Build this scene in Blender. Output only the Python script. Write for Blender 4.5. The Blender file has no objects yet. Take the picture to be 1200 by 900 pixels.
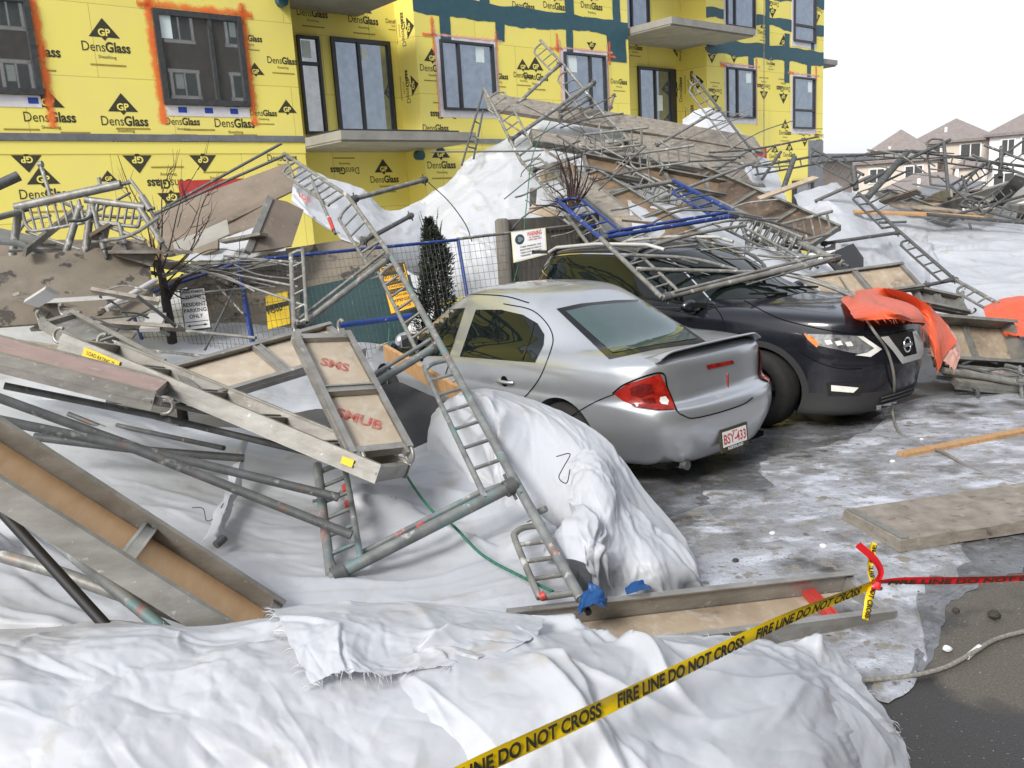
import bpy, bmesh, math, random
import numpy as np
from mathutils import Vector, Matrix
from mathutils.bvhtree import BVHTree
random.seed(7)
SC = bpy.context.scene
COL = SC.collection
# ------------------------------------------------------------ camera, light, exposure
FPX = 1000.0
EYE = np.array([0, 0, 2.1])
DOWN = np.array([297.0, 4932.0, 1000.0]); DOWN /= np.linalg.norm(DOWN)
_up = -DOWN
_fy = np.array([0, 0, 1.0]) - _up * _up[2]; _fy /= np.linalg.norm(_fy)
_rx = np.cross(_fy, _up)
CAMM = np.array([_rx, _fy, _up])            # world = CAMM @ (right, down, forward)
cam = bpy.data.objects.new('camera', bpy.data.cameras.new('camera')); COL.objects.link(cam)
R4 = Matrix.Identity(4)
for i in range(3):
    R4[i][0] = CAMM[i, 0]; R4[i][1] = -CAMM[i, 1]; R4[i][2] = -CAMM[i, 2]; R4[i][3] = EYE[i]
cam.matrix_world = R4
cam.data.sensor_width = 36; cam.data.lens = 30.0
cam.data.clip_start = 0.05; cam.data.clip_end = 3000
SC.camera = cam
SUN_EL, SUN_AZ = math.radians(38), math.radians(210)      # azimuth clockwise from +Y: behind the camera, to the left
world = bpy.data.worlds.new('World'); SC.world = world; world.use_nodes = True
wt = world.node_tree; bgn = wt.nodes['Background']
sky = wt.nodes.new('ShaderNodeTexSky'); sky.sky_type = 'NISHITA'; sky.sun_disc = False
sky.sun_elevation = SUN_EL; sky.sun_rotation = SUN_AZ
sky.air_density = 1.0; sky.dust_density = 3.0; sky.ozone_density = 1.0
bw = wt.nodes.new('ShaderNodeRGBToBW'); mixw = wt.nodes.new('ShaderNodeMixRGB'); mixw.inputs[0].default_value = 0.5
wt.links.new(sky.outputs[0], bw.inputs[0]); wt.links.new(sky.outputs[0], mixw.inputs[1]); wt.links.new(bw.outputs[0], mixw.inputs[2])
lift = wt.nodes.new('ShaderNodeMixRGB'); lift.inputs[0].default_value = .44; lift.inputs[2].default_value = (6.4, 6.6, 7.0, 1); wt.links.new(mixw.outputs[0], lift.inputs[1])
wt.links.new(lift.outputs[0], bgn.inputs[0]); bgn.inputs[1].default_value = 0.12
sl = bpy.data.lights.new('sun', 'SUN'); sl.energy = 1.75; sl.angle = math.radians(16); sl.color = (1, .97, .92)
so = bpy.data.objects.new('sun', sl); COL.objects.link(so)
so.rotation_euler = (math.pi / 2 - SUN_EL, 0, -SUN_AZ + math.pi)
SC.view_settings.view_transform = 'Standard'; SC.view_settings.look = 'None'
SC.view_settings.exposure = 0.86; SC.view_settings.gamma = 1
SC.cycles.use_denoising = True
SC.cycles.max_bounces = 6

# ------------------------------------------------------------ measuring helpers
def ray(px, py): return CAMM @ np.array([px - 600, py - 450, FPX]) / FPX
def P(px, py, d): return EYE + ray(px, py) * d                    # pixel of the photograph at a depth in metres
def Q(px, py, z=0.0):                                             # pixel on a horizontal plane
    r = ray(px, py); return EYE + r * ((z - EYE[2]) / r[2])
_v = ray(1800, 175); UF = np.array([_v[0], _v[1], 0]); UF /= np.linalg.norm(UF)      # along the facade
NF = np.array([UF[1], -UF[0], 0])                                                     # facade normal, to the camera
D0 = -((P(190, 65, 15.6)) @ NF)
ZF = np.array([0, 0, 1.0])
def W(px, py, dist):                                              # pixel on a vertical plane parallel to the facade
    r = ray(px, py); return EYE + r * ((-dist - EYE @ NF) / (r @ NF))
def fu(px, py, dist=None):
    q = W(px, py, D0 if dist is None else dist); return q @ UF, q[2]
def FP(u, z, o=0.0): return UF * u - NF * (D0 - o) + ZF * z       # facade point, o metres proud of the wall
def nrm(v): v = np.asarray(v, float); return v / (np.linalg.norm(v) + 1e-12)

# ------------------------------------------------------------ materials
def new_mat(name):
    m = bpy.data.materials.new(name); m.use_nodes = True
    return m, m.node_tree, m.node_tree.nodes['Principled BSDF']
def mk(name, c1, c2=None, rough=.6, metal=0, scale=6, lo=.35, hi=.65, detail=6, spots=None, bump=0, bscale=40, coat=0, stretch=None, rvar=0, spec=.5, layers=()):
    """c1/c2 mixed by noise; layers: (colour, noise scale, lo, hi, strength) laid over."""
    m, nt, b = new_mat(name); L = nt.links.new
    tc = nt.nodes.new('ShaderNodeTexCoord'); src = tc.outputs['Object']
    if stretch:
        mp = nt.nodes.new('ShaderNodeMapping'); mp.inputs['Scale'].default_value = stretch; L(src, mp.inputs[0]); src = mp.outputs[0]
    def noise(sc, dt=detail, vec=src):
        n = nt.nodes.new('ShaderNodeTexNoise'); n.inputs['Scale'].default_value = sc; n.inputs['Detail'].default_value = dt; n.inputs['Roughness'].default_value = .6
        L(vec, n.inputs['Vector']); return n.outputs['Fac']
    def ramp(fac, a, z):
        r = nt.nodes.new('ShaderNodeMapRange'); r.inputs[1].default_value = a; r.inputs[2].default_value = z; L(fac, r.inputs[0]); return r.outputs[0]
    if c2 is None: c2 = tuple(x * .8 for x in c1)
    mx = nt.nodes.new('ShaderNodeMixRGB'); mx.inputs[1].default_value = (*c1, 1); mx.inputs[2].default_value = (*c2, 1)
    L(ramp(noise(scale), lo, hi), mx.inputs[0]); out = mx.outputs[0]
    for (c, sc, a, z, k) in layers:
        fac = ramp(noise(sc, 5, tc.outputs['Object']), a, z)
        mm = nt.nodes.new('ShaderNodeMath'); mm.operation = 'MULTIPLY'; mm.inputs[1].default_value = k; L(fac, mm.inputs[0])
        m2 = nt.nodes.new('ShaderNodeMixRGB'); m2.inputs[2].default_value = (*c, 1); L(mm.outputs[0], m2.inputs[0]); L(out, m2.inputs[1]); out = m2.outputs[0]
    L(out, b.inputs['Base Color'])
    b.inputs['Roughness'].default_value = rough; b.inputs['Metallic'].default_value = metal
    b.inputs['Specular IOR Level'].default_value = spec
    if rvar: 
        rr = nt.nodes.new('ShaderNodeMapRange'); rr.inputs[1].default_value = .35; rr.inputs[2].default_value = .65
        rr.inputs[3].default_value = max(0.02, rough - rvar); rr.inputs[4].default_value = rough + rvar
        L(noise(scale * 1.7), rr.inputs[0]); L(rr.outputs[0], b.inputs['Roughness'])
    if coat: b.inputs['Coat Weight'].default_value = coat; b.inputs['Coat Roughness'].default_value = .04
    if bump:
        bp = nt.nodes.new('ShaderNodeBump'); bp.inputs['Strength'].default_value = bump; bp.inputs['Distance'].default_value = .01
        L(noise(bscale), bp.inputs['Height']); L(bp.outputs[0], b.inputs['Normal'])
    return m
M = {}
PAINTSPLAT = [((.75, .74, .7), 9, .6, .68, .6), ((.25, .13, .07), 14, .6, .7, .55)]
M['steel'] = mk('galvanised_steel', (.27, .27, .25), (.155, .155, .145), rough=.5, metal=.3, scale=12, bump=.15, layers=PAINTSPLAT)
M['steel_dark'] = mk('dirty_steel', (.13, .135, .135), (.075, .08, .08), rough=.6, metal=.35, scale=12, layers=[((.5, .5, .47), 12, .6, .7, .5), ((.2, .09, .05), 9, .6, .7, .5)])
M['steel_teal'] = mk('painted_steel', (.25, .265, .26), (.15, .16, .16), rough=.55, metal=.3, scale=9, layers=[((.13, .25, .26), 5, .56, .63, .7), ((.34, .12, .1), 7, .6, .66, .7), ((.6, .6, .55), 14, .6, .68, .6)])
M['red_paint'] = mk('red_paint', (.5, .04, .03), (.35, .05, .04), rough=.5)
M['blue_steel'] = mk('blue_painted_steel', (.015, .05, .24), (.012, .03, .13), rough=.45, scale=9, layers=[((.5, .5, .5), 16, .62, .68, .7), ((.15, .08, .05), 10, .66, .7, .6)])
M['alu'] = mk('dirty_aluminium', (.37, .36, .335), (.26, .25, .23), rough=.45, metal=.55, scale=5, stretch=(1, 1, 3), bump=.05, layers=[((.22, .2, .17), 7, .56, .7, .55), ((.7, .69, .66), 22, .64, .7, .5)])
M['alu_dark'] = mk('weathered_aluminium', (.27, .27, .25), (.17, .165, .15), rough=.55, metal=.4, scale=6, layers=[((.45, .44, .4), 9, .58, .7, .6)])
M['ply'] = mk('clean_plywood', (.66, .42, .22), (.55, .33, .16), rough=.6, scale=3, stretch=(1, 1, 6), detail=8, layers=[((.4, .25, .13), 2.5, .58, .75, .3)])
M['ply_dirty'] = mk('dirty_plywood', (.40, .32, .23), (.28, .22, .16), rough=.75, scale=4, detail=9, bump=.1, layers=[((.5, .45, .38), 11, .5, .7, .6), ((.13, .1, .07), 5, .6, .72, .7)])
M['ply_pale'] = mk('pale_dirty_plywood', (.47, .40, .31), (.37, .31, .235), rough=.75, scale=4, detail=9, bump=.1, layers=[((.54, .5, .43), 11, .5, .7, .6), ((.15, .12, .09), 5, .6, .72, .6)])
M['ply_brown'] = mk('brown_plywood', (.115, .078, .052), (.07, .05, .037), rough=.75, scale=5, detail=8, layers=[((.3, .22, .15), 8, .55, .7, .6), ((.05, .035, .03), 3, .58, .7, .7)])
M['ply_orange'] = mk('water_stained_plywood', (.23, .155, .09), (.14, .1, .063), rough=.7, scale=4, detail=8, layers=[((.1, .06, .04), 4, .57, .66, .8)])
M['plank'] = mk('weathered_plank', (.30, .27, .23), (.19, .165, .135), rough=.85, scale=7, stretch=(1, 1, 4), detail=9, bump=.3, bscale=25, layers=[((.08, .06, .045), 13, .58, .68, .7), ((.42, .4, .37), 7, .6, .72, .5)])
M['plank_pink'] = mk('faded_red_board', (.42, .30, .27), (.33, .24, .21), rough=.8, scale=6, layers=[((.5, .47, .43), 12, .55, .7, .6)])
M['mud'] = mk('mud_stained_board', (.225, .195, .15), (.16, .137, .107), rough=.9, scale=3, detail=9, bump=.2, layers=[((.05, .045, .04), 4.5, .575, .61, .9), ((.3, .27, .22), 3, .55, .7, .5)])
M['board_grey'] = mk('grey_fibre_board', (.21, .17, .135), (.16, .13, .105), rough=.9, scale=2.5, detail=8, layers=[((.28, .24, .2), 14, .6, .7, .5), ((.09, .07, .06), 5, .64, .7, .5)])
M['lumber'] = mk('yellow_lumber', (.50, .30, .14), (.38, .21, .09), rough=.65, scale=5, stretch=(6, 6, 1), detail=6)
M['concrete'] = mk('balcony_concrete', (.31, .30, .275), (.24, .232, .21), rough=.9, scale=2.5, detail=8, bump=.1)
M['black'] = mk('black_rubber', (.012, .012, .013), rough=.6)
M['print'] = mk('black_print', (.03, .028, .02), (.05, .045, .02), rough=.7, scale=30)
M['gap'] = mk('panel_gap', (.006, .006, .007), rough=.9, spec=.1)
M['membrane'] = mk('blue_membrane', (.022, .075, .10), (.03, .09, .115), rough=.55, scale=6)
M['red_membrane'] = mk('red_membrane', (.50, .055, .045), (.42, .045, .04), rough=.6)
M['flash'] = mk('grey_metal_flashing', (.27, .28, .30), (.2, .21, .22), rough=.4, metal=.5)
M['white_tape'] = mk('white_window_tape', (.70, .68, .70), (.6, .58, .62), rough=.6)
M['blue_tape'] = mk('blue_print', (.02, .06, .35), rough=.6)
M['frame_dark'] = mk('dark_window_frame', (.02, .021, .024), (.035, .035, .04), rough=.4, scale=20)
M['frame_grey'] = mk('charcoal_flashing', (.026, .028, .03), (.055, .058, .06), rough=.6, scale=14)
M['white'] = mk('white_paint', (.78, .78, .78), (.7, .7, .7), rough=.5)
M['sticker'] = mk('window_sticker', (.70, .76, .76), (.6, .7, .7), rough=.4)
M['yellow_sign'] = mk('yellow_sign', (.78, .55, .02), (.7, .48, .03), rough=.5)
M['sign_orange'] = mk('orange_yellow_sign', (.80, .42, .02), (.74, .36, .02), rough=.5)
M['cream'] = mk('cream_sign', (.78, .74, .50), rough=.5)
M['red_print'] = mk('red_print', (.55, .05, .04), rough=.6)
M['red_stencil'] = mk('faded_red_stencil', (.42, .06, .05), (.38, .2, .15), rough=.8, scale=30)
M['tape_yellow'] = mk('yellow_barrier_tape', (.85, .62, .015), (.8, .55, .01), rough=.35)
M['tape_red'] = mk('red_barrier_tape', (.62, .02, .025), (.5, .015, .02), rough=.3)
M['snow'] = mk('snow', (.75, .76, .79), (.62, .63, .67), rough=.8, scale=2, layers=[((.35, .33, .3), 5, .58, .7, .5)])
M['rope'] = mk('grey_rope', (.28, .27, .24), (.16, .15, .14), rough=.9, scale=60)
M['rope_green'] = mk('green_rope', (.015, .10, .06), (.03, .16, .1), rough=.8, scale=60)
M['cable'] = mk('grey_cable', (.20, .19, .165), rough=.7)
M['teal'] = mk('dark_teal_sheet', (.012, .045, .05), (.018, .06, .062), rough=.6, scale=3)
M['bark'] = mk('dark_bark', (.06, .05, .043), (.032, .027, .024), rough=.95, scale=30)
M['twig'] = mk('twig_bark', (.05, .03, .028), rough=.9)
M['splinter'] = mk('split_wood', (.68, .50, .27), (.55, .37, .18), rough=.8, scale=20)
M['needle'] = mk('evergreen', (.018, .028, .018), (.045, .05, .03), rough=.8, scale=9)
M['fence_wood'] = mk('grey_fence_wood', (.18, .165, .145), (.12, .11, .095), rough=.9, scale=4, stretch=(6, 6, .6), detail=8)
M['door_shade'] = mk('dark_door_shade', (.028, .029, .032), (.04, .041, .043), rough=.7)
M['tyre'] = mk('tyre_rubber', (.010, .010, .0105), (.018, .017, .016), rough=.85, scale=20)
M['rim'] = mk('dark_rim', (.08, .08, .085), rough=.35, metal=.8)
M['chrome'] = mk('chrome', (.78, .78, .78), (.7, .7, .7), rough=.12, metal=1)
M['satin'] = mk('satin_silver', (.62, .62, .61), rough=.3, metal=.35, coat=.3)
M['plastic'] = mk('black_plastic', (.014, .0145, .015), (.022, .022, .022), rough=.6, scale=30, spec=.2)
M['cladding'] = mk('grey_cladding', (.075, .077, .08), (.11, .108, .1), rough=.6, scale=8)
M['silver'] = mk('silver_car_paint', (.53, .55, .575), (.50, .52, .545), rough=.3, metal=.75, coat=.8, scale=3, layers=[((.36, .34, .31), 3.0, .6, .8, .35)])
M['navy'] = mk('black_car_paint', (.010, .011, .017), (.014, .015, .02), rough=.3, metal=.2, coat=1, scale=3, layers=[((.12, .12, .115), 3.5, .52, .8, .4)])
M['tail_red'] = mk('red_lamp_lens', (.20, .006, .005), (.34, .02, .01), rough=.22, coat=.35, scale=18, spec=.3)
M['lamp_dark'] = mk('dark_red_lens', (.09, .004, .004), (.16, .01, .006), rough=.2, scale=40)
M['amber'] = mk('amber_lens', (.75, .19, .02), rough=.15, coat=1)
M['lamp_clear'] = mk('clear_lamp_lens', (.35, .36, .37), (.1, .1, .105), rough=.12, metal=.4, coat=1, scale=16)
M['lamp_white'] = mk('lamp_reflector', (.8, .8, .76), rough=.15, coat=1)
M['autoglass'] = mk('tinted_car_glass', (.006, .010, .009), rough=.04, spec=.45)
M['rearglass'] = mk('rear_car_glass', (.05, .085, .085), (.035, .065, .066), rough=.06, spec=.55, coat=.35, scale=2)
M['frit'] = mk('black_glass_border', (.006, .006, .007), rough=.12)
M['winglass'] = mk('window_glass', (.30, .34, .40), rough=.02, metal=.75)
M['darkglass'] = mk('dark_window_glass', (.42, .42, .42), rough=.015, metal=.85)
M['stucco'] = mk('brown_stucco', (.075, .063, .05), (.062, .052, .042), rough=.9)
M['beige'] = mk('beige_siding', (.58, .52, .45), (.53, .47, .40), rough=.85)  # house walls and roofs lightened to paint in the pale glare
M['beige_dark'] = mk('tan_and_shaded_siding', (.40, .33, .28), rough=.85)  # tan house and shed; also paints shade on the beige houses' right walls
M['siding_white'] = mk('white_siding', (.72, .72, .72), rough=.8)
M['shingle'] = mk('brown_shingles', (.24, .21, .2), (.19, .165, .155), rough=.95, scale=3)
M['cream_wall'] = mk('cream_stucco', (.6, .55, .45), rough=.9)

def suv_paint():
    m = mk('black_car_paint', (.010, .011, .017), (.014, .015, .02), rough=.3, metal=.2, coat=.55, scale=3, spec=.3, layers=[((.07, .07, .07), 3.5, .56, .9, .16)])
    nt = m.node_tree; b = nt.nodes['Principled BSDF']; L = nt.links.new; tc = nt.nodes.new('ShaderNodeTexCoord'); sp = nt.nodes.new('ShaderNodeSeparateXYZ'); L(tc.outputs['Object'], sp.inputs[0])
    def M2(op, a, c, d=None):
        n = nt.nodes.new('ShaderNodeMath'); n.operation = op
        for i, q in enumerate((a, c, d)):
            if q is None: continue
            if isinstance(q, (int, float)): n.inputs[i].default_value = q
            else: L(q, n.inputs[i])
        return n.outputs[0]
    z = M2('SUBTRACT', sp.outputs[2], .355); z2 = M2('MULTIPLY', z, z); res = M2('LESS_THAN', sp.outputs[2], .36)
    for ax_ in (1.28, -1.335):
        x = M2('SUBTRACT', sp.outputs[0], ax_); r = M2('POWER', M2('ADD', M2('MULTIPLY', x, x), z2), .5); k = M2('MULTIPLY', M2('LESS_THAN', r, .46), M2('GREATER_THAN', M2('ABSOLUTE', sp.outputs[1], 0), .6)); res = M2('MAXIMUM', res, k)
    old = b.inputs['Base Color'].links[0].from_socket; mx = nt.nodes.new('ShaderNodeMixRGB'); mx.inputs[2].default_value = (.035, .036, .037, 1); L(res, mx.inputs[0]); L(old, mx.inputs[1]); L(mx.outputs[0], b.inputs['Base Color'])
    L(M2('MULTIPLY_ADD', res, -.5, .5), b.inputs['Coat Weight']); L(M2('MULTIPLY_ADD', res, .4, .22), b.inputs['Roughness'])
    return m
M['navy_body'] = suv_paint()
def mk_tarp(name, c, c2, dirt, transl=.18, rough=.4, weave=.05, spec=.5):
    m, nt, b = new_mat(name); L = nt.links.new
    tc = nt.nodes.new('ShaderNodeTexCoord')
    n = nt.nodes.new('ShaderNodeTexNoise'); n.inputs['Scale'].default_value = 1.7; n.inputs['Detail'].default_value = 8; L(tc.outputs['Object'], n.inputs['Vector'])
    r = nt.nodes.new('ShaderNodeMapRange'); r.inputs[1].default_value = .48; r.inputs[2].default_value = .75; L(n.outputs['Fac'], r.inputs[0])
    mx = nt.nodes.new('ShaderNodeMixRGB'); mx.inputs[1].default_value = (*c, 1); mx.inputs[2].default_value = (*c2, 1); L(r.outputs[0], mx.inputs[0])
    n2 = nt.nodes.new('ShaderNodeTexNoise'); n2.inputs['Scale'].default_value = 4.5; n2.inputs['Detail'].default_value = 9; L(tc.outputs['Object'], n2.inputs['Vector'])
    r2 = nt.nodes.new('ShaderNodeMapRange'); r2.inputs[1].default_value = .6; r2.inputs[2].default_value = .74; r2.inputs[4].default_value = .6; L(n2.outputs['Fac'], r2.inputs[0])
    m2 = nt.nodes.new('ShaderNodeMixRGB'); m2.inputs[2].default_value = (*dirt, 1); L(r2.outputs[0], m2.inputs[0]); L(mx.outputs[0], m2.inputs[1])
    uv0 = nt.nodes.new('ShaderNodeUVMap'); uv0.uv_map = 'weave'; sx = nt.nodes.new('ShaderNodeSeparateXYZ'); L(uv0.outputs[0], sx.inputs[0])
    md = nt.nodes.new('ShaderNodeMath'); md.operation = 'PINGPONG'; md.inputs[1].default_value = .62; L(sx.outputs[1], md.inputs[0])
    ls = nt.nodes.new('ShaderNodeMath'); ls.operation = 'LESS_THAN'; ls.inputs[1].default_value = .012; L(md.outputs[0], ls.inputs[0])
    lm = nt.nodes.new('ShaderNodeMath'); lm.operation = 'MULTIPLY'; lm.inputs[1].default_value = .16; L(ls.outputs[0], lm.inputs[0])
    m3 = nt.nodes.new('ShaderNodeMixRGB'); m3.inputs[2].default_value = (*dirt, 1); L(lm.outputs[0], m3.inputs[0]); L(m2.outputs[0], m3.inputs[1]); m2 = m3
    L(m2.outputs[0], b.inputs['Base Color']); b.inputs['Roughness'].default_value = rough; b.inputs['Specular IOR Level'].default_value = spec
    uv = nt.nodes.new('ShaderNodeUVMap'); uv.uv_map = 'weave'
    wv = nt.nodes.new('ShaderNodeTexWave'); wv.inputs['Scale'].default_value = 95; wv.inputs['Distortion'].default_value = .6; L(uv.outputs[0], wv.inputs['Vector'])
    w2 = nt.nodes.new('ShaderNodeTexWave'); w2.bands_direction = 'Y'; w2.inputs['Scale'].default_value = 95; w2.inputs['Distortion'].default_value = .6; L(uv.outputs[0], w2.inputs['Vector'])
    wa = nt.nodes.new('ShaderNodeMath'); L(wv.outputs['Fac'], wa.inputs[0]); L(w2.outputs['Fac'], wa.inputs[1])
    wn = nt.nodes.new('ShaderNodeTexNoise'); wn.inputs['Scale'].default_value = 2.2; wn.inputs['Detail'].default_value = 3; L(uv.outputs[0], wn.inputs['Vector'])
    wm = nt.nodes.new('ShaderNodeVectorMath'); wm.operation = 'MULTIPLY_ADD'; wm.inputs[1].default_value = (.5, .5, .5); L(wn.outputs['Color'], wm.inputs[0]); L(uv.outputs[0], wm.inputs[2])
    hgt = None
    for sc_, k_ in ((2.6, 1.0), (6.5, .5), (15, .22)):
        vo = nt.nodes.new('ShaderNodeTexNoise'); vo.inputs['Scale'].default_value = sc_; vo.inputs['Detail'].default_value = 0; L(wm.outputs[0], vo.inputs['Vector'])
        m0 = nt.nodes.new('ShaderNodeMath'); m0.operation = 'SUBTRACT'; m0.inputs[1].default_value = .5; L(vo.outputs['Fac'], m0.inputs[0])
        m1 = nt.nodes.new('ShaderNodeMath'); m1.operation = 'ABSOLUTE'; L(m0.outputs[0], m1.inputs[0])
        ma = nt.nodes.new('ShaderNodeMath'); ma.operation = 'MULTIPLY'; ma.inputs[1].default_value = -k_; L(m1.outputs[0], ma.inputs[0])
        if hgt is None: hgt = ma.outputs[0]
        else: aa = nt.nodes.new('ShaderNodeMath'); L(hgt, aa.inputs[0]); L(ma.outputs[0], aa.inputs[1]); hgt = aa.outputs[0]
    ad = nt.nodes.new('ShaderNodeMath'); ad.operation = 'MULTIPLY_ADD'; ad.inputs[1].default_value = .012; L(wa.outputs[0], ad.inputs[0]); L(hgt, ad.inputs[2])
    bp = nt.nodes.new('ShaderNodeBump'); bp.inputs['Strength'].default_value = weave * 4; bp.inputs['Distance'].default_value = .06; L(ad.outputs[0], bp.inputs['Height']); L(bp.outputs[0], b.inputs['Normal'])
    tr = nt.nodes.new('ShaderNodeBsdfTranslucent'); L(m2.outputs[0], tr.inputs[0])
    ms = nt.nodes.new('ShaderNodeMixShader'); ms.inputs[0].default_value = transl
    out = nt.nodes['Material Output']; L(b.outputs[0], ms.inputs[1]); L(tr.outputs[0], ms.inputs[2]); L(ms.outputs[0], out.inputs[0])
    return m
M['tarp'] = mk_tarp('white_tarpaulin', (.555, .58, .625), (.505, .525, .56), (.40, .365, .31))
M['tarp_grey'] = mk_tarp('dirty_tarpaulin', (.60, .60, .60), (.48, .47, .46), (.35, .32, .27))
M['tarp_orange'] = mk_tarp('orange_tarpaulin', (.80, .125, .045), (.74, .13, .055), (.68, .18, .1), transl=.2, rough=.35)
M['tarp_pink'] = mk_tarp('faded_pink_tarpaulin', (.75, .45, .38), (.7, .36, .28), (.7, .3, .22))
M['tarp_blue'] = mk_tarp('blue_tarpaulin', (.01, .075, .25), (.01, .06, .2), (.02, .1, .28))

def mk_sheath(name, c):
    m, nt, b = new_mat(name); L = nt.links.new
    tc = nt.nodes.new('ShaderNodeTexCoord'); uv = nt.nodes.new('ShaderNodeUVMap'); uv.uv_map = 'board'
    br = nt.nodes.new('ShaderNodeTexBrick'); br.inputs['Scale'].default_value = 1; br.inputs['Brick Width'].default_value = 2.44; br.inputs['Row Height'].default_value = 1.22
    br.inputs['Mortar Size'].default_value = .007; br.inputs['Mortar Smooth'].default_value = .3
    br.inputs['Color1'].default_value = (*c, 1); br.inputs['Color2'].default_value = (c[0] * .95, c[1] * .95, c[2] * .9, 1); br.inputs['Mortar'].default_value = (c[0] * .62, c[1] * .58, c[2] * .5, 1)
    L(uv.outputs[0], br.inputs['Vector'])
    n = nt.nodes.new('ShaderNodeTexNoise'); n.inputs['Scale'].default_value = .9; n.inputs['Detail'].default_value = 8; L(tc.outputs['Object'], n.inputs['Vector'])
    r = nt.nodes.new('ShaderNodeMapRange'); r.inputs[1].default_value = .45; r.inputs[2].default_value = .8; r.inputs[4].default_value = .35; L(n.outputs['Fac'], r.inputs[0])
    mx = nt.nodes.new('ShaderNodeMixRGB'); mx.inputs[2].default_value = (c[0] * .85, c[1] * .82, c[2] * 1.6, 1); L(r.outputs[0], mx.inputs[0]); L(br.outputs[0], mx.inputs[1])
    L(mx.outputs[0], b.inputs['Base Color']); b.inputs['Roughness'].default_value = .75
    return m
YEL = (.83, .72, .165)
M['sheath'] = mk_sheath('yellow_sheathing', YEL)
M['logo_yellow'] = mk('logo_yellow', YEL, YEL, rough=.75)

def mk_spray(name, c):
    m, nt, b = new_mat(name); L = nt.links.new
    uv = nt.nodes.new('ShaderNodeUVMap'); uv.uv_map = 'board'
    sep = nt.nodes.new('ShaderNodeSeparateXYZ'); L(uv.outputs[0], sep.inputs[0])
    tc = nt.nodes.new('ShaderNodeTexCoord')
    n = nt.nodes.new('ShaderNodeTexNoise'); n.inputs['Scale'].default_value = 6; n.inputs['Detail'].default_value = 7; L(tc.outputs['Object'], n.inputs['Vector'])
    # distance from the strip's middle (uv.y 0..1), roughened by noise, gives the overspray's soft edge
    a = nt.nodes.new('ShaderNodeMath'); a.operation = 'SUBTRACT'; a.inputs[1].default_value = .5; L(sep.outputs[1], a.inputs[0])
    a2 = nt.nodes.new('ShaderNodeMath'); a2.operation = 'ABSOLUTE'; L(a.outputs[0], a2.inputs[0])
    a3 = nt.nodes.new('ShaderNodeMath'); a3.operation = 'MULTIPLY_ADD'; a3.inputs[1].default_value = -2.0; a3.inputs[2].default_value = .55; L(a2.outputs[0], a3.inputs[0])
    a4 = nt.nodes.new('ShaderNodeMath'); a4.operation = 'ADD'; L(a3.outputs[0], a4.inputs[0]); L(n.outputs['Fac'], a4.inputs[1])
    r = nt.nodes.new('ShaderNodeMapRange'); r.inputs[1].default_value = .5; r.inputs[2].default_value = 1.05; r.inputs[4].default_value = .95; L(a4.outputs[0], r.inputs[0])
    L(r.outputs[0], b.inputs['Alpha']); b.inputs['Base Color'].default_value = (*c, 1); b.inputs['Roughness'].default_value = .8
    return m
M['spray'] = mk_spray('orange_overspray', (.85, .17, .04))
M['sprayp'] = mk_spray('pink_overspray', (.80, .42, .36))

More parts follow.
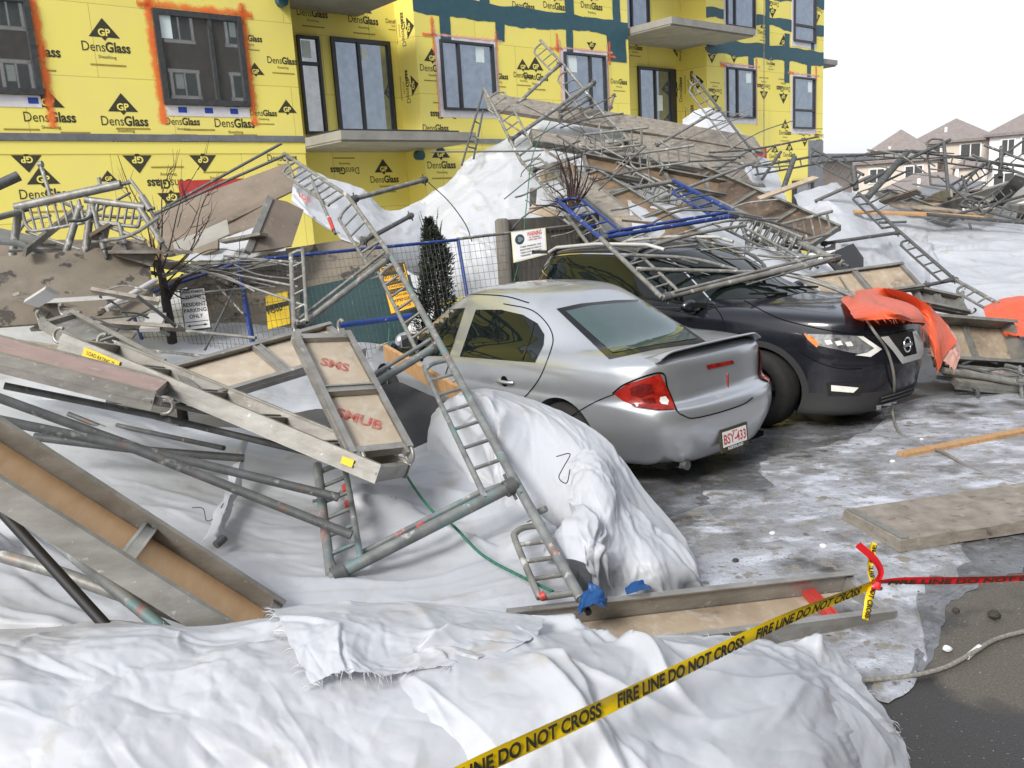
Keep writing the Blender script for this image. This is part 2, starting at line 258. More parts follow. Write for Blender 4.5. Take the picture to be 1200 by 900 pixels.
# ------------------------------------------------------------ mesh building
LOC = {}
class MB:
    def __init__(s): s.v = []; s.f = []; s.m = []; s.s = []; s.uv = None
    def add(s, verts, faces, mi=0, smooth=False):
        o = len(s.v); s.v.extend([tuple(map(float, p)) for p in verts])
        for f in faces: s.f.append(tuple(i + o for i in f)); s.m.append(mi); s.s.append(smooth)
        return s
    def obb(s, c, a, b, d, mi=0):
        c, a, b, d = map(lambda q: np.asarray(q, float), (c, a, b, d))
        vs = [c + i * a + j * b + k * d for k in (-1, 1) for j in (-1, 1) for i in (-1, 1)]
        return s.add(vs, [(0, 2, 3, 1), (4, 5, 7, 6), (0, 1, 5, 4), (2, 6, 7, 3), (0, 4, 6, 2), (1, 3, 7, 5)], mi)
    def box(s, lo, hi, mi=0):
        lo, hi = np.array(lo, float), np.array(hi, float); h = (hi - lo) / 2
        return s.obb((lo + hi) / 2, (h[0], 0, 0), (0, h[1], 0), (0, 0, h[2]), mi)
    def beam(s, A, B, wv, hv, mi=0):                 # bar from A to B, full cross vectors wv, hv, centred
        A, B = np.asarray(A, float), np.asarray(B, float)
        return s.obb((A + B) / 2, (B - A) / 2, np.asarray(wv) / 2, np.asarray(hv) / 2, mi)
    def tube(s, pts, r, n=8, mi=0, cap=True, rs=None):
        pts = [np.asarray(p, float) for p in pts]; k = len(pts)
        t0 = nrm(pts[1] - pts[0]); a = np.cross(t0, (0, 0, 1.0))
        if np.linalg.norm(a) < .05: a = np.cross(t0, (1.0, 0, 0))
        a = nrm(a); vs = []
        for i, p in enumerate(pts):
            t = nrm(pts[min(i + 1, k - 1)] - pts[max(i - 1, 0)])
            a = nrm(a - t * (a @ t)); b = np.cross(t, a); rr = rs[i] if rs is not None else r
            for j in range(n):
                th = 2 * math.pi * j / n; vs.append(p + (a * math.cos(th) + b * math.sin(th)) * rr)
        fs = [(i * n + j, i * n + (j + 1) % n, (i + 1) * n + (j + 1) % n, (i + 1) * n + j) for i in range(k - 1) for j in range(n)]
        s.add(vs, fs, mi, True)
        if cap:
            s.add(vs[:n], [tuple(range(n - 1, -1, -1))], mi); s.add(vs[-n:], [tuple(range(n))], mi)
        return s
    def poly(s, pts, th, nv, mi=0):                  # flat outline with a thickness th along -nv
        nv = nrm(nv) * th; k = len(pts); pts = [np.asarray(p, float) for p in pts]
        vs = pts + [p - nv for p in pts]
        fs = [tuple(range(k)), tuple(range(2 * k - 1, k - 1, -1))] + [(i, k + i, k + (i + 1) % k, (i + 1) % k) for i in range(k)]
        return s.add(vs, fs, mi)
    def build(s, name, mats, parent=None, local=False, uvname=None, uvs=None):
        me = bpy.data.meshes.new(name)
        off = np.zeros(3)
        if parent is not None and not local: off = LOC.get(parent.name, np.zeros(3))
        me.from_pydata([tuple(np.array(p) - off) for p in s.v], [], s.f)
        for mt in (mats if isinstance(mats, (list, tuple)) else [mats]): me.materials.append(M[mt] if isinstance(mt, str) else mt)
        me.polygons.foreach_set('material_index', s.m); me.polygons.foreach_set('use_smooth', s.s)
        if uvs is not None:
            ul = me.uv_layers.new(name=uvname)
            for li, l in enumerate(me.loops): ul.data[li].uv = uvs[l.vertex_index]
        me.validate(); me.update()
        o = bpy.data.objects.new(name, me); COL.objects.link(o)
        if parent is not None: o.parent = parent
        return o
def tag(o, label=None, cat=None, group=None, kind=None):
    for k, v in (('label', label), ('category', cat), ('group', group), ('kind', kind)):
        if v: o[k] = v
    return o
def thing(name, loc, label, cat, group=None, rotz=0):
    o = bpy.data.objects.new(name, None); COL.objects.link(o); o.empty_display_size = .1
    o.location = tuple(map(float, loc)); o.rotation_euler = (0, 0, rotz)
    LOC[o.name] = np.array(loc, float)
    return tag(o, label, cat, group)
def center_origin(o):
    me = o.data; n = len(me.vertices); a = np.empty(n * 3); me.vertices.foreach_get('co', a); a = a.reshape(-1, 3)
    c = (a.min(0) + a.max(0)) / 2; c[2] = a[:, 2].min(); a -= c; me.vertices.foreach_set('co', a.ravel()); o.location = tuple(c); me.update(); return o
def single(mb, name, mats, label, cat, group=None, kind=None, uvname=None, uvs=None):
    o = mb.build(name, mats, uvname=uvname, uvs=uvs); center_origin(o); return tag(o, label, cat, group, kind)

_tx = {}
def text_mesh(body, bold=0.0):
    k = (body, bold)
    if k not in _tx:
        cu = bpy.data.curves.new('lettering', 'FONT'); cu.body = body; cu.align_x = 'CENTER'; cu.align_y = 'CENTER'; cu.offset = bold; cu.resolution_u = 3
        ob = bpy.data.objects.new('lettering', cu); me = bpy.data.meshes.new_from_object(ob)
        _tx[k] = (np.array([v.co[:2] for v in me.vertices]).reshape(-1, 2), [tuple(p.vertices) for p in me.polygons])
        bpy.data.objects.remove(ob); bpy.data.meshes.remove(me); bpy.data.curves.remove(cu)
    return _tx[k]
def put_text(mb, body, c, xd, yd, h, mi=0, bold=.0, wmax=None, fn=None):
    v, f = text_mesh(body, bold); sc = h / .73; sx = sc
    if wmax: sx = wmax / (v[:, 0].max() - v[:, 0].min())
    c, xd, yd = np.asarray(c), np.asarray(xd), np.asarray(yd)
    mb.add([fn(p[0] * sx, p[1] * sc) if fn else c + xd * p[0] * sx + yd * p[1] * sc for p in v], f, mi)
def spline(pts, n):
    p = np.array(pts, float); p = np.vstack([2 * p[0] - p[1], p, 2 * p[-1] - p[-2]]); k = len(pts) - 1; out = []
    for t in np.linspace(0, k, n):
        i = min(int(t), k - 1); s = t - i; a, b, c, d = p[i:i + 4]
        out.append(.5 * (2 * b + (c - a) * s + (2 * a - 5 * b + 4 * c - d) * s * s + (3 * b - a - 3 * c + d) * s ** 3))
    return np.array(out)
# ---- noise on arrays
_prm = np.random.RandomState(3).permutation(512); _grd = np.random.RandomState(4).randn(512, 2); _grd /= np.linalg.norm(_grd, axis=1)[:, None]
def perlin(x, y, seed=0):
    x = np.asarray(x, float) + seed * 17.31; y = np.asarray(y, float) + seed * 9.77
    xi = np.floor(x).astype(int); yi = np.floor(y).astype(int); xf, yf = x - xi, y - yi
    def g(a, b, dx, dy):
        h = _prm[(_prm[(xi + a) % 512] + yi + b) % 512]; q = _grd[h]; return q[..., 0] * dx + q[..., 1] * dy
    u = xf ** 3 * (xf * (xf * 6 - 15) + 10); v = yf ** 3 * (yf * (yf * 6 - 15) + 10)
    return ((g(0, 0, xf, yf) * (1 - u) + g(1, 0, xf - 1, yf) * u) * (1 - v) + (g(0, 1, xf, yf - 1) * (1 - u) + g(1, 1, xf - 1, yf - 1) * u) * v)
def facet(x, y, seed):
    """continuous field of flat facets meeting in sharp creases"""
    x = x + .38 * perlin(x * .9, y * .9, seed + 31) + .12 * perlin(x * 2.3, y * 2.3, seed + 33); y = y + .38 * perlin(x * .9, y * .9, seed + 32)
    sk = (x + y) * .366; i, j = np.floor(x + sk).astype(int), np.floor(y + sk).astype(int); fx, fy = x + sk - i, y + sk - j
    def hh(a, b): return (_prm[(_prm[(a + seed * 7) % 512] + b) % 512] / 255.5 - 1)
    h00, h11 = hh(i, j), hh(i + 1, j + 1); h10, h01 = hh(i + 1, j), hh(i, j + 1)
    return np.where(fx > fy, h00 * (1 - fx) + h10 * (fx - fy) + h11 * fy, h00 * (1 - fy) + h01 * (fy - fx) + h11 * fx)
def crumple(x, y, seed, creases=40, ang=None, spread=1.2, size=1.0, iso=.8, fold=1.0):
    """height field of a wrinkled sheet, x,y in metres, about +-1: broad billows, flat facets, long one-sided folds and short sharp creases"""
    rs = np.random.RandomState(seed)
    wx = x + .18 * size * perlin(x / size * 1.1, y / size * 1.1, seed + 5) + .03 * size * perlin(x / size * 4, y / size * 4, seed + 15); wy = y + .18 * size * perlin(x / size * 1.1, y / size * 1.1, seed + 6) + .03 * size * perlin(x / size * 4, y / size * 4, seed + 16)
    h = iso * (.8 * perlin(wx / size * .8, wy / size * .8, seed) + .55 * facet(wx / size * 1.3, wy / size * 1.3, seed + 1) + .30 * facet(wx / size * 3.1 + 7, wy / size * 3.1, seed + 2) + .12 * facet(wx / size * 7.5, wy / size * 7.5 + 3, seed + 3) + .05 * facet(wx / size * 17, wy / size * 17, seed + 4))
    x0, x1, y0, y1 = x.min(), x.max(), y.min(), y.max(); area = (x1 - x0) * (y1 - y0) / size ** 2
    hubs = [(rs.uniform(x0, x1), rs.uniform(y0, y1)) for _ in range(max(3, int(area * 1.1)))]
    for k in range(max(8, creases // 4)):                       # long folds fanning from a few pulled points
        hx, hy = hubs[rs.randint(len(hubs))]; a = rs.uniform(0, 2 * math.pi) if ang is None else rs.normal(ang, spread * .55) + math.pi * rs.randint(2)
        ln = rs.uniform(.5, 1.3) * size; w1 = rs.uniform(.010, .024) * size; w2 = rs.uniform(.05, .15) * size; am = rs.uniform(.25, .8) * fold
        dx, dy = wx - hx, wy - hy; t = dx * math.cos(a) + dy * math.sin(a); n = -dx * math.sin(a) + dy * math.cos(a) + .06 * size * np.sin(t / size * rs.uniform(1, 3) + rs.uniform(0, 6))
        if rs.rand() < .5: n = -n
        fan = 1 + np.clip(t / ln, 0, 1) * .8; env = np.clip(t / (.15 * ln), 0, 1) * np.clip((1 - t / ln) * 1.8, 0, 1)
        h = h + am * env * np.where(n > 0, np.exp(-(n / (w1 * fan)) ** 1.3), np.exp(-(-n / (w2 * fan)) ** 1.15))
    for _ in range(creases):
        cx, cy = rs.uniform(x0, x1), rs.uniform(y0, y1); a = rs.uniform(0, math.pi) if ang is None else rs.normal(ang, spread * .6)
        ln = rs.uniform(.08, .3) * size; w = rs.uniform(.012, .03) * size; am = rs.uniform(.06, .2) * rs.choice([1, 1, -1])
        dx, dy = wx - cx, wy - cy; t = dx * math.cos(a) + dy * math.sin(a); n = -dx * math.sin(a) + dy * math.cos(a)
        h = h + am * np.exp(-np.abs(n) / w - (t / ln) ** 2)
    return h
def grid_spline(rows, nr, nc):
    C = np.array(rows, float); a = np.array([spline(C[i], nc) for i in range(C.shape[0])])
    return np.array([spline(a[:, j], nr) for j in range(nc)]).transpose(1, 0, 2)
def sheet(rows, nr, nc, amp, seed, size=1.0, creases=40, ang=None, spread=1.2, ragged=.0, pin=0.0, fray=0, fray_sides='b', iso=.8, fold=1.0):
    """wrinkled cloth through a coarse net of points; returns an MB and uvs"""
    if len(rows) == 2: rows = [rows[0], [(np.asarray(a) + np.asarray(b)) / 2 for a, b in zip(*rows)], rows[1]]
    def setup(n_r, n_c):
        G = grid_spline(rows, n_r, n_c); gu = np.gradient(G, axis=1); gv = np.gradient(G, axis=0); N = np.cross(gu, gv); N /= (np.linalg.norm(N, axis=2) + 1e-9)[..., None]
        N *= np.where((N * (EYE - G)).sum(2).mean() < 0, -1, 1)
        du = np.linalg.norm(np.diff(G, axis=1), axis=2); dv = np.linalg.norm(np.diff(G, axis=0), axis=2)
        XX, YY = np.meshgrid(np.r_[0, np.cumsum(du.mean(0))], np.r_[0, np.cumsum(dv.mean(1))])
        return G, gu, gv, N, XX, YY, None
    G, gu, gv, N, X, Y, rest = setup(nr, nc); h = crumple(X, Y, seed, creases, ang, spread, size, iso, fold)
    if pin: h *= np.clip(np.minimum.reduce([X - X.min(), X.max() - X, Y - Y.min(), Y.max() - Y]) / pin, .25, 1)
    G = G + N * (h * amp)[..., None]
    if ragged:
        for (ii, sgn) in ((0, -1), (nr - 1, 1)):
            r = perlin(X[ii] * 6, X[ii] * 0 + seed, seed + 9) + .6 * perlin(X[ii] * 21, X[ii] * 0, seed + 8); G[ii] += nrm(gv[ii].mean(0)) * sgn * (r * ragged)[:, None]
        for jj, sgn in ((0, -1), (nc - 1, 1)):
            r = perlin(Y[:, jj] * 6, Y[:, jj] * 0 + seed, seed + 7) + .6 * perlin(Y[:, jj] * 21, Y[:, jj] * 0, seed + 11); G[:, jj] += nrm(gu[:, jj].mean(0)) * sgn * (r * ragged)[:, None]
    mb = MB()
    fs = [(i * nc + j, i * nc + j + 1, (i + 1) * nc + j + 1, (i + 1) * nc + j) for i in range(nr - 1) for j in range(nc - 1)]
    mb.add(G.reshape(-1, 3), fs, 0, True)
    uvs = [(a, b) for a, b in zip(X.ravel(), Y.ravel())]
    if fray:
        rs = np.random.RandomState(seed + 50)
        for sd in fray_sides:
            E = {'b': G[-1], 't': G[0], 'l': G[:, 0], 'r': G[:, -1]}[sd]; I = {'b': G[-4], 't': G[3], 'l': G[:, 3], 'r': G[:, -4]}[sd]
            for _ in range(fray):
                k = rs.randint(0, len(E) - 1); p = E[k] + (E[k + 1] - E[k]) * rs.rand(); o = nrm(E[k] - I[k]); o = nrm(o + rs.randn(3) * .35)
                ln = rs.uniform(.015, .06); sd2 = nrm(np.cross(o, EYE - p)) * .0011; mid = p + o * ln * .5 + rs.randn(3) * .004
                tip = p + o * ln + np.array([0, 0, -.2 * ln]); mb.add([p - o * .004 - sd2, p - o * .004 + sd2, mid + sd2, tip, mid - sd2], [(0, 1, 2, 3, 4)], 0); uvs += [(0, 0)] * 5
    return mb, uvs
def tarp(name, label, rows, nr, nc, amp, seed, mat='tarp', group=None, parent=None, cat='tarpaulin', **kw):
    mb, uvs = sheet(rows, nr, nc, amp, seed, **kw)
    if parent is not None: return mb.build(name, mat, parent, uvname='weave', uvs=uvs)
    return single(mb, name, mat, label, cat, group, uvname='weave', uvs=uvs)
# ============================================================ SETTING
def ground_material():
    m, nt, b = new_mat('wet_asphalt'); L = nt.links.new
    tc = nt.nodes.new('ShaderNodeTexCoord'); o = tc.outputs['Object']
    def noise(sc, d=8, r=.6):
        n = nt.nodes.new('ShaderNodeTexNoise'); n.inputs['Scale'].default_value = sc; n.inputs['Detail'].default_value = d; n.inputs['Roughness'].default_value = r; L(o, n.inputs['Vector']); return n.outputs['Fac']
    def ramp(f, a, z, t0=0, t1=1):
        r = nt.nodes.new('ShaderNodeMapRange'); r.inputs[1].default_value = a; r.inputs[2].default_value = z; r.inputs[3].default_value = t0; r.inputs[4].default_value = t1; L(f, r.inputs[0]); return r.outputs[0]
    def mix(f, c1, c2):
        x = nt.nodes.new('ShaderNodeMixRGB'); L(f, x.inputs[0])
        for i, c in ((1, c1), (2, c2)):
            if isinstance(c, tuple): x.inputs[i].default_value = (*c, 1)
            else: L(c, x.inputs[i])
        return x.outputs[0]
    c = mix(ramp(noise(120, 3), .3, .7), (.017, .015, .0135), (.042, .038, .034))
    dry = ramp(noise(.55, 7), .53, .58)
    dc = Q(1175, 780); vs_ = nt.nodes.new('ShaderNodeVectorMath'); vs_.operation = 'DISTANCE'; vs_.inputs[1].default_value = (dc[0] + .25, dc[1], 0); L(o, vs_.inputs[0])
    ad_ = nt.nodes.new('ShaderNodeMath'); ad_.operation = 'MULTIPLY_ADD'; ad_.inputs[1].default_value = 1.1; L(noise(1.6, 8), ad_.inputs[0]); L(vs_.outputs['Value'], ad_.inputs[2])
    mxd = nt.nodes.new('ShaderNodeMath'); mxd.operation = 'MAXIMUM'; L(dry, mxd.inputs[0]); L(ramp(ad_.outputs[0], 1.16, 1.02), mxd.inputs[1]); dry = mxd.outputs[0]
    c = mix(dry, c, mix(ramp(noise(90, 3), .35, .7), (.085, .076, .064), (.145, .13, .11)))
    c = mix(ramp(noise(60, 2), .69, .72), c, (.33, .32, .3))
    L(c, b.inputs['Base Color']); L(ramp(dry, 0, 1, .34, .9), b.inputs['Roughness'])
    bp = nt.nodes.new('ShaderNodeBump'); bp.inputs['Strength'].default_value = .5; bp.inputs['Distance'].default_value = .006; L(noise(130, 3), bp.inputs['Height']); L(bp.outputs[0], b.inputs['Normal'])
    return m
M['ground'] = ground_material()
def ice_material(dark=1.0):
    m, nt, b = new_mat('dirty_ice'); L = nt.links.new
    tc = nt.nodes.new('ShaderNodeTexCoord'); o = tc.outputs['Object']
    mp = nt.nodes.new('ShaderNodeMapping'); mp.inputs['Rotation'].default_value = (0, 0, math.radians(-40)); mp.inputs['Scale'].default_value = (1, 1.7, 1); L(o, mp.inputs[0])
    def noise(sc, d=9, v=o, r=.62):
        n = nt.nodes.new('ShaderNodeTexNoise'); n.inputs['Scale'].default_value = sc; n.inputs['Detail'].default_value = d; n.inputs['Roughness'].default_value = r; L(v, n.inputs['Vector']); return n.outputs['Fac']
    def ramp(f, a, z, t0=0, t1=1):
        r = nt.nodes.new('ShaderNodeMapRange'); r.inputs[1].default_value = a; r.inputs[2].default_value = z; r.inputs[3].default_value = t0; r.inputs[4].default_value = t1; L(f, r.inputs[0]); return r.outputs[0]
    def mix(f, c1, c2):
        x = nt.nodes.new('ShaderNodeMixRGB'); L(f, x.inputs[0])
        for i, c in ((1, c1), (2, c2)):
            if isinstance(c, tuple): x.inputs[i].default_value = (*c, 1)
            else: L(c, x.inputs[i])
        return x.outputs[0]
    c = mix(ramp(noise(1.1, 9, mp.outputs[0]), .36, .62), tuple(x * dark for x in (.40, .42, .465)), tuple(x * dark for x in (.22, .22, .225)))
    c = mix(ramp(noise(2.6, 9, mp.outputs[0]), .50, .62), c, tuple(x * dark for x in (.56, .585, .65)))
    c = mix(ramp(noise(1.6, 9), .52, .66), c, (.055, .05, .044))
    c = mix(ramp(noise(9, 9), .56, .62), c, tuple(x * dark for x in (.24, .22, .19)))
    c = mix(ramp(noise(7.3, 9), .62, .70), c, (.13, .12, .105))
    c = mix(ramp(noise(38, 4), .64, .69), c, (.05, .045, .04))
    L(c, b.inputs['Base Color']); L(ramp(noise(2.5), .35, .65, .16, .6), b.inputs['Roughness'])
    bp = nt.nodes.new('ShaderNodeBump'); bp.inputs['Strength'].default_value = .8; bp.inputs['Distance'].default_value = .035; L(noise(7, 10), bp.inputs['Height']); L(bp.outputs[0], b.inputs['Normal'])
    return m
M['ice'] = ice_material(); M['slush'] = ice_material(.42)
g = MB(); g.add([(-400, -300, 0), (400, -300, 0), (400, 500, 0), (-400, 500, 0)], [(0, 1, 2, 3)])
tag(g.build('ground', 'ground'), kind='structure')
def patch(name, pix, z, mat, seed, rough=.09, loops=5, h=.02):
    """irregular thin sheet lying on the ground: outline from ground points, domed to height h"""
    pts = [np.asarray(p, float)[:2] for p in pix]; pts = np.array([p[:2] for p in spline([(*p, 0) for p in pts + [pts[0]]], 160)])[:-1]
    c = pts.mean(0); k = len(pts); rs = np.arange(k)
    n = perlin(pts[:, 0] * 2.2, pts[:, 1] * 2.2, seed) + .6 * perlin(pts[:, 0] * 6, pts[:, 1] * 6, seed + 1) + .3 * perlin(pts[:, 0] * 15, pts[:, 1] * 15, seed + 2)
    d = pts - c; d /= np.linalg.norm(d, axis=1)[:, None]; pts = pts + d * (n * rough * 3)[:, None]
    mb = MB(); vs = []; prof = [(1, .0), (.985, .5), (.95, .85), (.8, 1), (.5, 1.15), (.2, 1.2)]
    for s, hh in prof: vs += [(*(c + (p - c) * s), z + hh * h + (.5 * h * perlin(p[0] * s * 3, p[1] * s * 3, seed) if 0 < hh else 0)) for p in pts]
    fs = [(i * k + j, i * k + (j + 1) % k, (i + 1) * k + (j + 1) % k, (i + 1) * k + j) for i in range(len(prof) - 1) for j in range(k)]
    fs.append(tuple((len(prof) - 1) * k + j for j in range(k))); mb.add(vs, fs, 0, True)
    return tag(mb.build(name, mat), kind='structure')
gp = lambda l: [Q(x, y)[:2] for x, y in l]
patch('ice_sheet', gp([(700, 660), (770, 622), (830, 582), (890, 570), (912, 528), (1000, 512), (1090, 470), (1290, 470), (1340, 540), (1230, 600), (1140, 655), (1085, 705), (1078, 790), (1000, 800), (900, 770), (760, 740)]), .004, 'ice', 3, h=.018)
patch('snow_ground', [FP(u, 0, D0 - p)[:2] for u, p in ((-6, 8.2), (2, 7.6), (5, 8.0), (9, 9.0), (14, 9.3), (18, 10), (26, 11), (33, 10), (38, 14), (30, 16.2), (10, 16.2), (-6, 16.2))], .004, 'snow', 8, h=.06)

patch('slush_film', gp([(620, 640), (700, 545), (790, 500), (900, 492), (1000, 495), (1100, 462), (1290, 455), (1340, 540), (1260, 640), (1150, 680), (1110, 705), (1090, 760), (1000, 812), (880, 770), (740, 740)]), .003, 'slush', 23, h=.006, rough=.05)  # slush round the ice, its colour darkened to deepen shade under the cars
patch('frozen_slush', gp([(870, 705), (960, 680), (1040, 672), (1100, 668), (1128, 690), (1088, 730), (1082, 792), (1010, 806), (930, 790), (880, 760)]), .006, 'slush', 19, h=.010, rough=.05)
# ---------------------------------------------------------------- apartment building
BLD = thing('apartment_building', FP(12, 0), 'unfinished apartment building sheathed in yellow printed gypsum boards with blue membrane bands', 'building')
R1, R2, TOPZ = .75, .95, 10.5
UA0, UA1, UB0, UB1, UC0, UC1 = -7.0, 8.71, 11.70, 18.80, 22.30, 28.97
mb = MB(); uvs = []
def wallq(u0, u1, z0, z1, o0=0, o1=None):
    o1 = o0 if o1 is None else o1
    mb.add([FP(u0, z0, o0), FP(u1, z0, o1), FP(u1, z1, o1), FP(u0, z1, o0)], [(0, 1, 2, 3)])
    a, b = (u0, u1) if u1 != u0 else (0, abs(o1 - o0)); uvs.extend([(a, z0 - 3.6), (b, z0 - 3.6), (b, z1 - 3.6), (a, z1 - 3.6)])
wallq(UA0, UA1, 0, TOPZ); wallq(UB0, UB1, 0, TOPZ); wallq(UC0, UC1, 0, TOPZ)
wallq(UA1, UA1, 0, TOPZ, 0, -R1); wallq(UA1, UB0, 0, TOPZ, -R1); wallq(UB0, UB0, 0, TOPZ, -R1, 0)
wallq(UB1, UB1, 0, TOPZ, 0, -R2); wallq(UB1, UC0, 0, TOPZ, -R2); wallq(UC0, UC0, 0, TOPZ, -R2, 0)
wallq(UC1, UC1, 0, TOPZ, 0, -14); wallq(UA0, UA0, 0, TOPZ, -14, 0); wallq(UC1, UA0, 0, TOPZ, -14)
mb.build('wall', 'sheath', BLD, uvname='board', uvs=uvs)
r = MB(); r.poly([FP(UA0, TOPZ, 0), FP(UC1, TOPZ, 0), FP(UC1, TOPZ, -14), FP(UA0, TOPZ, -14)], .3, (0, 0, 1)); r.build('roof', 'flash', BLD)
def fbox(m, u0, u1, z0, z1, o0, o1, mi=0):
    m.obb(FP((u0 + u1) / 2, (z0 + z1) / 2, (o0 + o1) / 2), UF * (u1 - u0) / 2, NF * (o1 - o0) / 2, ZF * (z1 - z0) / 2, mi)
# floor line flashing, corner strips
m = MB(); fbox(m, UA0, UA1 + .02, 3.74, 3.86, 0, .035); m.build('floor_flashing', 'flash', BLD)
m = MB(); fbox(m, UB0 + .35, UB1, 3.74, 3.84, 0, .035); m.build('floor_flashing', 'flash', BLD)
m = MB(); fbox(m, UA0, UA1 + .012, 3.52, 3.73, 0, .012); m.build('base_strip', 'logo_yellow', BLD)
m = MB(); fbox(m, UC1 - .95, UC1 + .01, 0, 3.9, 0, .03); m.build('corner_cladding', 'flash', BLD)
m = MB(); fbox(m, UC0 + 3.0, UC0 + 3.03, 0, TOPZ, 0, .012); m.build('control_joint', 'ply_dirty', BLD)
# balcony slabs
for u0, u1, z, o0, o1 in ((8.72, 12.05, 3.82, -R1 + .01, 1.5), (8.3, 10.75, 6.72, -R1 + .01, 1.35), (18.95, 22.75, 6.85, -R2 + .01, 1.4), (18.95, 22.75, 9.7, -R2 + .01, 1.4), (UC1, UC1 + 1.5, 6.75, -3.5, -.3)):
    m = MB(); fbox(m, u0, u1, z - .17, z, o0, o1); fbox(m, u0 + .02, u1 - .02, z - .21, z - .17, o0, o1 - .06); m.build('balcony_slab', 'concrete', BLD)
m = MB(); fbox(m, 8.72, 11.6, 3.823, 3.85, .1, 1.49); m.build('balcony_edge', 'frame_dark', BLD)
# membrane bands with torn edges
def ragged_band(m, u0, u1, z0, z1, seed, o=.006, n=60, amp=.06):
    us = np.linspace(u0, u1, n); a = z0 + amp * (perlin(us * 1.1, us * 0, seed) * 1.6 + perlin(us * 5, us * 0, seed + 1) * .5); b = z1 + amp * perlin(us * 1.3, us * 0, seed + 2)
    vs = [FP(u, z, o) for u, z in zip(us, a)] + [FP(u, z, o) for u, z in zip(us, b)]
    m.add(vs, [(i, i + 1, n + i + 1, n + i) for i in range(n - 1)])
def ragged_post(m, u0, u1, z0, z1, seed, o=.009, n=24, amp=.03):
    zs = np.linspace(z0, z1, n); a = u0 + amp * perlin(zs * 3, zs * 0, seed); b = u1 + amp * perlin(zs * 3, zs * 0, seed + 1)
    m.add([FP(u, z, o) for u, z in zip(a, zs)] + [FP(u, z, o) for u, z in zip(b, zs)], [(n + i, n + i + 1, i + 1, i) for i in range(n - 1)])
m = MB(); ragged_band(m, UB0, UB1, 6.52, 6.95, 11, amp=.1)
for px, zb, wd in ((522, 6.0, .3), (586, 6.12, .28), (667, 6.02, .24), (722, 5.9, .75)):
    u = fu(px, 40)[0]; ragged_post(m, u - wd / 2, u + wd / 2, zb, 6.62, px)
for px in (568, 667, 722): u = fu(px, 10)[0]; ragged_post(m, u - .15, u + .15, 6.9, 8.0, px)
ragged_band(m, UB0, UB1, 7.75, 8.4, 17); m.build('membrane_band', 'membrane', BLD)
m = MB(); ragged_band(m, UC0, UC1, 6.42, 6.86, 21, amp=.09)
for px, z0, z1, wd in ((880, 6.1, 6.5, .3), (922, 5.75, 6.6, .3), (948, 6.0, 6.5, .25), (922, 6.8, 7.3, .3), (899, 6.8, 9, .25), (952, 6.9, 7.1, .2)):
    u = fu(px, 60)[0]; ragged_post(m, u - wd / 2, u + wd / 2, z0, z1, px)
ragged_band(m, UC0, UC1, 7.42, 7.72, 23, amp=.1); ragged_band(m, UC0, UC1, 8.3, 8.9, 25, amp=.1); m.build('membrane_band', 'membrane', BLD)
# red membrane panels near the ground
m = MB(); m.add([FP(*fu(x, y), .006) for x, y in ((208, 212), (285, 209), (285, 250), (214, 250))], [(3, 2, 1, 0)]); m.build('membrane_patch', 'red_membrane', BLD)
m = MB(); m.add([FP(*fu(x, y), .006) for x, y in ((879, 172), (898, 172), (900, 225), (879, 222))], [(3, 2, 1, 0)]); m.build('membrane_patch', 'red_membrane', BLD)

def window(u0, u1, z0, z1, o=0, split=.5, glass='winglass', horiz=False, flange=None, name='window', sticker=None, fw=.055, fmat='frame_dark'):
    f = MB()
    for a, b, c, d in ((u0, u0 + fw, z0, z1), (u1 - fw, u1, z0, z1), (u0 + fw, u1 - fw, z0, z0 + fw), (u0 + fw, u1 - fw, z1 - fw, z1)): fbox(f, a, b, c, d, o + .004, o + .07)
    fr = f.build(name, fmat, BLD)
    s = MB()
    if horiz: zm = z0 + (z1 - z0) * split; fbox(s, u0 + fw, u1 - fw, zm - .035, zm + .035, o + .004, o + .06)
    else: um = u0 + (u1 - u0) * split; fbox(s, um - .035, um + .035, z0 + fw, z1 - fw, o + .004, o + .06)
    def sub(mb_, n, mt):
        ob = mb_.build(n, mt); ob.parent = fr; ob.matrix_parent_inverse.identity()
        me = ob.data; off = Vector(LOC[BLD.name]); 
        for v in me.vertices: v.co -= off
    sub(s, 'sash_bar', fmat)
    p = MB(); p.add([FP(u0 + fw, z0 + fw, o + .018), FP(u1 - fw, z0 + fw, o + .018), FP(u1 - fw, z1 - fw, o + .018), FP(u0 + fw, z1 - fw, o + .018)], [(0, 1, 2, 3)]); sub(p, 'pane', glass)
    if sticker:
        for (a, b, c, d) in sticker:
            q = MB(); fbox(q, u0 + (u1 - u0) * a, u0 + (u1 - u0) * b, z0 + (z1 - z0) * c, z0 + (z1 - z0) * d, o + .02, o + .023)
            sub(q, 'sticker', 'sticker')
    if flange:
        q = MB()
        for a, b, c, d in ((u0 - .1, u1 + .1, z0 - .16, z0), (u0 - .1, u1 + .1, z1, z1 + .1), (u0 - .1, u0, z0, z1), (u1, u1 + .1, z0, z1)): fbox(q, a, b, c, d, o, o + .008)
        sub(q, 'flange_tape', flange)
    return fr
def spray(pts, wd, mat='spray', o=.013):
    a, b = pts; a3, b3 = FP(*a, o), FP(*b, o); d = nrm(b3 - a3); s = nrm(np.cross(NF, d)) * wd / 2; n = 10; v, u, fc = [], [], []
    for i in range(n + 1):
        t = i / n; c = a3 * (1 - t) + b3 * t; v += [c - s, c + s]; u += [(t, 0), (t, 1)]
    m_ = MB(); m_.add(v, [(2 * i, 2 * i + 1, 2 * i + 3, 2 * i + 2) for i in range(n)]); m_.build('orange_overspray', mat, BLD, uvname='board', uvs=u)
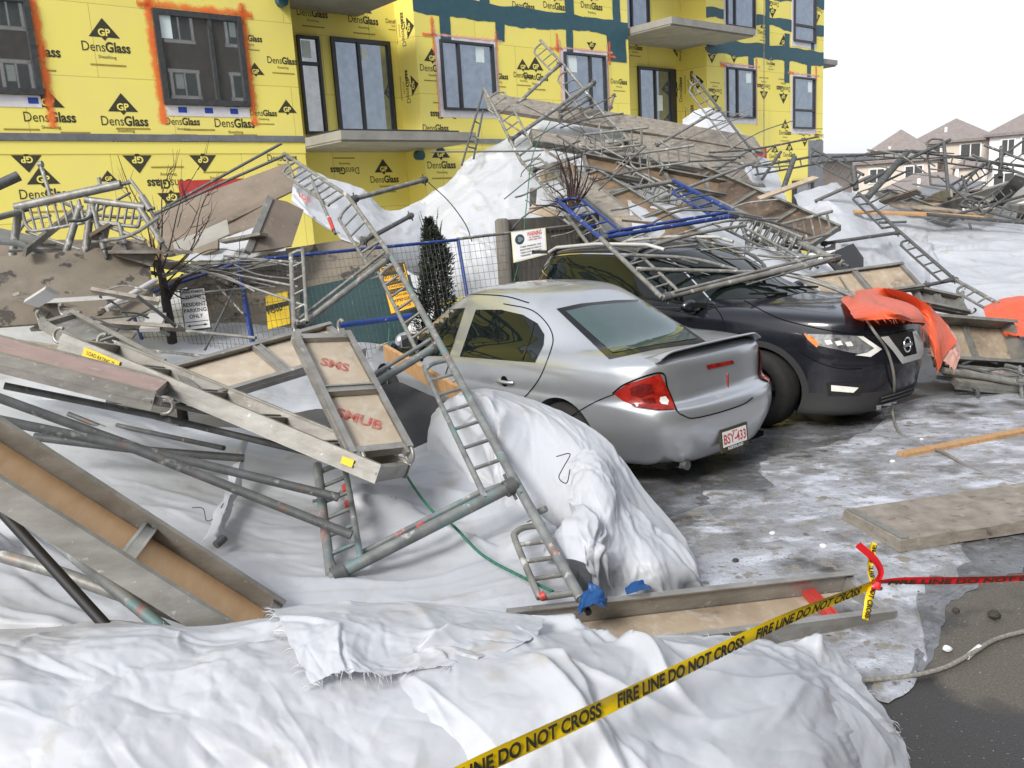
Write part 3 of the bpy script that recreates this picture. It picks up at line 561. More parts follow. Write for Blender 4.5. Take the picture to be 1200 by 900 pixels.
def sprayframe(u0, u1, z0, z1, wd=.36, ov=.2, sides='lrt', mat='spray'):
    if 'l' in sides: spray(((u0, z0 - ov), (u0, z1 + ov)), wd, mat)
    if 'r' in sides: spray(((u1, z0 - ov), (u1, z1 + ov)), wd, mat)
    if 't' in sides: spray(((u0 - ov, z1), (u1 + ov, z1)), wd, mat)
ST1 = [(.06, .2, .68, .97)]
# left bay: two dark framed windows with charcoal flashing and orange overspray
window(5.95, 7.62, 4.40, 6.06, split=.62, glass='darkglass', sticker=[(.05, .19, .7, .98)], fw=.1, fmat='frame_grey')
m = MB(); fbox(m, 5.98, 7.60, 4.2, 4.39, 0, .01); m.build('sill_tape', 'white_tape', BLD)
for k in range(3): m = MB(); fbox(m, 6.2 + k * .5, 6.36 + k * .5, 4.26, 4.36, .0102, .013); m.build('tape_print', 'blue_tape', BLD)
sprayframe(5.9, 7.68, 4.25, 6.12)
window(2.2, 3.95, 4.48, 6.04, split=.45, glass='darkglass', fw=.1, fmat='frame_grey', sticker=[(.05, .2, .1, .35)])
m = MB(); fbox(m, 2.2, 3.9, 4.28, 4.47, 0, .01); m.build('sill_tape', 'white_tape', BLD)
for k in range(2): m = MB(); fbox(m, 3.1 + k * .6, 3.26 + k * .6, 4.34, 4.44, .0102, .013); m.build('tape_print', 'blue_tape', BLD)
sprayframe(2.15, 4.02, 4.15, 6.1, sides='r')
# recess one: narrow window and sliding door
a = [fu(x, y, D0 + R1) for x, y in ((346, 40), (383, 152), (386, 44), (462, 155))]
window(a[0][0], a[1][0], 3.98, 6.0, o=-R1, split=.72, horiz=True, glass='darkglass', fw=.06, sticker=[(.2, .6, .78, .95)])
window(a[2][0], a[3][0] + .05, 3.90, 6.03, o=-R1, split=.45, glass='winglass', fw=.09, name='sliding_door', sticker=[(.5, .6, .8, .92)])
# middle bay
b1 = (fu(515, 60)[0], fu(577, 60)[0]); window(*b1, 4.48, 6.02, split=.33, flange='white_tape', sticker=[(.66, .82, .72, .95)]); sprayframe(b1[0] - .12, b1[1] + .12, 4.5, 6.12, sides='lrt', wd=.14, mat='sprayp')
spray(((b1[0] - .16, 5.7), (b1[0] - .16, 6.5)), .2); spray(((b1[1] + .14, 5.9), (b1[1] + .14, 6.35)), .16); spray(((b1[0] - .45, 6.1), (b1[0] - .05, 6.1)), .14)
b2 = (fu(661, 90)[0], fu(709, 90)[0]); window(*b2, 4.3, 6.02, split=.62, flange='white_tape', sticker=[(.1, .3, .72, .95)]); sprayframe(b2[0] - .12, b2[1] + .12, 4.4, 6.12, sides='lrt', wd=.14, mat='sprayp')
spray(((b2[0] - .2, 6.0), (b2[0] - .2, 6.45)), .2); spray(((b2[1] + .2, 5.8), (b2[1] + .2, 6.4)), .2); spray(((b2[0] - .5, 6.08), (b2[0], 6.08)), .16); spray(((b2[1], 6.02), (b2[1] + .45, 6.02)), .16)
b3 = (fu(748, 10)[0], fu(782, 10)[0]); window(b3[0], b3[1] + .3, 6.9, 8.7, o=-R2, split=.5)
# recess two: sliding door
a = [fu(x, 100, D0 + R2) for x in (747, 786)]; window(a[0] [0], a[1][0], 4.0, 6.05, o=-R2, split=.5, fw=.08, name='sliding_door', sticker=[(.55, .72, .4, .62)])
m = MB(); fbox(m, a[1][0] - .02, a[1][0] + .22, 4.0, 6.05, -R2 + .003, -R2 + .05); m.build('door_side_panel', 'frame_dark', BLD)
# right bay
c1 = (fu(851, 100)[0], fu(884, 100)[0]); c2 = (fu(929, 110)[0], fu(954, 110)[0])
for c, h, sp, zz in ((c1, False, .36, (4.55, 6.06)), (c2, True, .36, (4.28, 5.97))):
    window(*c, *zz, split=sp, horiz=h, flange='white_tape', sticker=[(.68, .86, .72, .92)]); sprayframe(c[0] - .12, c[1] + .12, zz[0], zz[1] + .1, wd=.14, sides='rt', mat='sprayp')
    spray(((c[0] - .3, 6.08), (c[0] + .05, 6.08)), .2); spray(((c[1] + .1, 5.85), (c[1] + .1, 6.4)), .2)
    window(*c, 7.25 - (.15 if h else 0), 8.9, split=sp * .8, horiz=h, flange='white_tape')
cw = (fu(928, 215)[0], fu(952, 215)[0]); window(cw[0], cw[1], 1.2, 2.55, split=.15, glass='darkglass', fw=.12)
# wall lights / boxes
for (x, y) in ((328, 2), (489, 182)):
    u, z = fu(x, y); m = MB(); m.tube([FP(u, z, .0), FP(u, z - .01, .16)], .11, 14); m.build('junction_box', 'membrane', BLD)
# printed marks on the sheathing
def logo(mp, u, z, s=1.0, rot=0, o=.004, mirror=1, U=UF, base=None, cut=None):
    """triangle with GP, board name, small line; s = triangle height in metres/.42; cut keeps only part of it"""
    c = FP(u, z, o) if base is None else base; xd = U * (math.cos(rot) * mirror) + ZF * math.sin(rot); yd = -U * (math.sin(rot) * mirror) + ZF * math.cos(rot)
    NN = np.cross(xd, yd); NN = NF if base is None else nrm(NN) * np.sign(NN @ (EYE - c))
    if cut != 'text': 
        mp.add([c + xd * x * s + yd * y * s for x, y in ((-.26, .06), (.26, .06), (0, .38))], [(0, 1, 2)], 0)
        mp.add([c + xd * x * s + yd * y * s for x, y in ((-.05, .06), (.05, .06), (0, .0))], [(0, 2, 1)], 0)
        put_text(mp, 'GP', c + yd * .135 * s + NN * .002, xd, yd, .12 * s, 1, bold=.03)
    if cut != 'tri':
        put_text(mp, 'Dens', c + xd * -.21 * s + yd * -.11 * s, xd, yd, .17 * s, 0, bold=.0, wmax=.38 * s)
        put_text(mp, 'Glass', c + xd * .20 * s + yd * -.11 * s, xd, yd, .17 * s, 0, bold=.03, wmax=.42 * s)
        put_text(mp, 'Sheathing', c + yd * -.27 * s, xd, yd, .055 * s, 0, wmax=.3 * s)
        mp.add([c + xd * x * s + yd * y * s for x, y in ((-.3, -.42), (.3, -.42), (.3, -.39), (-.3, -.39))], [(0, 1, 2, 3)], 2)
mp = MB()
def lg(px, py, s=1.0, rot=0, off=0, cut=None):
    u, z = fu(px, py, D0 - off); logo(mp, u, z, s, rot, off + .004, cut=cut)
PI = math.pi
for a in ((123, 48), (145, 135), (57, 130), (213, 137, .8, 0, 0, 'text'), (274, 138), (337, 135, .8, 0, 0, 'tri'), (38, 52, 1, 0, 0, 'text'), (52, 220), (160, 178, 1, PI), (237, 178, 1, PI), (290, 178, .8, PI, 0, 'text'), (200, 222, 1, PI), (128, 215, .6, 0, 0, 'tri'), (290, 40, .7, 0, 0, 'text'), (330, 66, .8, 0, 0, 'text')): lg(*a)
for a in ((300, 90, .7, 0, 0, 'tri'), (308, 128, .7, 0, 0, 'text'), (92, 178, .8, PI, 0, 'text'), (30, 178, .9, PI), (330, 180, .8, 0, 0, 'text'), (255, 222, .8, PI, 0, 'text')): lg(*a)
for a in ((425, 18, .95, 0, -R1), (365, 10, .9, 0, -R1), (462, 22, .6, 0, -R1, 'text'), (450, 205, .95, 0, -R1), (405, 205, .9, PI, -R1, 'text'), (405, 215, .8, PI, -R1, 'tri')): lg(*a)
for a in ((628, 85), (613, 84, .8), (517, 188), (507, 75, .9), (520, 140, .9, PI, 0, 'text'), (560, 138, .9, PI, 0, 'text'), (583, 85, .8, 0, 0, 'text'), (650, 2), (693, 2), (613, 2, .9, 0, 0, 'text'), (557, 3, .9, 0, 0, 'text'), (725, 92, .8, 0, 0, 'text'), (693, 48, .7, PI, 0, 'tri'), (510, 145, .9, 0, 0, 'text')): lg(*a)
for a in ((744, 52, .8, 0, -R2), (795, 105, .9, PI / 2, -R2), (795, 60, .7, PI / 2, -R2)): lg(*a)
for a in ((838, 110, .8, PI), (834, 62, .8, PI), (860, 62, .8, PI), (895, 105, .9, PI), (918, 108, 1, PI), (918, 55, 1), (895, 35, .8), (905, 8, .9, PI), (957, 15, .9, PI), (920, 152, .9), (943, 160, .9, PI), (925, 178, .9), (960, 162, .8, PI), (908, 180, .8, 0), (903, 72, .6)): lg(*a)
for (px, py, rr) in ((486, 98, R1), (486, 30, R1)):
    u, z = fu(px, py); c = FP(UB0, z, -.35) - UF * .004; logo(mp, 0, 0, .9, PI / 2, base=c, U=-NF)
for zz in (4.6, 5.6): c = FP(UC0, zz, -.45) - UF * .004; logo(mp, 0, 0, .9, PI / 2, base=c, U=-NF)
M['print_faint'] = mk('faint_print', (.30, .22, .04), (.36, .27, .05), rough=.8)
mp.build('sheathing_print', ['print', 'logo_yellow', 'print_faint'], BLD)

# ---------------------------------------------------------------- building across the lot, behind the camera (it shows in the glass)
u1, z1 = fu(200, 100, 2 * D0 + 6); 
OPP = thing('townhouse_block', NF * 6 + UF * 8, 'dark brown stucco block with white framed windows mirrored in the glass', 'building')
m = MB(); m.obb(NF * 10 + UF * 5.6 + ZF * 6.6, UF * 14.4, NF * 4, ZF * 6.6); m.build('wall', 'stucco', OPP)
for uu, hw in ((-5, .7), (-1.2, .7), (2.4, .6), (5.2, .6), (8.5, .5), (11.6, .7), (15.1, .58), (17.75, .5)):
    for zc, hh in ((2.2, .7), (5.4, .6), (8.4, .55), (10.75, .57)):
        c = UF * uu + NF * 5.97 + ZF * zc; f = MB()
        for sg in (-1, 1): f.obb(c + ZF * hh * sg, UF * (hw + .1), NF * .03, ZF * .07); f.obb(c + UF * hw * sg, UF * .06, NF * .03, ZF * hh)
        f.obb(c, UF * .03, NF * .03, ZF * hh); w_ = f.build('window', 'white', OPP)
        q = MB(); q.obb(c + NF * .01, UF * (hw - .03), NF * .012, ZF * hh); ob = q.build('pane', 'teal', OPP); ob.parent = w_
        if (int(uu * 10) + int(zc * 10)) % 3: q = MB(); q.obb(c - UF * hw * .4 + ZF * hh * .2 - NF * .006, UF * hw * .3, NF * .004, ZF * hh * .55); ob = q.build('blind', 'sticker', OPP); ob.parent = w_
# ---------------------------------------------------------------- houses beyond the lot
def house(label, base, ang, wd, dp, eave, peak, wall_m, side_m, wins, garage=None):
    t = thing('house', base, label, 'house', 'houses across the street'); a = math.radians(ang)
    X = np.array([math.cos(a), math.sin(a), 0]); Yv = np.array([-math.sin(a), math.cos(a), 0]); B = np.asarray(base, float)
    p = lambda x, y, z: B + X * x + Yv * y + ZF * z
    m = MB(); m.add([p(0, 0, -2), p(wd, 0, -2), p(wd, 0, eave), p(0, 0, eave)], [(0, 1, 2, 3)], 0)
    m.add([p(wd, 0, -2), p(wd, dp, -2), p(wd, dp, eave), p(wd, 0, eave)], [(0, 1, 2, 3)], 1); m.add([p(0, dp, -2), p(0, 0, -2), p(0, 0, eave), p(0, dp, eave)], [(0, 1, 2, 3)], 0); m.add([p(wd, dp, -2), p(0, dp, -2), p(0, dp, eave), p(wd, dp, eave)], [(0, 1, 2, 3)], 1)
    m.build('wall', [wall_m, side_m], t)
    o = .5; k = min(wd, dp) / 2; m = MB()
    r1, r2 = (p(wd / 2, k, peak), p(wd / 2, dp - k, peak)) if dp > wd else (p(k, dp / 2, peak), p(wd - k, dp / 2, peak))
    e = [p(-o, -o, eave - .05), p(wd + o, -o, eave - .05), p(wd + o, dp + o, eave - .05), p(-o, dp + o, eave - .05)]
    if dp > wd: m.add(e + [r1, r2], [(0, 1, 4), (1, 2, 5, 4), (2, 3, 5), (3, 0, 4, 5)])
    else: m.add(e + [r1, r2], [(0, 1, 5, 4), (1, 2, 5), (2, 3, 4, 5), (3, 0, 4)])
    m.add([q - ZF * .25 for q in e] + e, [(0, 1, 5, 4), (1, 2, 6, 5), (2, 3, 7, 6), (3, 0, 4, 7), (3, 2, 1, 0)])
    rf = m.build('roof', 'shingle', t)
    v = MB(); v.tube([p(wd * .4, 1.2, eave + .6), p(wd * .4, 1.2, eave + 1.35)], .15, 8); vo = v.build('roof_vent', 'white', t); vo.parent = rf
    for (x, z, w_, h_) in wins:
        f = MB(); f.obb(p(x, -.03, z), X * (w_ / 2 + .1), Yv * .05, ZF * (h_ / 2 + .1)); fo = f.build('window', 'white', t)
        for s in (-1, 1):
            g_ = MB(); g_.obb(p(x + s * w_ / 4, -.1, z), X * (w_ / 4 - .05), Yv * .02, ZF * (h_ / 2)); go = g_.build('pane', 'frame_grey', t); go.parent = fo
    if garage:
        x0, x1, dz, hz, gm = garage; m = MB(); m.obb(p((x0 + x1) / 2, -2, dz / 2 - 1), X * (x1 - x0) / 2, Yv * 2, ZF * (dz / 2 + 1)); m.build('porch', gm, t)
        m = MB(); q = [p(x0 - .4, -4.4, dz), p(x1 + .4, -4.4, dz), p(x1 + .4, 0, dz), p(x0 - .4, 0, dz)]; m.add(q + [p((x0 + x1) / 2, -1.2, dz + hz), p((x0 + x1) / 2, 0, dz + hz)], [(0, 1, 4), (1, 2, 5, 4), (3, 0, 4, 5), (3, 2, 1, 0)]); m.build('porch_roof', 'shingle', t)
        for xx in (x0 + .3, x1 - .3): m = MB(); m.beam(p(xx, -4.2, -2), p(xx, -4.2, dz), X * .3, Yv * .3); m.build('porch_post', 'white', t)
def gpt(px, d): q = P(px, 217, d); return np.array([q[0], q[1], 0])
house('brown hip roofed house with tan walls nearest the yellow building', gpt(1003, 88), -30, 7.5, 10, 4.9, 8.0, 'beige', 'beige_dark', [(2, 3.4, 1.4, 1.3), (5.4, 3.4, 1.6, 1.4), (2, .8, 1.4, 1.3), (5.2, .6, 1.8, 1.5)], (3.8, 7.2, 1.9, .9, 'beige'))
house('beige two storey house with grey hip roof between the brown house and the white house', gpt(1069, 90), -32, 7.2, 9.5, 6.6, 8.9, 'beige', 'beige_dark', [(1.8, 5.3, 1.5, 1.3), (5.3, 5.3, 1.8, 1.4), (1.4, 1.9, 1.6, 1.6), (4.6, 1.9, 1.4, 1.2), (1.6, -.6, 1.4, 1.3), (5.2, -.6, 1.8, 1.3)], (4.2, 7.1, 3.6, 1.4, 'beige'))
house('white two storey house with brown roof at the far right', gpt(1157, 84), -34, 10, 9, 6.7, 9.6, 'siding_white', 'siding_white', [(1.6, 5.3, 1.1, 1.4), (3.6, 5.3, 1.8, 1.6), (7, 5.3, 1.6, 1.5), (1.4, 2.1, 1.8, 1.5), (4.6, 2.1, 1.2, 1.5), (1.6, -.6, 1.6, 1.4)], (.3, 4.5, .9, .9, 'siding_white'))
house('small tan house with a low brown roof behind the scaffold wreckage', gpt(1022, 70), -20, 9, 7, 1.4, 3.2, 'beige_dark', 'beige_dark', [(2, .2, 1.5, 1.2), (6, .2, 1.5, 1.2)])
m = MB(); m.obb(FP(31.4, 1.6, -4), UF * 1.6, NF * 3, ZF * 1.6); t = thing('site_shed', FP(31.4, 0, -4), 'flat roofed dark canopy hut just past the building corner', 'shed'); m.build('wall', 'beige_dark', t)
m = MB(); m.obb(FP(31.6, 3.35, -4), UF * 2.1, NF * 3.5, ZF * .14); m.build('roof', 'flash', t)
# ============================================================ CARS
def loop_pts(L, M_=26):
    xr, xf, b, n = L['xr'], L['xf'], L['b'], L.get('n', 4.5)
    th = np.linspace(math.pi, 0, 900); c, s = np.cos(th), np.sin(th)
    nr_, nf_ = n if isinstance(n, tuple) else (n, n)
    ex = np.where(c < 0, 2 / nr_, 2 / nf_)
    xc, a = (xr + xf) / 2, (xf - xr) / 2
    x = xc + a * np.sign(c) * np.abs(c) ** ex; y = b * np.abs(s) ** ex
    tp = L.get('taper'); 
    if tp: y = y * np.interp(x, [t[0] for t in tp], [t[1] for t in tp])
    if 'bow' in L:                                  # plan bow of the ends
        pass
    d = np.r_[0, np.cumsum(np.hypot(np.diff(x), np.diff(y)))]; t = np.linspace(0, d[-1], M_)
    x, y = np.interp(t, d, x), np.interp(t, d, y)
    z = L['z']; z = np.full_like(x, z) if not isinstance(z, (list, tuple)) else np.interp(x, [q[0] for q in z], [q[1] for q in z])
    if 'crown' in L: z = z + L['crown'] * (1 - (y / (b + 1e-6)) ** 2)
    return np.stack([x, y, z], 1)
def car_body(loops, roofcrown, botz, levels=2, M_=26):
    R = [loop_pts(L, M_) for L in loops]; K = len(R); v, f = [], []
    for r in R:
        v += [tuple(p) for p in r]; v += [(p[0], -p[1], p[2]) for p in r[1:-1]]
    per = 2 * M_ - 2
    ring = list(range(M_)) + [M_ + (M_ - 2) - 1 - i for i in range(M_ - 2)]      # order round the loop
    for k in range(K - 1):
        for i in range(per):
            a, b = ring[i], ring[(i + 1) % per]; f.append((k * per + b, k * per + a, (k + 1) * per + a, (k + 1) * per + b))
    def cap(k, zz, flip):
        base = len(v); r = R[k]
        for i in range(1, M_ - 1): v.append((r[i][0], 0, r[i][2] + zz))
        Lx = lambda i: k * per + i
        Rx = lambda i: k * per + (i if i in (0, M_ - 1) else M_ + i - 1)
        S = lambda i: Lx(i) if i in (0, M_ - 1) else base + i - 1
        for i in range(M_ - 1):
            for X_, fl in ((Lx, flip), (Rx, not flip)):
                q = [X_(i), X_(i + 1), S(i + 1), S(i)]; q = list(dict.fromkeys(q))
                f.append(tuple(q if not fl else q[::-1]))
    cap(K - 1, roofcrown, True); cap(0, botz, False)
    me = bpy.data.meshes.new('car'); me.from_pydata(v, [], f); bm = bmesh.new(); bm.from_mesh(me); bmesh.ops.recalc_face_normals(bm, faces=bm.faces); bm.to_mesh(me); bm.free()
    o = bpy.data.objects.new('car', me); COL.objects.link(o)
    o.modifiers.new('s', 'SUBSURF').levels = levels
    return o
def bake(o):
    dg = bpy.context.evaluated_depsgraph_get(); dg.update(); me = bpy.data.meshes.new_from_object(o.evaluated_get(dg)); old = o.data; o.modifiers.clear(); o.data = me; bpy.data.meshes.remove(old); return o
def cyl_obj(c, r, y0, y1, n=48):
    bm = bmesh.new(); bmesh.ops.create_cone(bm, cap_ends=True, segments=n, radius1=r, radius2=r, depth=y1 - y0, matrix=Matrix.Translation((c[0], (y0 + y1) / 2, c[1])) @ Matrix.Rotation(math.pi / 2, 4, 'X'))
    me = bpy.data.meshes.new('cut'); bm.to_mesh(me); bm.free(); o = bpy.data.objects.new('cut', me); COL.objects.link(o); return o
def cut_arches(o, cs):
    for c, r in cs:
        for y0, y1 in ((.55, 1.2), (-1.2, -.55)):
            k = cyl_obj(c, r, y0, y1); md = o.modifiers.new('b', 'BOOLEAN'); md.operation = 'DIFFERENCE'; md.object = k; md.solver = 'EXACT'
            bake(o); bpy.data.objects.remove(k)
    for p in o.data.polygons: p.use_smooth = True
class Car:
    def __init__(s, name, loc, yaw, label, cat, loops, crown, bot, arches, paint):
        s.root = thing(name, loc, label, cat, rotz=yaw); LOC[s.root.name] = np.zeros(3)
        c, q = math.cos(yaw), math.sin(yaw); s.R = np.array([[c, -q, 0], [q, c, 0], [0, 0, 1.0]]); s.loc = np.array(loc, float)
        o = car_body(loops, crown, bot); bake(o); s.bvh0 = BVHTree.FromPolygons([tuple(v.co) for v in o.data.vertices], [tuple(p.vertices) for p in o.data.polygons])
        cut_arches(o, arches); me = o.data; me.name = 'body'; o.name = 'body'; o.parent = s.root; s.body = o
        for mt in paint: me.materials.append(M[mt])
        try: me.set_sharp_from_angle(angle=math.radians(38))
        except Exception: pass
    def l(s, w): return s.R.T @ (np.asarray(w) - s.loc)
    def w(s, l_): return s.R @ np.asarray(l_) + s.loc
    def _emit(s, bm, hit, name, mat, mirror, parent, off, th):
        V, ok = {}, {}
        for v in bm.verts:
            V[v.index] = hit(v.co); 
        for sg in ((1, -1) if mirror else (1,)):
            mb = MB(); idx = {}; n0 = len(V)
            vs = []; 
            for i, (p, n) in V.items():
                if p is None: continue
                idx[i] = len(vs); vs.append(np.array([p[0] + n[0] * off, (p[1] + n[1] * off) * sg, p[2] + n[2] * off]))
            fs = []
            for f in bm.faces:
                q = [v.index for v in f.verts]
                if all(i in idx for i in q): fs.append(tuple(idx[i] for i in (q if sg > 0 else q[::-1])))
            mb.add(vs, fs, 0, True); o = mb.build(name, mat, parent or s.root, local=True); out = o
        return out
    def _bm(s, poly, g):
        bm = bmesh.new(); f = bm.faces.new([bm.verts.new((x, y, 0)) for x, y in poly]); bm.normal_update(); bmesh.ops.triangulate(bm, faces=[f])
        P_ = np.array(poly)
        for ax in (0, 1):
            lo, hi = P_[:, ax].min(), P_[:, ax].max()
            for t in np.arange(lo + g, hi, g):
                no = (1, 0, 0) if ax == 0 else (0, 1, 0); co = (t, 0, 0) if ax == 0 else (0, t, 0)
                bmesh.ops.bisect_plane(bm, geom=bm.verts[:] + bm.edges[:] + bm.faces[:], plane_co=co, plane_no=no)
        bm.verts.index_update(); return bm
    def px(s, name, mat, poly, off=.004, g=6, mirror=True, parent=None):
        """outline measured in the photograph, laid on the bodywork"""
        o_ = Vector(s.l(EYE)); bm = s._bm(poly, g)
        def hit(co):
            d = Vector(s.R.T @ ray(co.x, co.y)).normalized(); p, n, i, t = s.bvh0.ray_cast(o_, d)
            if p is None: return None, None
            if n.dot(d) > 0: n = -n
            return p, n
        r = s._emit(bm, hit, name, mat, mirror, parent, off, 0); bm.free(); return r
    def ax(s, name, mat, poly, fn, d, off=.004, g=.05, mirror=False, parent=None):
        """outline in the car's own axes: fn maps (a,b) to a start point, d is the casting direction"""
        bm = s._bm(poly, g); d = Vector(d).normalized()
        def hit(co):
            p, n, i, t = s.bvh0.ray_cast(Vector(fn(co.x, co.y)), d)
            if p is None: return None, None
            if n.dot(d) > 0: n = -n
            return p, n
        r = s._emit(bm, hit, name, mat, mirror, parent, off, 0); bm.free(); return r
    def line(s, name, mat, pts, wd, off=.003, mirror=True, n=40, parent=None):
        """a thin strip along pixels of the photograph (wd in metres)"""
        o_ = Vector(s.l(EYE)); P3, N3 = [], []
        for x, y, _ in spline([(a, b, 0) for a, b in pts], n):
            d = Vector(s.R.T @ ray(x, y)).normalized(); p, nn, i, t = s.bvh0.ray_cast(o_, d)
            if p is not None: P3.append(np.array(p)); N3.append(np.array(nn if nn.dot(d) < 0 else -nn))
        for sg in ((1, -1) if mirror else (1,)):
            vs = []
            for i in range(len(P3)):
                t = nrm(P3[min(i + 1, len(P3) - 1)] - P3[max(i - 1, 0)]); sd = nrm(np.cross(N3[i], t)) * wd / 2
                for k in (-1, 1): q = P3[i] + sd * k + N3[i] * off; vs.append((q[0], q[1] * sg, q[2]))
            mb = MB(); mb.add(vs, [(2 * i, 2 * i + 1, 2 * i + 3, 2 * i + 2) for i in range(len(P3) - 1)]); o = mb.build(name, mat, parent or s.root, local=True)
        return o
    def at(s, px, py):
        o_ = Vector(s.l(EYE)); d = Vector(s.R.T @ ray(px, py)).normalized(); p, n, i, t = s.bvh0.ray_cast(o_, d)
        if p is None: raise Exception('miss %s %s' % (px, py))
        return np.array(p), np.array(n if n.dot(d) < 0 else -n)
def wheel(car, x, y, r, wdt, sgn, spokes=5, rimmat='rim'):
    """wheel = tyre + rim with spokes, y is the outer face"""
    def lathe(prof, mat, name, par, smooth=True, n=40):
        mb = MB(); k = len(prof); vs = []
        for i in range(n):
            a = 2 * math.pi * i / n
            for (rr, yy) in prof: vs.append((x + rr * math.cos(a), y - sgn * yy, r + rr * math.sin(a)))
        fs = [(i * k + j, i * k + j + 1, ((i + 1) % n) * k + j + 1, ((i + 1) % n) * k + j) for i in range(n) for j in range(k - 1)]
        mb.add(vs, fs, 0, smooth); return mb.build(name, mat, par, local=True)
    t = lathe([(r * .62, .015), (r * .66, .0), (r * .85, -.012), (r * .95, .005), (r, .035), (r, wdt - .03), (r * .95, wdt), (r * .62, wdt)], 'tyre', 'wheel', car.root)
    lathe([(r * .63, .01), (r * .6, .02), (r * .57, .06), (r * .5, .1), (0.01, .1)], 'plastic', 'rim_barrel', t)
    mb = MB()
    for i in range(spokes):
        a = 2 * math.pi * i / spokes + .3
        for da in (-.13, .13):
            d0 = np.array([math.cos(a), 0, math.sin(a)]); d1 = np.array([math.cos(a + da), 0, math.sin(a + da)]); o0 = np.array([x, y - sgn * .03, r])
            mb.beam(o0 + d0 * r * .08, o0 + d1 * r * .6, np.cross(d0, (0, 1, 0)) * .035, (0, .025, 0))
    mb.tube([(x, y - sgn * .02, r), (x, y - sgn * .06, r)], r * .15, 14); mb.build('rim', rimmat, t, local=True)

# ---------------------------------------------------------------- silver sedan
YAW = math.radians(129)
tp = [(-2.3, .985), (-1.9, 1.0), (-1.3, 1), (1.2, 1), (1.9, .96), (2.3, .85)]
sed = [dict(xr=-2.10, xf=2.10, b=.74, z=.19, taper=tp), dict(xr=-2.19, xf=2.2, b=.82, z=.215, taper=tp), dict(xr=-2.235, xf=2.26, b=.85, z=.30, taper=tp),
       dict(xr=-2.265, xf=2.29, b=.862, z=.44, taper=tp, n=(6.0, 3.5)), dict(xr=-2.275, xf=2.29, b=.866, z=.56, taper=tp, n=(6.0, 3.5)), dict(xr=-2.26, xf=2.27, b=.866, z=[(-2.3, .635), (-1.9, .65), (2, .64)], taper=tp, n=(6.0, 3.5)),
       dict(xr=-2.235, xf=2.24, b=.864, z=[(-2.3, .655), (-1.9, .675), (2, .66)], taper=tp, n=(6.0, 3.5)), dict(xr=-2.155, xf=2.22, b=.862, z=[(-2.3, .664), (-1.9, .70), (2, .67)], taper=tp, n=(6.0, 3.5)),
       dict(xr=-2.15, xf=2.16, b=.868, z=[(-2.3, .76), (-1.6, .79), (1.2, .74), (2.2, .69)], taper=tp, n=(6.0, 3.2)),
       dict(xr=-2.145, xf=2.1, b=.862, z=[(-2.3, .93), (-1.6, .91), (0, .86), (1.2, .82), (2.2, .71)], taper=tp, n=(6.0, 3.2)),
       dict(xr=-2.13, xf=2.05, b=.83, z=[(-2.3, .985), (-1.6, .97), (0, .91), (1.2, .86), (2.2, .73)], taper=tp, n=(6.0, 3.2)),
       dict(xr=-2.075, xf=1.98, b=.775, z=[(-2.3, 1.005), (-1.6, 1.0), (0, .945), (1.2, .885), (2.2, .75)], crown=.015, n=(5, 3.2), taper=tp),
       dict(xr=-1.86, xf=1.65, b=.74, z=[(-2.3, 1.01), (-1.6, 1.02), (0, .97), (1.2, .91), (2.2, .78)], crown=.02, n=(3.8, 3.2)),
       dict(xr=-1.60, xf=1.36, b=.722, z=[(-1.7, 1.03), (0, 1.0), (1.2, .94), (1.4, .93)], crown=.012, n=(3.6, 3)),
       dict(xr=-1.42, xf=1.12, b=.69, z=[(-1.7, 1.12), (0, 1.12), (1.2, 1.04)], n=(3.4, 3)),
       dict(xr=-1.08, xf=.74, b=.625, z=[(-1.2, 1.285), (0, 1.29), (.8, 1.25)], n=(3.3, 3)),
       dict(xr=-.86, xf=.48, b=.575, z=[(-.9, 1.375), (-.3, 1.395), (.5, 1.365)], n=(3.2, 3)),
       dict(xr=-.74, xf=.34, b=.51, z=[(-.8, 1.41), (-.2, 1.43), (.4, 1.40)], n=(3.0, 3)),
       dict(xr=-.55, xf=.18, b=.36, z=[(-.6, 1.432), (0, 1.447), (.2, 1.435)], n=(2.6, 2.6))]
SEDAN = Car('sedan', (.21, 7.94, 0), YAW, 'silver four door sedan with a rear spoiler parked beside the black suv', 'car', sed, .012, -.005, [((1.33, .315), .36), ((-1.29, .315), .36)], ['silver'])
S = SEDAN
w1 = S.px('front_window', 'autoglass', [(455, 418), (458, 405), (486, 375), (510, 364), (545, 361), (527, 417)], off=.004)
w2 = S.px('rear_door_window', 'autoglass', [(539, 418), (558, 363), (587, 363), (613, 369), (630, 379), (638, 392), (637, 404), (627, 425)], off=.004)
S.line('window_bar', 'frit', [(612, 422), (622, 395), (626, 377)], .02, off=.008, parent=w2)
S.px('rear_window', 'frit', [(652, 362), (680, 356), (720, 352), (757, 351), (828, 401), (770, 409), (714, 421)], off=.003, mirror=False)
S.px('rear_window_pane', 'rearglass', [(663, 365), (690, 359), (720, 356), (755, 354), (817, 397), (765, 405), (718, 414)], off=.006, mirror=False)
S.px('brake_lamp', 'tail_red', [(827, 428), (858, 422), (860, 426), (829, 433)], off=.006, mirror=False)
tl = S.px('tail_lamp', 'tail_red', [(720, 461), (735, 450), (773, 438), (781, 455), (791, 480), (770, 481), (745, 477), (731, 470)], off=.012, g=5)
for pl_ in ([(738, 455), (752, 449), (764, 450), (766, 460), (752, 466), (740, 463)], [(752, 468), (766, 465), (770, 474), (758, 476)]): S.px('lamp_bulb', 'lamp_dark', pl_, off=.0145, g=4, parent=tl)
S.px('reverse_lens', 'lamp_white', [(773, 465), (779, 464), (783, 470), (782, 476), (775, 475), (772, 470)], off=.016, g=4, parent=tl)
S.line('lamp_edge', 'gap', [(718, 461), (735, 449), (774, 437), (782, 455), (793, 482)], .012, off=.006)
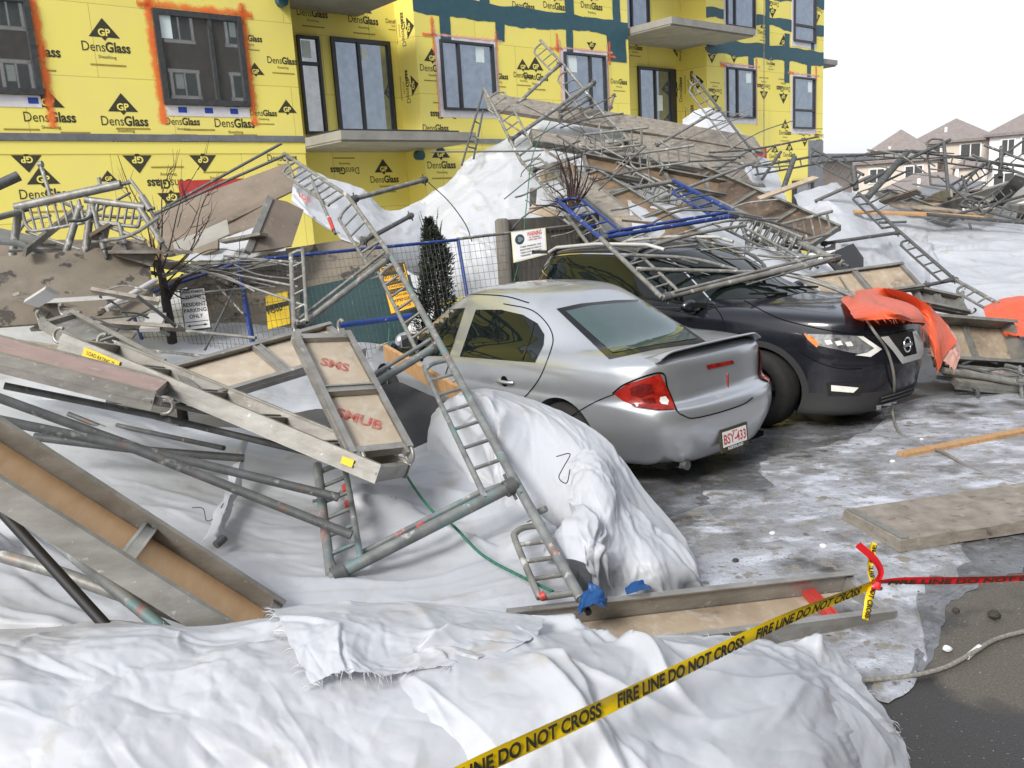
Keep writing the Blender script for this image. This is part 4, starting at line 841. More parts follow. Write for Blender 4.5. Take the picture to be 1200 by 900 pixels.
S.line('trunk_gap', 'gap', [(772, 437), (782, 457), (793, 481), (801, 487), (812, 490), (840, 484), (870, 474), (882, 466)], .009, mirror=False)
S.line('bumper_gap', 'gap', [(722, 461), (700, 470), (680, 481), (662, 493)], .008)
S.line('door_gap', 'gap', [(590, 356), (622, 363), (640, 378), (648, 395), (645, 412), (634, 440), (620, 460), (603, 476)], .009)
S.line('roof_gap', 'gap', [(440, 400), (460, 372), (485, 354), (515, 347), (545, 345), (590, 347), (620, 355)], .010)
S.line('door_gap', 'gap', [(529, 419), (522, 440), (515, 470)], .009)
# door handle
p, n = S.at(593, 447); t = np.array([1, 0, 0.04])
for sg in (1, -1):
    mb = MB(); q = p.copy(); mb.tube([np.array([q[0] + a, (q[1] + b) * sg, q[2]]) for a, b in ((-.1, .005), (-.07, .03), (0, .034), (.07, .03), (.1, .005))], .016, 8); mb.build('door_handle', 'silver', S.root, local=True)
    m2 = MB(); m2.tube([(q[0] + .02, (q[1] - .01) * sg, q[2]), (q[0] + .02, (q[1] + .003) * sg, q[2])], .045, 16); m2.build('handle_cup', 'gap', S.root, local=True)
# mirrors
for sg in (1, -1):
    mb = MB(); bm = bmesh.new(); bmesh.ops.create_uvsphere(bm, u_segments=16, v_segments=10, radius=1)
    for v in bm.verts: v.co = Vector((.66 + v.co.x * .07, sg * (.97 + v.co.y * .11), .99 + v.co.z * .075))
    mb.add([v.co for v in bm.verts], [[x.index for x in f.verts] for f in bm.faces], 0, True); bm.free(); mo = mb.build('side_mirror', 'silver', S.root, local=True)
    m2 = MB(); m2.obb((.60, sg * .97, .99), (.008, 0, 0), (0, .085, 0), (0, 0, .055)); m2.build('mirror_glass', 'darkglass', mo, local=True); m3 = MB(); m3.beam((.70, sg * .78, .94), (.68, sg * .92, .96), (.05, 0, 0), (0, 0, .04)); m3.build('mirror_arm', 'plastic', mo, local=True)
# spoiler: a low wing swept across the boot lid
def topz(x, y): p, n, i, t = S.bvh0.ray_cast(Vector((x, y, 3)), Vector((0, 0, -1))); return p[2] if p is not None else 1.0
mb = MB(); ys = np.linspace(-.60, .60, 33); sec = []
for y in ys:
    e = abs(y) / .60; xr_ = -2.175 + .075 * e ** 2; ch = .21 - .03 * e; f_ = 1 - max(0, (e - .78) / .22) ** 2
    zf = topz(xr_ + ch, 0) - .03 * e ** 2; zr = topz(-2.0, 0) - .03 * e ** 2 + .006 + .04 * f_
    sec.append([(xr_, y, zr + .006), (xr_ + .02, y, zr + .012), (xr_ + ch * .5, y, (zr + zf) / 2 + .016), (xr_ + ch, y, zf + .001), (xr_ + ch * .8, y, zf - .01), (xr_ + ch * .45, y, zr - .012 - .02 * (1 - f_)), (xr_ + .02, y, zr - .006)])
k = 7; mb.add([q for s_ in sec for q in s_], [(i * k + j, i * k + (j + 1) % k, (i + 1) * k + (j + 1) % k, (i + 1) * k + j) for i in range(len(ys) - 1) for j in range(k)], 0, True); mb.add(sec[0], [tuple(range(k - 1, -1, -1))]); mb.add(sec[-1], [tuple(range(k))]); mb.build('spoiler', 'silver', S.root, local=True)
# emblem, number plate
p, n = S.at(852, 447); up = nrm(np.array([.12, 0, 1.0])); sd = np.array([0, -1.0, 0]); n = nrm(np.cross(sd, up)); n = n if n[0] < 0 else -n
em = MB(); c = p + n * .006; em.poly([c + sd * a + up * b for a, b in ((-.022, .062), (-.008, .05), (0, .058), (.008, .05), (.022, .062), (.006, -.05), (0, -.068), (-.006, -.05))], .006, n); em.build('emblem', 'chrome', S.root, local=True)
em = MB(); c = p + n * .008; em.poly([c + sd * a + up * b for a, b in ((-.009, .052), (0, .04), (.009, .052), (0, -.052))], .002, n); em.build('emblem_inlay', 'red_print', S.root, local=True)
p, n = S.at(857, 512); n = nrm(np.array([-1, 0, .08])); up = nrm(np.array([.08, 0, 1])); c = p + n * .022
pl = MB(); pl.obb(c, sd * .163, up * .086, n * .010); po = pl.build('number_plate', 'print', S.root, local=True)
pl = MB(); pl.obb(c + n * .0105 + up * .008, sd * .146, up * .058, n * .001); pl.build('plate_face', 'white', po, local=True)
pl = MB(); put_text(pl, 'BSY-433', c + n * .0125 + up * .002, sd, up, .075, 0, bold=.02, wmax=.27); put_text(pl, 'Alberta', c + n * .0125 + up * .053, sd, up, .016, 0, bold=.02); pl.build('plate_lettering', 'red_print', po, local=True)
pl = MB(); put_text(pl, 'NORTHLAND', c + n * .0125 - up * .068, sd, up, .022, 0, bold=.03); pl.build('frame_lettering', 'white', po, local=True)
for (x, y) in ((1.33, .86), (-1.29, .86)):
    for sg in (1, -1): wheel(S, x, y * sg * .985, .315, .2, sg)
mb = MB(); mb.box((-2.12, -.6, .2), (2, .6, .24)); mb.build('underbody', 'gap', S.root, local=True)
mb = MB(); mb.tube([(-1.6, .42, .2), (-2.17, .42, .2)], .035, 12); mb.build('exhaust', 'steel_dark', S.root, local=True)

def SD(px, py, gap=.04, default=None):
    """depth of the bodywork of either car at a pixel, less a gap"""
    best = None
    for c_ in CARS:
        p, n, i, t = c_.bvh0.ray_cast(Vector(c_.l(EYE)), Vector(c_.R.T @ ray(px, py)).normalized())
        if p is not None: q = c_.w(np.array(p)); d_ = (CAMM.T @ (q - EYE))[2]; best = d_ if best is None else min(best, d_)
    return (best - gap) if best is not None and (default is None or best - gap < default) else default
CARS = [SEDAN]
def lifted(pts, gap=.05, n=16):
    """pixel+depth points pulled towards the camera together until no stretch of the line dips into a car"""
    need = 0
    for a, b in zip(pts[:-1], pts[1:]):
        A, B = P(*a), P(*b)
        for t in np.linspace(0, 1, n):
            c = CAMM.T @ (A * (1 - t) + B * t - EYE); px, py, d = 600 + FPX * c[0] / c[2], 450 + FPX * c[1] / c[2], c[2]
            q = SD(px, py, gap)
            if q is not None and q < d: need = max(need, d - q)
    return need
# ---------------------------------------------------------------- black SUV
tp = [(-2.35, .93), (-1.9, .98), (-1.2, 1), (1.3, 1), (1.9, .97), (2.35, .84)]
suv = [dict(xr=-2.15, xf=1.95, b=.78, z=.13, taper=tp), dict(xr=-2.24, xf=2.17, b=.88, z=.15, taper=tp), dict(xr=-2.29, xf=2.26, b=.905, z=.26, taper=tp, n=(4.5, 3.2)),
       dict(xr=-2.33, xf=2.315, b=.92, z=.50, taper=tp, n=(4.5, 3.0)), dict(xr=-2.335, xf=2.335, b=.922, z=.62, taper=tp, n=(4.5, 3.0)), dict(xr=-2.32, xf=2.335, b=.92, z=.76, taper=tp, n=(4.5, 3.0)),
       dict(xr=-2.30, xf=2.31, b=.915, z=[(-2.3, .9), (1.2, .88), (2.3, .87)], taper=tp, n=(4.5, 3.0)), dict(xr=-2.27, xf=2.285, b=.90, z=[(-2.3, 1.03), (0, 1.0), (1.3, .985), (2.3, .96)], taper=tp, n=(4.5, 3.0)),
       dict(xr=-2.25, xf=2.235, b=.87, z=[(-2.3, 1.09), (0, 1.06), (1.3, 1.045), (2.0, 1.01), (2.3, .99)], taper=tp, n=(4.5, 3.0)), dict(xr=-2.23, xf=2.10, b=.81, z=[(-2.3, 1.12), (0, 1.09), (1.2, 1.085), (2.0, 1.03)], crown=.01, taper=tp, n=(4.2, 3.0)),
       dict(xr=-2.22, xf=1.5, b=.79, z=[(-2.3, 1.13), (0, 1.10), (1.2, 1.095), (1.6, 1.07)], crown=.03, n=(4, 3)), dict(xr=-2.2, xf=1.12, b=.78, z=[(-2.3, 1.15), (0, 1.13), (1.2, 1.11)], crown=.015, n=(3.8, 2.9)),
       dict(xr=-2.13, xf=.86, b=.755, z=[(-2.3, 1.28), (0, 1.26), (1, 1.24)], n=(3.8, 2.9)), dict(xr=-2.0, xf=.48, b=.71, z=[(-2.2, 1.46), (-.6, 1.47), (.5, 1.44)], n=(3.7, 2.9)),
       dict(xr=-1.88, xf=.12, b=.655, z=[(-2.0, 1.575), (-.6, 1.605), (.2, 1.58)], n=(3.6, 2.9)), dict(xr=-1.8, xf=-.02, b=.59, z=[(-2, 1.61), (-.7, 1.645), (0, 1.62)], n=(3.4, 2.9)),
       dict(xr=-1.55, xf=-.2, b=.42, z=[(-2, 1.635), (-.7, 1.665), (0, 1.65)], n=(3, 2.6))]
SUV = Car('suv', (2.08, 9.206, 0), math.radians(-50), 'black suv with grille facing the open lot and wreckage on its windscreen', 'car', suv, .012, -.005, [((1.28, .355), .405), ((-1.335, .355), .415)], ['navy_body'])
V = SUV; CARS.append(SUV)
sgw = V.px('side_glass', 'autoglass', [(637, 318), (650, 303), (675, 300), (767, 303), (787, 309), (812, 331), (836, 357), (760, 349), (662, 337)], off=.004, g=8)
V.line('window_trim', 'chrome', [(662, 338), (648, 328), (636, 317), (642, 308), (650, 301), (675, 298), (720, 298), (767, 300), (788, 307), (812, 329), (838, 358)], .014, off=.009, n=80)
V.ax('windscreen', 'autoglass', [(-.70, 1.14), (-.74, 1.17), (-.60, 1.575), (0, 1.60), (.60, 1.575), (.74, 1.17), (.70, 1.14)], lambda a, b: (3, a, b), (-1, 0, 0), off=.004, g=.1)
V.ax('tailgate_glass', 'autoglass', [(-.66, 1.16), (-.56, 1.52), (.56, 1.52), (.66, 1.16)], lambda a, b: (-4, a, b), (1, 0, 0), off=.004, g=.1)
hl = V.px('headlamp', 'lamp_clear', [(942, 391), (975, 392), (1010, 394), (1032, 408), (1020, 417), (992, 412), (960, 405)], off=.006, g=5)
V.px('headlamp_strip', 'lamp_white', [(1004, 394), (1011, 394), (1033, 409), (1020, 418), (1002, 416), (1016, 413), (1024, 408)], off=.010, g=4, parent=hl)
for k in range(3): V.px('headlamp_lens', 'lamp_white', [(966 + k * 12, 399 + k), (973 + k * 12, 398 + k), (976 + k * 12, 403 + k), (969 + k * 12, 404 + k)], off=.010, g=4, parent=hl)
V.px('side_marker', 'amber', [(942, 391), (953, 395), (960, 404), (957, 407), (947, 398)], off=.011, g=4)
V.px('tail_lamp', 'tail_red', [(594, 338), (602, 325), (610, 322), (608, 338)], off=.006, g=5)
V.px('grille', 'plastic', [(1036, 394), (1071, 387), (1079, 414), (1057, 424), (1045, 410)], off=.004, g=6, mirror=False)
V.px('grille_surround', 'satin', [(1031, 395), (1040, 394), (1058, 418), (1073, 414), (1068, 389), (1072, 388), (1080, 401), (1081, 414), (1077, 420), (1056, 426), (1046, 412)], off=.012, g=4, mirror=False)
pb, nb = V.at(1061, 404); eb = MB(); nb = nrm([1, 0, .1]); a1 = np.array([0, 1.0, 0]); a2 = nrm(np.cross(nb, a1)); ring = [pb + nb * .018 + (a1 * math.cos(t) + a2 * math.sin(t)) * .062 for t in np.linspace(0, 2 * math.pi, 29)]
eb.tube(ring, .008, 8); eb.beam(pb + nb * .022 - a1 * .08, pb + nb * .022 + a1 * .08, a2 * .03, nb * .008); eb.build('emblem', 'chrome', V.root, local=True)
V.px('lamp_recess', 'plastic', [(968, 448), (1012, 449), (1008, 464), (970, 464)], off=.003, g=6)
V.px('fog_lamp', 'lamp_white', [(974, 451), (1006, 454), (1000, 460), (974, 458)], off=.008, g=5)
V.px('lower_grille', 'plastic', [(1030, 466), (1084, 446), (1086, 460), (1028, 475)], off=.003, g=6, mirror=False)
for k in range(3): V.line('grille_slat', 'cladding', [(1032, 466 + k * 4), (1058, 458 + k * 4), (1085, 447 + k * 5)], .012, off=.009, mirror=False)
V.px('skid_lip', 'satin', [(1026, 475), (1060, 468), (1085, 460), (1083, 467), (1060, 474), (1027, 480)], off=.007, g=6, mirror=False)
V.line('hood_gap', 'gap', [(872, 352), (910, 372), (950, 383), (990, 390), (1032, 392), (1070, 386)], .010, mirror=False)
V.line('bumper_gap', 'gap', [(936, 412), (960, 425), (985, 432), (1010, 432)], .007)
V.line('door_gap', 'gap', [(838, 360), (846, 372), (850, 392), (846, 420)], .010)
V.line('belt_trim', 'plastic', [(700, 343), (760, 350), (836, 359)], .02, off=.006)
for (x, y) in ((1.28, .92), (-1.335, .92)):
    for sg in (1, -1): wheel(V, x, y * sg * .985, .36, .22, sg)
for sg in (1, -1):
    mb = MB(); mb.tube([(-1.7, .60 * sg, 1.60), (-1.55, .615 * sg, 1.655), (-.9, .625 * sg, 1.69), (-.2, .61 * sg, 1.675), (.02, .59 * sg, 1.62)], .02, 8); mb.build('roof_rail', 'satin', V.root, local=True)
    mb = MB(); bm = bmesh.new(); bmesh.ops.create_uvsphere(bm, u_segments=16, v_segments=10, radius=1)
    for v in bm.verts: v.co = Vector((.62 + v.co.x * .05 - .03 * v.co.y ** 2, sg * (.95 + v.co.y * .11), 1.11 + v.co.z * .065))
    mb.add([v.co for v in bm.verts], [[x.index for x in f.verts] for f in bm.faces], 0, True); bm.free(); mo = mb.build('side_mirror', 'navy', V.root, local=True); m3 = MB(); m3.beam((.66, sg * .80, 1.1), (.64, sg * .95, 1.12), (.06, 0, 0), (0, 0, .05)); m3.build('mirror_arm', 'plastic', mo, local=True)
mb = MB(); mb.box((-1.98, -.62, 1.585), (-1.72, .62, 1.625)); mb.build('roof_spoiler', 'navy', V.root, local=True)
mb = MB(); mb.box((-2.1, -.6, .2), (1.9, .6, .3)); mb.build('underbody', 'gap', V.root, local=True)
for n_, c_ in (('wiper', 'plastic'),):
    mb = MB(); mb.tube([(1.10, .5, 1.16), (.98, -.05, 1.21)], .012, 6); mb.tube([(1.12, -.1, 1.16), (1.0, -.55, 1.2)], .012, 6); mb.build('wiper', 'plastic', V.root, local=True)
# ============================================================ WRECKAGE BUILDERS
GD, GT, GF = 'scaffold decks thrown over the wreck', 'loose scaffold tubes in the wreck', 'collapsed scaffold frames'
def deck(label, A, B, C, view='under', board='ply_dirty', rail='alu', ribs=3, h=.09, hooks='', group=GD, name='scaffold_deck', marks=None, w=None, ribmat=None, endmat=None, extra=None, lip=True):
    """A-B one long top edge, C beside A on the other long edge. view 'under': rails stand towards the camera round the board; 'top': board on the camera side"""
    A, B, C = map(lambda q: np.asarray(q, float), (A, B, C)); ax = nrm(B - A); wv = (C - A) - ax * ((C - A) @ ax); wd = w or np.linalg.norm(wv); wv = nrm(wv)
    n = nrm(np.cross(ax, wv)); mid = (A + B) / 2 + wv * wd / 2
    if n @ (EYE - mid) < 0: n = -n
    L = np.linalg.norm(B - A); c0 = mid - n * h; t = thing(name, (mid[0], mid[1], max(0, mid[2] - .2)), label, 'scaffold deck', group)
    bz = .012 if view == 'under' else h - .014          # board height above the far face
    m = MB(); m.obb(c0 + n * bz, ax * (L / 2 - .012), wv * (wd / 2 - .024), n * .009); bo = m.build('board', board, t)
    for s in (-1, 1):
        e = c0 + wv * s * (wd / 2 - .012); m = MB(); m.obb(e + n * h / 2, ax * L / 2, wv * .006, n * h / 2)
        for zz in (.004, h - .004): m.obb(e - wv * s * .018 + n * zz, ax * (L / 2 - .002), wv * .012, n * .0035)
        if lip: m.obb(e + wv * s * .009 + n * h * .5, ax * (L / 2 - .01), wv * .003, n * .006)
        m.build('side_rail', rail, t)
    for s in (-1, 1):
        m = MB(); m.obb(c0 + ax * s * (L / 2 - .03) + n * (h * .45), ax * .022, wv * (wd / 2 - .021), n * (h * .35)); m.build('end_rail', endmat or rail, t)
    if view == 'under':
        for fr_ in ([(i + 1) / (ribs + 1) for i in range(ribs)] if isinstance(ribs, int) else ribs):
            q = c0 + ax * ((fr_ - .5) * L) + n * (bz + .03); m = MB(); m.obb(q, ax * .032, wv * (wd / 2 - .021), n * .016)
            for s in (-1, 1): m.obb(q + ax * s * .024 + n * .021, ax * .006, wv * (wd / 2 - .023), n * .004)
            m.build('cross_rib', ribmat or rail, t)
    for hk in hooks:
        s = -1 if hk in 'ab' else 1; sd = -1 if hk in 'ac' else 1; q = c0 + ax * s * L / 2 + wv * sd * (wd / 2 - .05) + n * h * .55
        dn = n if view == 'under' else -n
        m = MB(); m.tube([q + ax * s * (.05 + .045 * math.sin(a)) + dn * (-.045 * math.cos(a) + .02) for a in np.linspace(-.5, 3.3, 9)], .011, 7); m.obb(q, ax * .035, wv * .012, n * .022); m.build('hook', rail, t)
    if marks:                                            # (text, along 0..1, across 0..1, height, angle)
        for (tx, a, b, hh, rot) in marks:
            m = MB(); q = A + ax * L * a + wv * wd * b - n * (h - bz - .012); xd = ax * math.cos(rot) + wv * math.sin(rot); yd = np.cross(n, xd); put_text(m, tx, q, xd, yd, hh, 0, bold=.03); mo = m.build('stencil_lettering', 'red_stencil', t); mo.parent = bo
    if extra: extra(t, c0, ax, wv, n, L, wd)
    return t
def plank(label, A, B, C, th=.05, mat='plank', name='scaffold_plank', cat='plank', group='weathered planks on the wreck', seg=14, bow=.02, seed=1, cleats=True):
    A, B, C = map(lambda q: np.asarray(q, float), (A, B, C)); ax = nrm(B - A); wv = (C - A) - ax * ((C - A) @ ax); wd = np.linalg.norm(wv); wv = nrm(wv); n = nrm(np.cross(ax, wv)); L = np.linalg.norm(B - A)
    if n @ (EYE - (A + B) / 2) < 0: n = -n
    rs = np.random.RandomState(seed); m = MB(); vs = []
    for i in range(seg + 1):
        t = i / seg; j = bow * math.sin(math.pi * t); e = .006 * rs.randn(4)
        for k, (b, z) in enumerate(((0, 0), (wd, 0), (wd, -th), (0, -th))): vs.append(A + ax * (L * t) + wv * (b + e[k]) + n * (z + j))
    m.add(vs, [(i * 4 + k, i * 4 + (k + 1) % 4, (i + 1) * 4 + (k + 1) % 4, (i + 1) * 4 + k) for i in range(seg) for k in range(4)] + [(3, 2, 1, 0), tuple(seg * 4 + k for k in range(4))])
    t = thing(name, tuple((A + B) / 2 - np.array([0, 0, th])), label, cat, group); m.build('board', mat, t)
    if cleats:
        for q in (A + ax * .04, B - ax * .04): m = MB(); m.obb(q + wv * wd / 2 + n * .004, ax * .025, wv * wd / 2 * .96, n * .003); m.build('end_strap', 'alu_dark', t)
    return t
def tubething(label, pts, r=.024, mat='steel', name='scaffold_tube', cat='tube', group=GT, n=10, ends=False):
    m = MB(); m.tube(pts, r, n); o = single(m, name, mat, label, cat, group)
    return o
def ladder_parts(t, A, B, Wv, n=4, t0=.08, t1=.8, r=.017, mat='steel', rr=.012, closed=True):
    """inner stile parallel to A-B at offset Wv with curved ends, and its rungs"""
    A, B, Wv = map(lambda q: np.asarray(q, float), (A, B, Wv)); a = A + (B - A) * t0; b = A + (B - A) * t1; d = b - a; wl = np.linalg.norm(Wv)
    k = min(.25, wl / np.linalg.norm(d))
    pts = [a, a + Wv * .6, a + Wv * .9 + d * k * .25, a + Wv + d * k * .7] + [b + Wv - d * k * .3, b + Wv * (1 if closed else 1)]
    if closed: pts = pts[:-1] + [b + Wv * .96 - d * .05 * k, b + Wv * .8, b]
    m = MB(); m.tube(spline(pts, 22), r, 8); m.build('inner_stile', mat, t)
    for i in range(n):
        f_ = (i + 1) / (n + 1); m = MB(); q = a + d * f_; m.tube([q, q + Wv * .99], rr, 7); m.build('rung', mat, t)
def frame(label, segs, mat='steel', group=GF, name='scaffold_ladder', base=None, pins=True):
    """segs: ('post',A,B[,r]) ('bar',A,B[,r]) ('lad',A,B,W,n,t0,t1) ('tip',P,Q)"""
    first = segs[0]; A0 = np.asarray(first[1], float); t = thing(name, (A0[0], A0[1], 0 if A0[2] < 1 else A0[2] - 1), label, 'scaffold frame', group)
    for s in segs:
        k = s[0]
        if k in ('post', 'bar', 'brace'):
            r = s[3] if len(s) > 3 else {'post': .024, 'bar': .026, 'brace': .014}[k]; m = MB(); P0, P1 = np.asarray(s[1], float), np.asarray(s[2], float); m.tube([P0, P1], r, 10)
            o = m.build({'post': 'post', 'bar': 'cross_bar', 'brace': 'thin_brace'}[k], s[4] if len(s) > 4 else mat, t)
            if k == 'bar':
                d = nrm(P1 - P0)
                for e in (P0 + d * .05, P1 - d * .05):
                    m = MB(); m.tube([e - d * .032, e + d * .032], r * 1.45, 10); sd = nrm(np.cross(d, EYE - P0)); m.tube([e - sd * r * 2.4, e + sd * r * 2.4], .009, 6); co = m.build('coupler', 'steel_dark', t); co.parent = o
            if k == 'post' and pins:
                d = nrm(P1 - P0); m = MB(); m.tube([P1 - d * .03, P1 + d * .09], .017, 8); po = m.build('joint_pin', 'steel_dark', t); po.parent = o
                sd = nrm(np.cross(d, EYE - P0)); m = MB()
                q = P0 + (P1 - P0) * .3; m.tube([q, q + sd * .05], .009, 6); po = m.build('lock_stud', mat, t); po.parent = o
        elif k == 'lad': ladder_parts(t, s[1], s[2], s[3], s[4], s[5], s[6], mat=s[7] if len(s) > 7 else mat)
        elif k == 'tip': m = MB(); m.tube([s[1], s[2]], s[3] if len(s) > 3 else .0185, 8); m.build('paint_band', 'red_paint', t)
    return t
def tw(px, py, d): return P(px, py, d)

def off_cars(o, gap=.03):
    """cloth lies on the bodywork, never inside it"""
    for c_ in CARS:
        for v in o.data.vertices:
            l_ = Vector(c_.l(np.array(o.matrix_basis @ v.co)))
            if abs(l_.x) > 2.6 or abs(l_.y) > 1.2 or l_.z > 1.8: continue
            p, n, i, d = c_.bvh0.find_nearest(l_)
            if p is not None and (l_ - p).dot(n) < gap and d < .6: v.co = o.matrix_basis.inverted() @ Vector(c_.w(np.array(p + n * gap)))
    o.data.update(); return o
# ============================================================ TARPAULINS
GW = 'white tarpaulins over the wreck'
def R_(row): return [P(*q) for q in row]
# middle sheet spread under the left wreckage
tarp('tarpaulin', 'broad white tarpaulin stretched under the left decks behind the front heap', [R_([(-420, 470, 6.2), (60, 470, 6.3), (220, 500, 6.2), (360, 520, 6.1), (470, 515, 6.2), (560, 470, 6.6)]),
    R_([(-420, 540, 5.2), (60, 545, 5.2), (220, 560, 5.2), (360, 575, 5.2), (480, 545, 5.6), (585, 500, 6.0)]),
    R_([(-420, 620, 4.4), (60, 620, 4.5), (220, 625, 4.6), (370, 640, 4.6), (500, 620, 4.9), (620, 580, 5.1)]),
    R_([(-420, 720, 3.75), (60, 715, 3.8), (220, 710, 3.95), (370, 705, 4.0), (520, 700, 4.15), (660, 650, 4.55)]),
    R_([(-420, 800, 3.4), (60, 800, 3.4), (220, 790, 3.5), (370, 780, 3.6), (520, 760, 3.8), (680, 720, 4.1)])], 150, 250, .075, 21, group=GW, size=1.1, creases=240, ang=.3, spread=.5, iso=.35, fold=1.2)
# lobe that swells against the sedan's flank
LB_ = tarp('tarpaulin', 'swollen white tarpaulin fold lying against the silver car', [R_([(512, 482, 6.42), (556, 458, 6.42), (602, 462, 6.32), (656, 480, 5.78), (708, 514, 5.30), (748, 568, 5.10), (796, 622, 4.90), (832, 690, 4.80)]),
    R_([(505, 500, 6.02), (555, 474, 5.92), (606, 480, 5.72), (656, 505, 5.28), (700, 548, 4.90), (738, 602, 4.75), (770, 660, 4.60), (815, 700, 4.78)]),
    R_([(500, 540, 5.77), (550, 520, 5.57), (600, 530, 5.37), (640, 560, 5.03), (675, 600, 4.70), (705, 645, 4.55), (745, 685, 4.60), (790, 710, 4.63)]),
    R_([(510, 590, 5.62), (550, 580, 5.42), (590, 590, 5.27), (620, 610, 4.98), (650, 640, 4.83), (680, 675, 4.50), (710, 700, 4.78), (750, 720, 4.63)]),
    R_([(520, 640, 5.42), (550, 640, 5.32), (585, 640, 5.22), (610, 655, 4.88), (640, 680, 4.93), (665, 705, 4.83), (690, 720, 4.68), (720, 735, 4.58)])], 110, 180, .055, 22, group=GW, size=.8, creases=150, iso=.5, ang=.75, spread=.7)
off_cars(LB_)
# knotted bundle
tarp('tarpaulin', 'creamy white tarpaulin bunched and knotted beside the small bent frame', [R_([(665, 540, 4.95), (690, 525, 4.95), (715, 540, 4.90), (735, 580, 4.80), (790, 640, 4.60), (828, 690, 4.55)]),
    R_([(668, 570, 4.75), (690, 555, 4.70), (712, 575, 4.60), (735, 620, 4.50), (775, 665, 4.35), (815, 700, 4.58)]),
    R_([(672, 605, 4.65), (685, 600, 4.55), (700, 615, 4.45), (720, 650, 4.30), (750, 690, 4.35), (780, 715, 4.43)]),
    R_([(650, 630, 4.50), (668, 615, 4.35), (690, 625, 4.25), (700, 655, 4.15), (720, 695, 4.43), (740, 720, 4.33)]),
    R_([(642, 660, 4.40), (660, 655, 4.25), (685, 660, 4.15), (695, 680, 4.30), (700, 710, 4.38), (705, 730, 4.33)])], 90, 120, .055, 24, group=GW, size=.5, creases=110, ang=.9, spread=.8)
# front heap, left
tarp('tarpaulin', 'large crumpled white tarpaulin heaped at the front left', [R_([(-420, 735, 3.35), (0, 738, 3.35), (120, 728, 3.3), (230, 735, 3.25), (330, 725, 3.25), (440, 730, 3.25), (540, 740, 3.2)]),
    R_([(-420, 760, 2.95), (0, 758, 2.95), (120, 752, 2.9), (230, 752, 2.9), (330, 748, 2.92), (440, 756, 2.9), (550, 760, 2.9)]),
    R_([(-420, 830, 2.6), (0, 820, 2.65), (120, 822, 2.6), (230, 815, 2.62), (330, 812, 2.65), (440, 820, 2.65), (560, 815, 2.7)]),
    R_([(-420, 920, 2.45), (0, 900, 2.45), (120, 905, 2.4), (230, 895, 2.45), (330, 895, 2.45), (440, 905, 2.42), (560, 890, 2.5)]),
    R_([(-420, 1060, 2.3), (0, 1050, 2.25), (120, 1050, 2.25), (230, 1040, 2.25), (330, 1040, 2.25), (440, 1040, 2.25), (560, 1030, 2.3)])], 150, 300, .07, 31, pin=.25, group=GW, size=.75, creases=110, ang=.9, spread=1.4, fray=30, fray_sides='t', ragged=.012)
# front heap, right
tarp('tarpaulin', 'torn white tarpaulin draped over the front right with its edge on the ground', [R_([(400, 712, 3.35), (500, 708, 3.4), (600, 722, 3.42), (700, 738, 3.42), (800, 742, 3.45), (900, 752, 3.5), (985, 762, 3.6)]),
    R_([(410, 740, 3.0), (500, 735, 3.0), (600, 745, 3.0), (700, 762, 3.0), (800, 775, 3.05), (910, 790, 3.15), (1020, 800, 3.45)]),
    R_([(430, 800, 2.75), (500, 800, 2.7), (600, 805, 2.68), (700, 822, 2.7), (800, 840, 2.75), (920, 850, 2.85), (1052, 855, 3.25)]),
    R_([(450, 870, 2.6), (520, 870, 2.55), (600, 875, 2.5), (700, 890, 2.5), (800, 905, 2.5), (920, 910, 2.6), (1035, 890, 3.1)]),
    R_([(460, 1000, 2.45), (520, 1000, 2.4), (600, 1000, 2.35), (700, 1010, 2.35), (800, 1010, 2.35), (920, 1000, 2.45), (1040, 960, 2.85)])], 150, 200, .065, 33, group=GW, size=.8, creases=80, ang=.8, spread=1.0, fray=30, fray_sides='tr', ragged=.018)
# folded flap on the crest
tarp('tarpaulin', 'folded white tarpaulin flap with frayed edges on the crest of the front heap', [R_([(318, 708, 3.25), (400, 702, 3.25), (490, 706, 3.25), (570, 715, 3.22), (640, 728, 3.2)]),
    R_([(330, 730, 2.95), (400, 722, 2.97), (470, 735, 2.95), (540, 748, 2.95), (620, 755, 2.95)]),
    R_([(345, 765, 2.78), (390, 760, 2.8), (440, 775, 2.78), (500, 770, 2.82), (570, 772, 2.85)]),
    R_([(365, 800, 2.66), (400, 792, 2.68), (440, 790, 2.70), (480, 785, 2.74), (540, 782, 2.78)])], 70, 110, .04, 37, group=GW, size=.45, creases=40, ang=.6, fray=45, fray_sides='bl', ragged=.02)
tarp('tarpaulin', 'narrow white tarpaulin strip hanging down the right end of the front heap', [R_([(960, 800, 3.25), (1000, 815, 3.3), (1045, 850, 3.35)]), R_([(980, 840, 3.05), (1020, 850, 3.15), (1058, 872, 3.25)]), R_([(1000, 900, 2.9), (1040, 905, 3.0), (1070, 915, 3.1)]), R_([(1010, 960, 2.8), (1050, 960, 2.9), (1085, 965, 3.0)])], 50, 40, .02, 38, group=GW, size=.4, creases=20, fray=20, fray_sides='r')
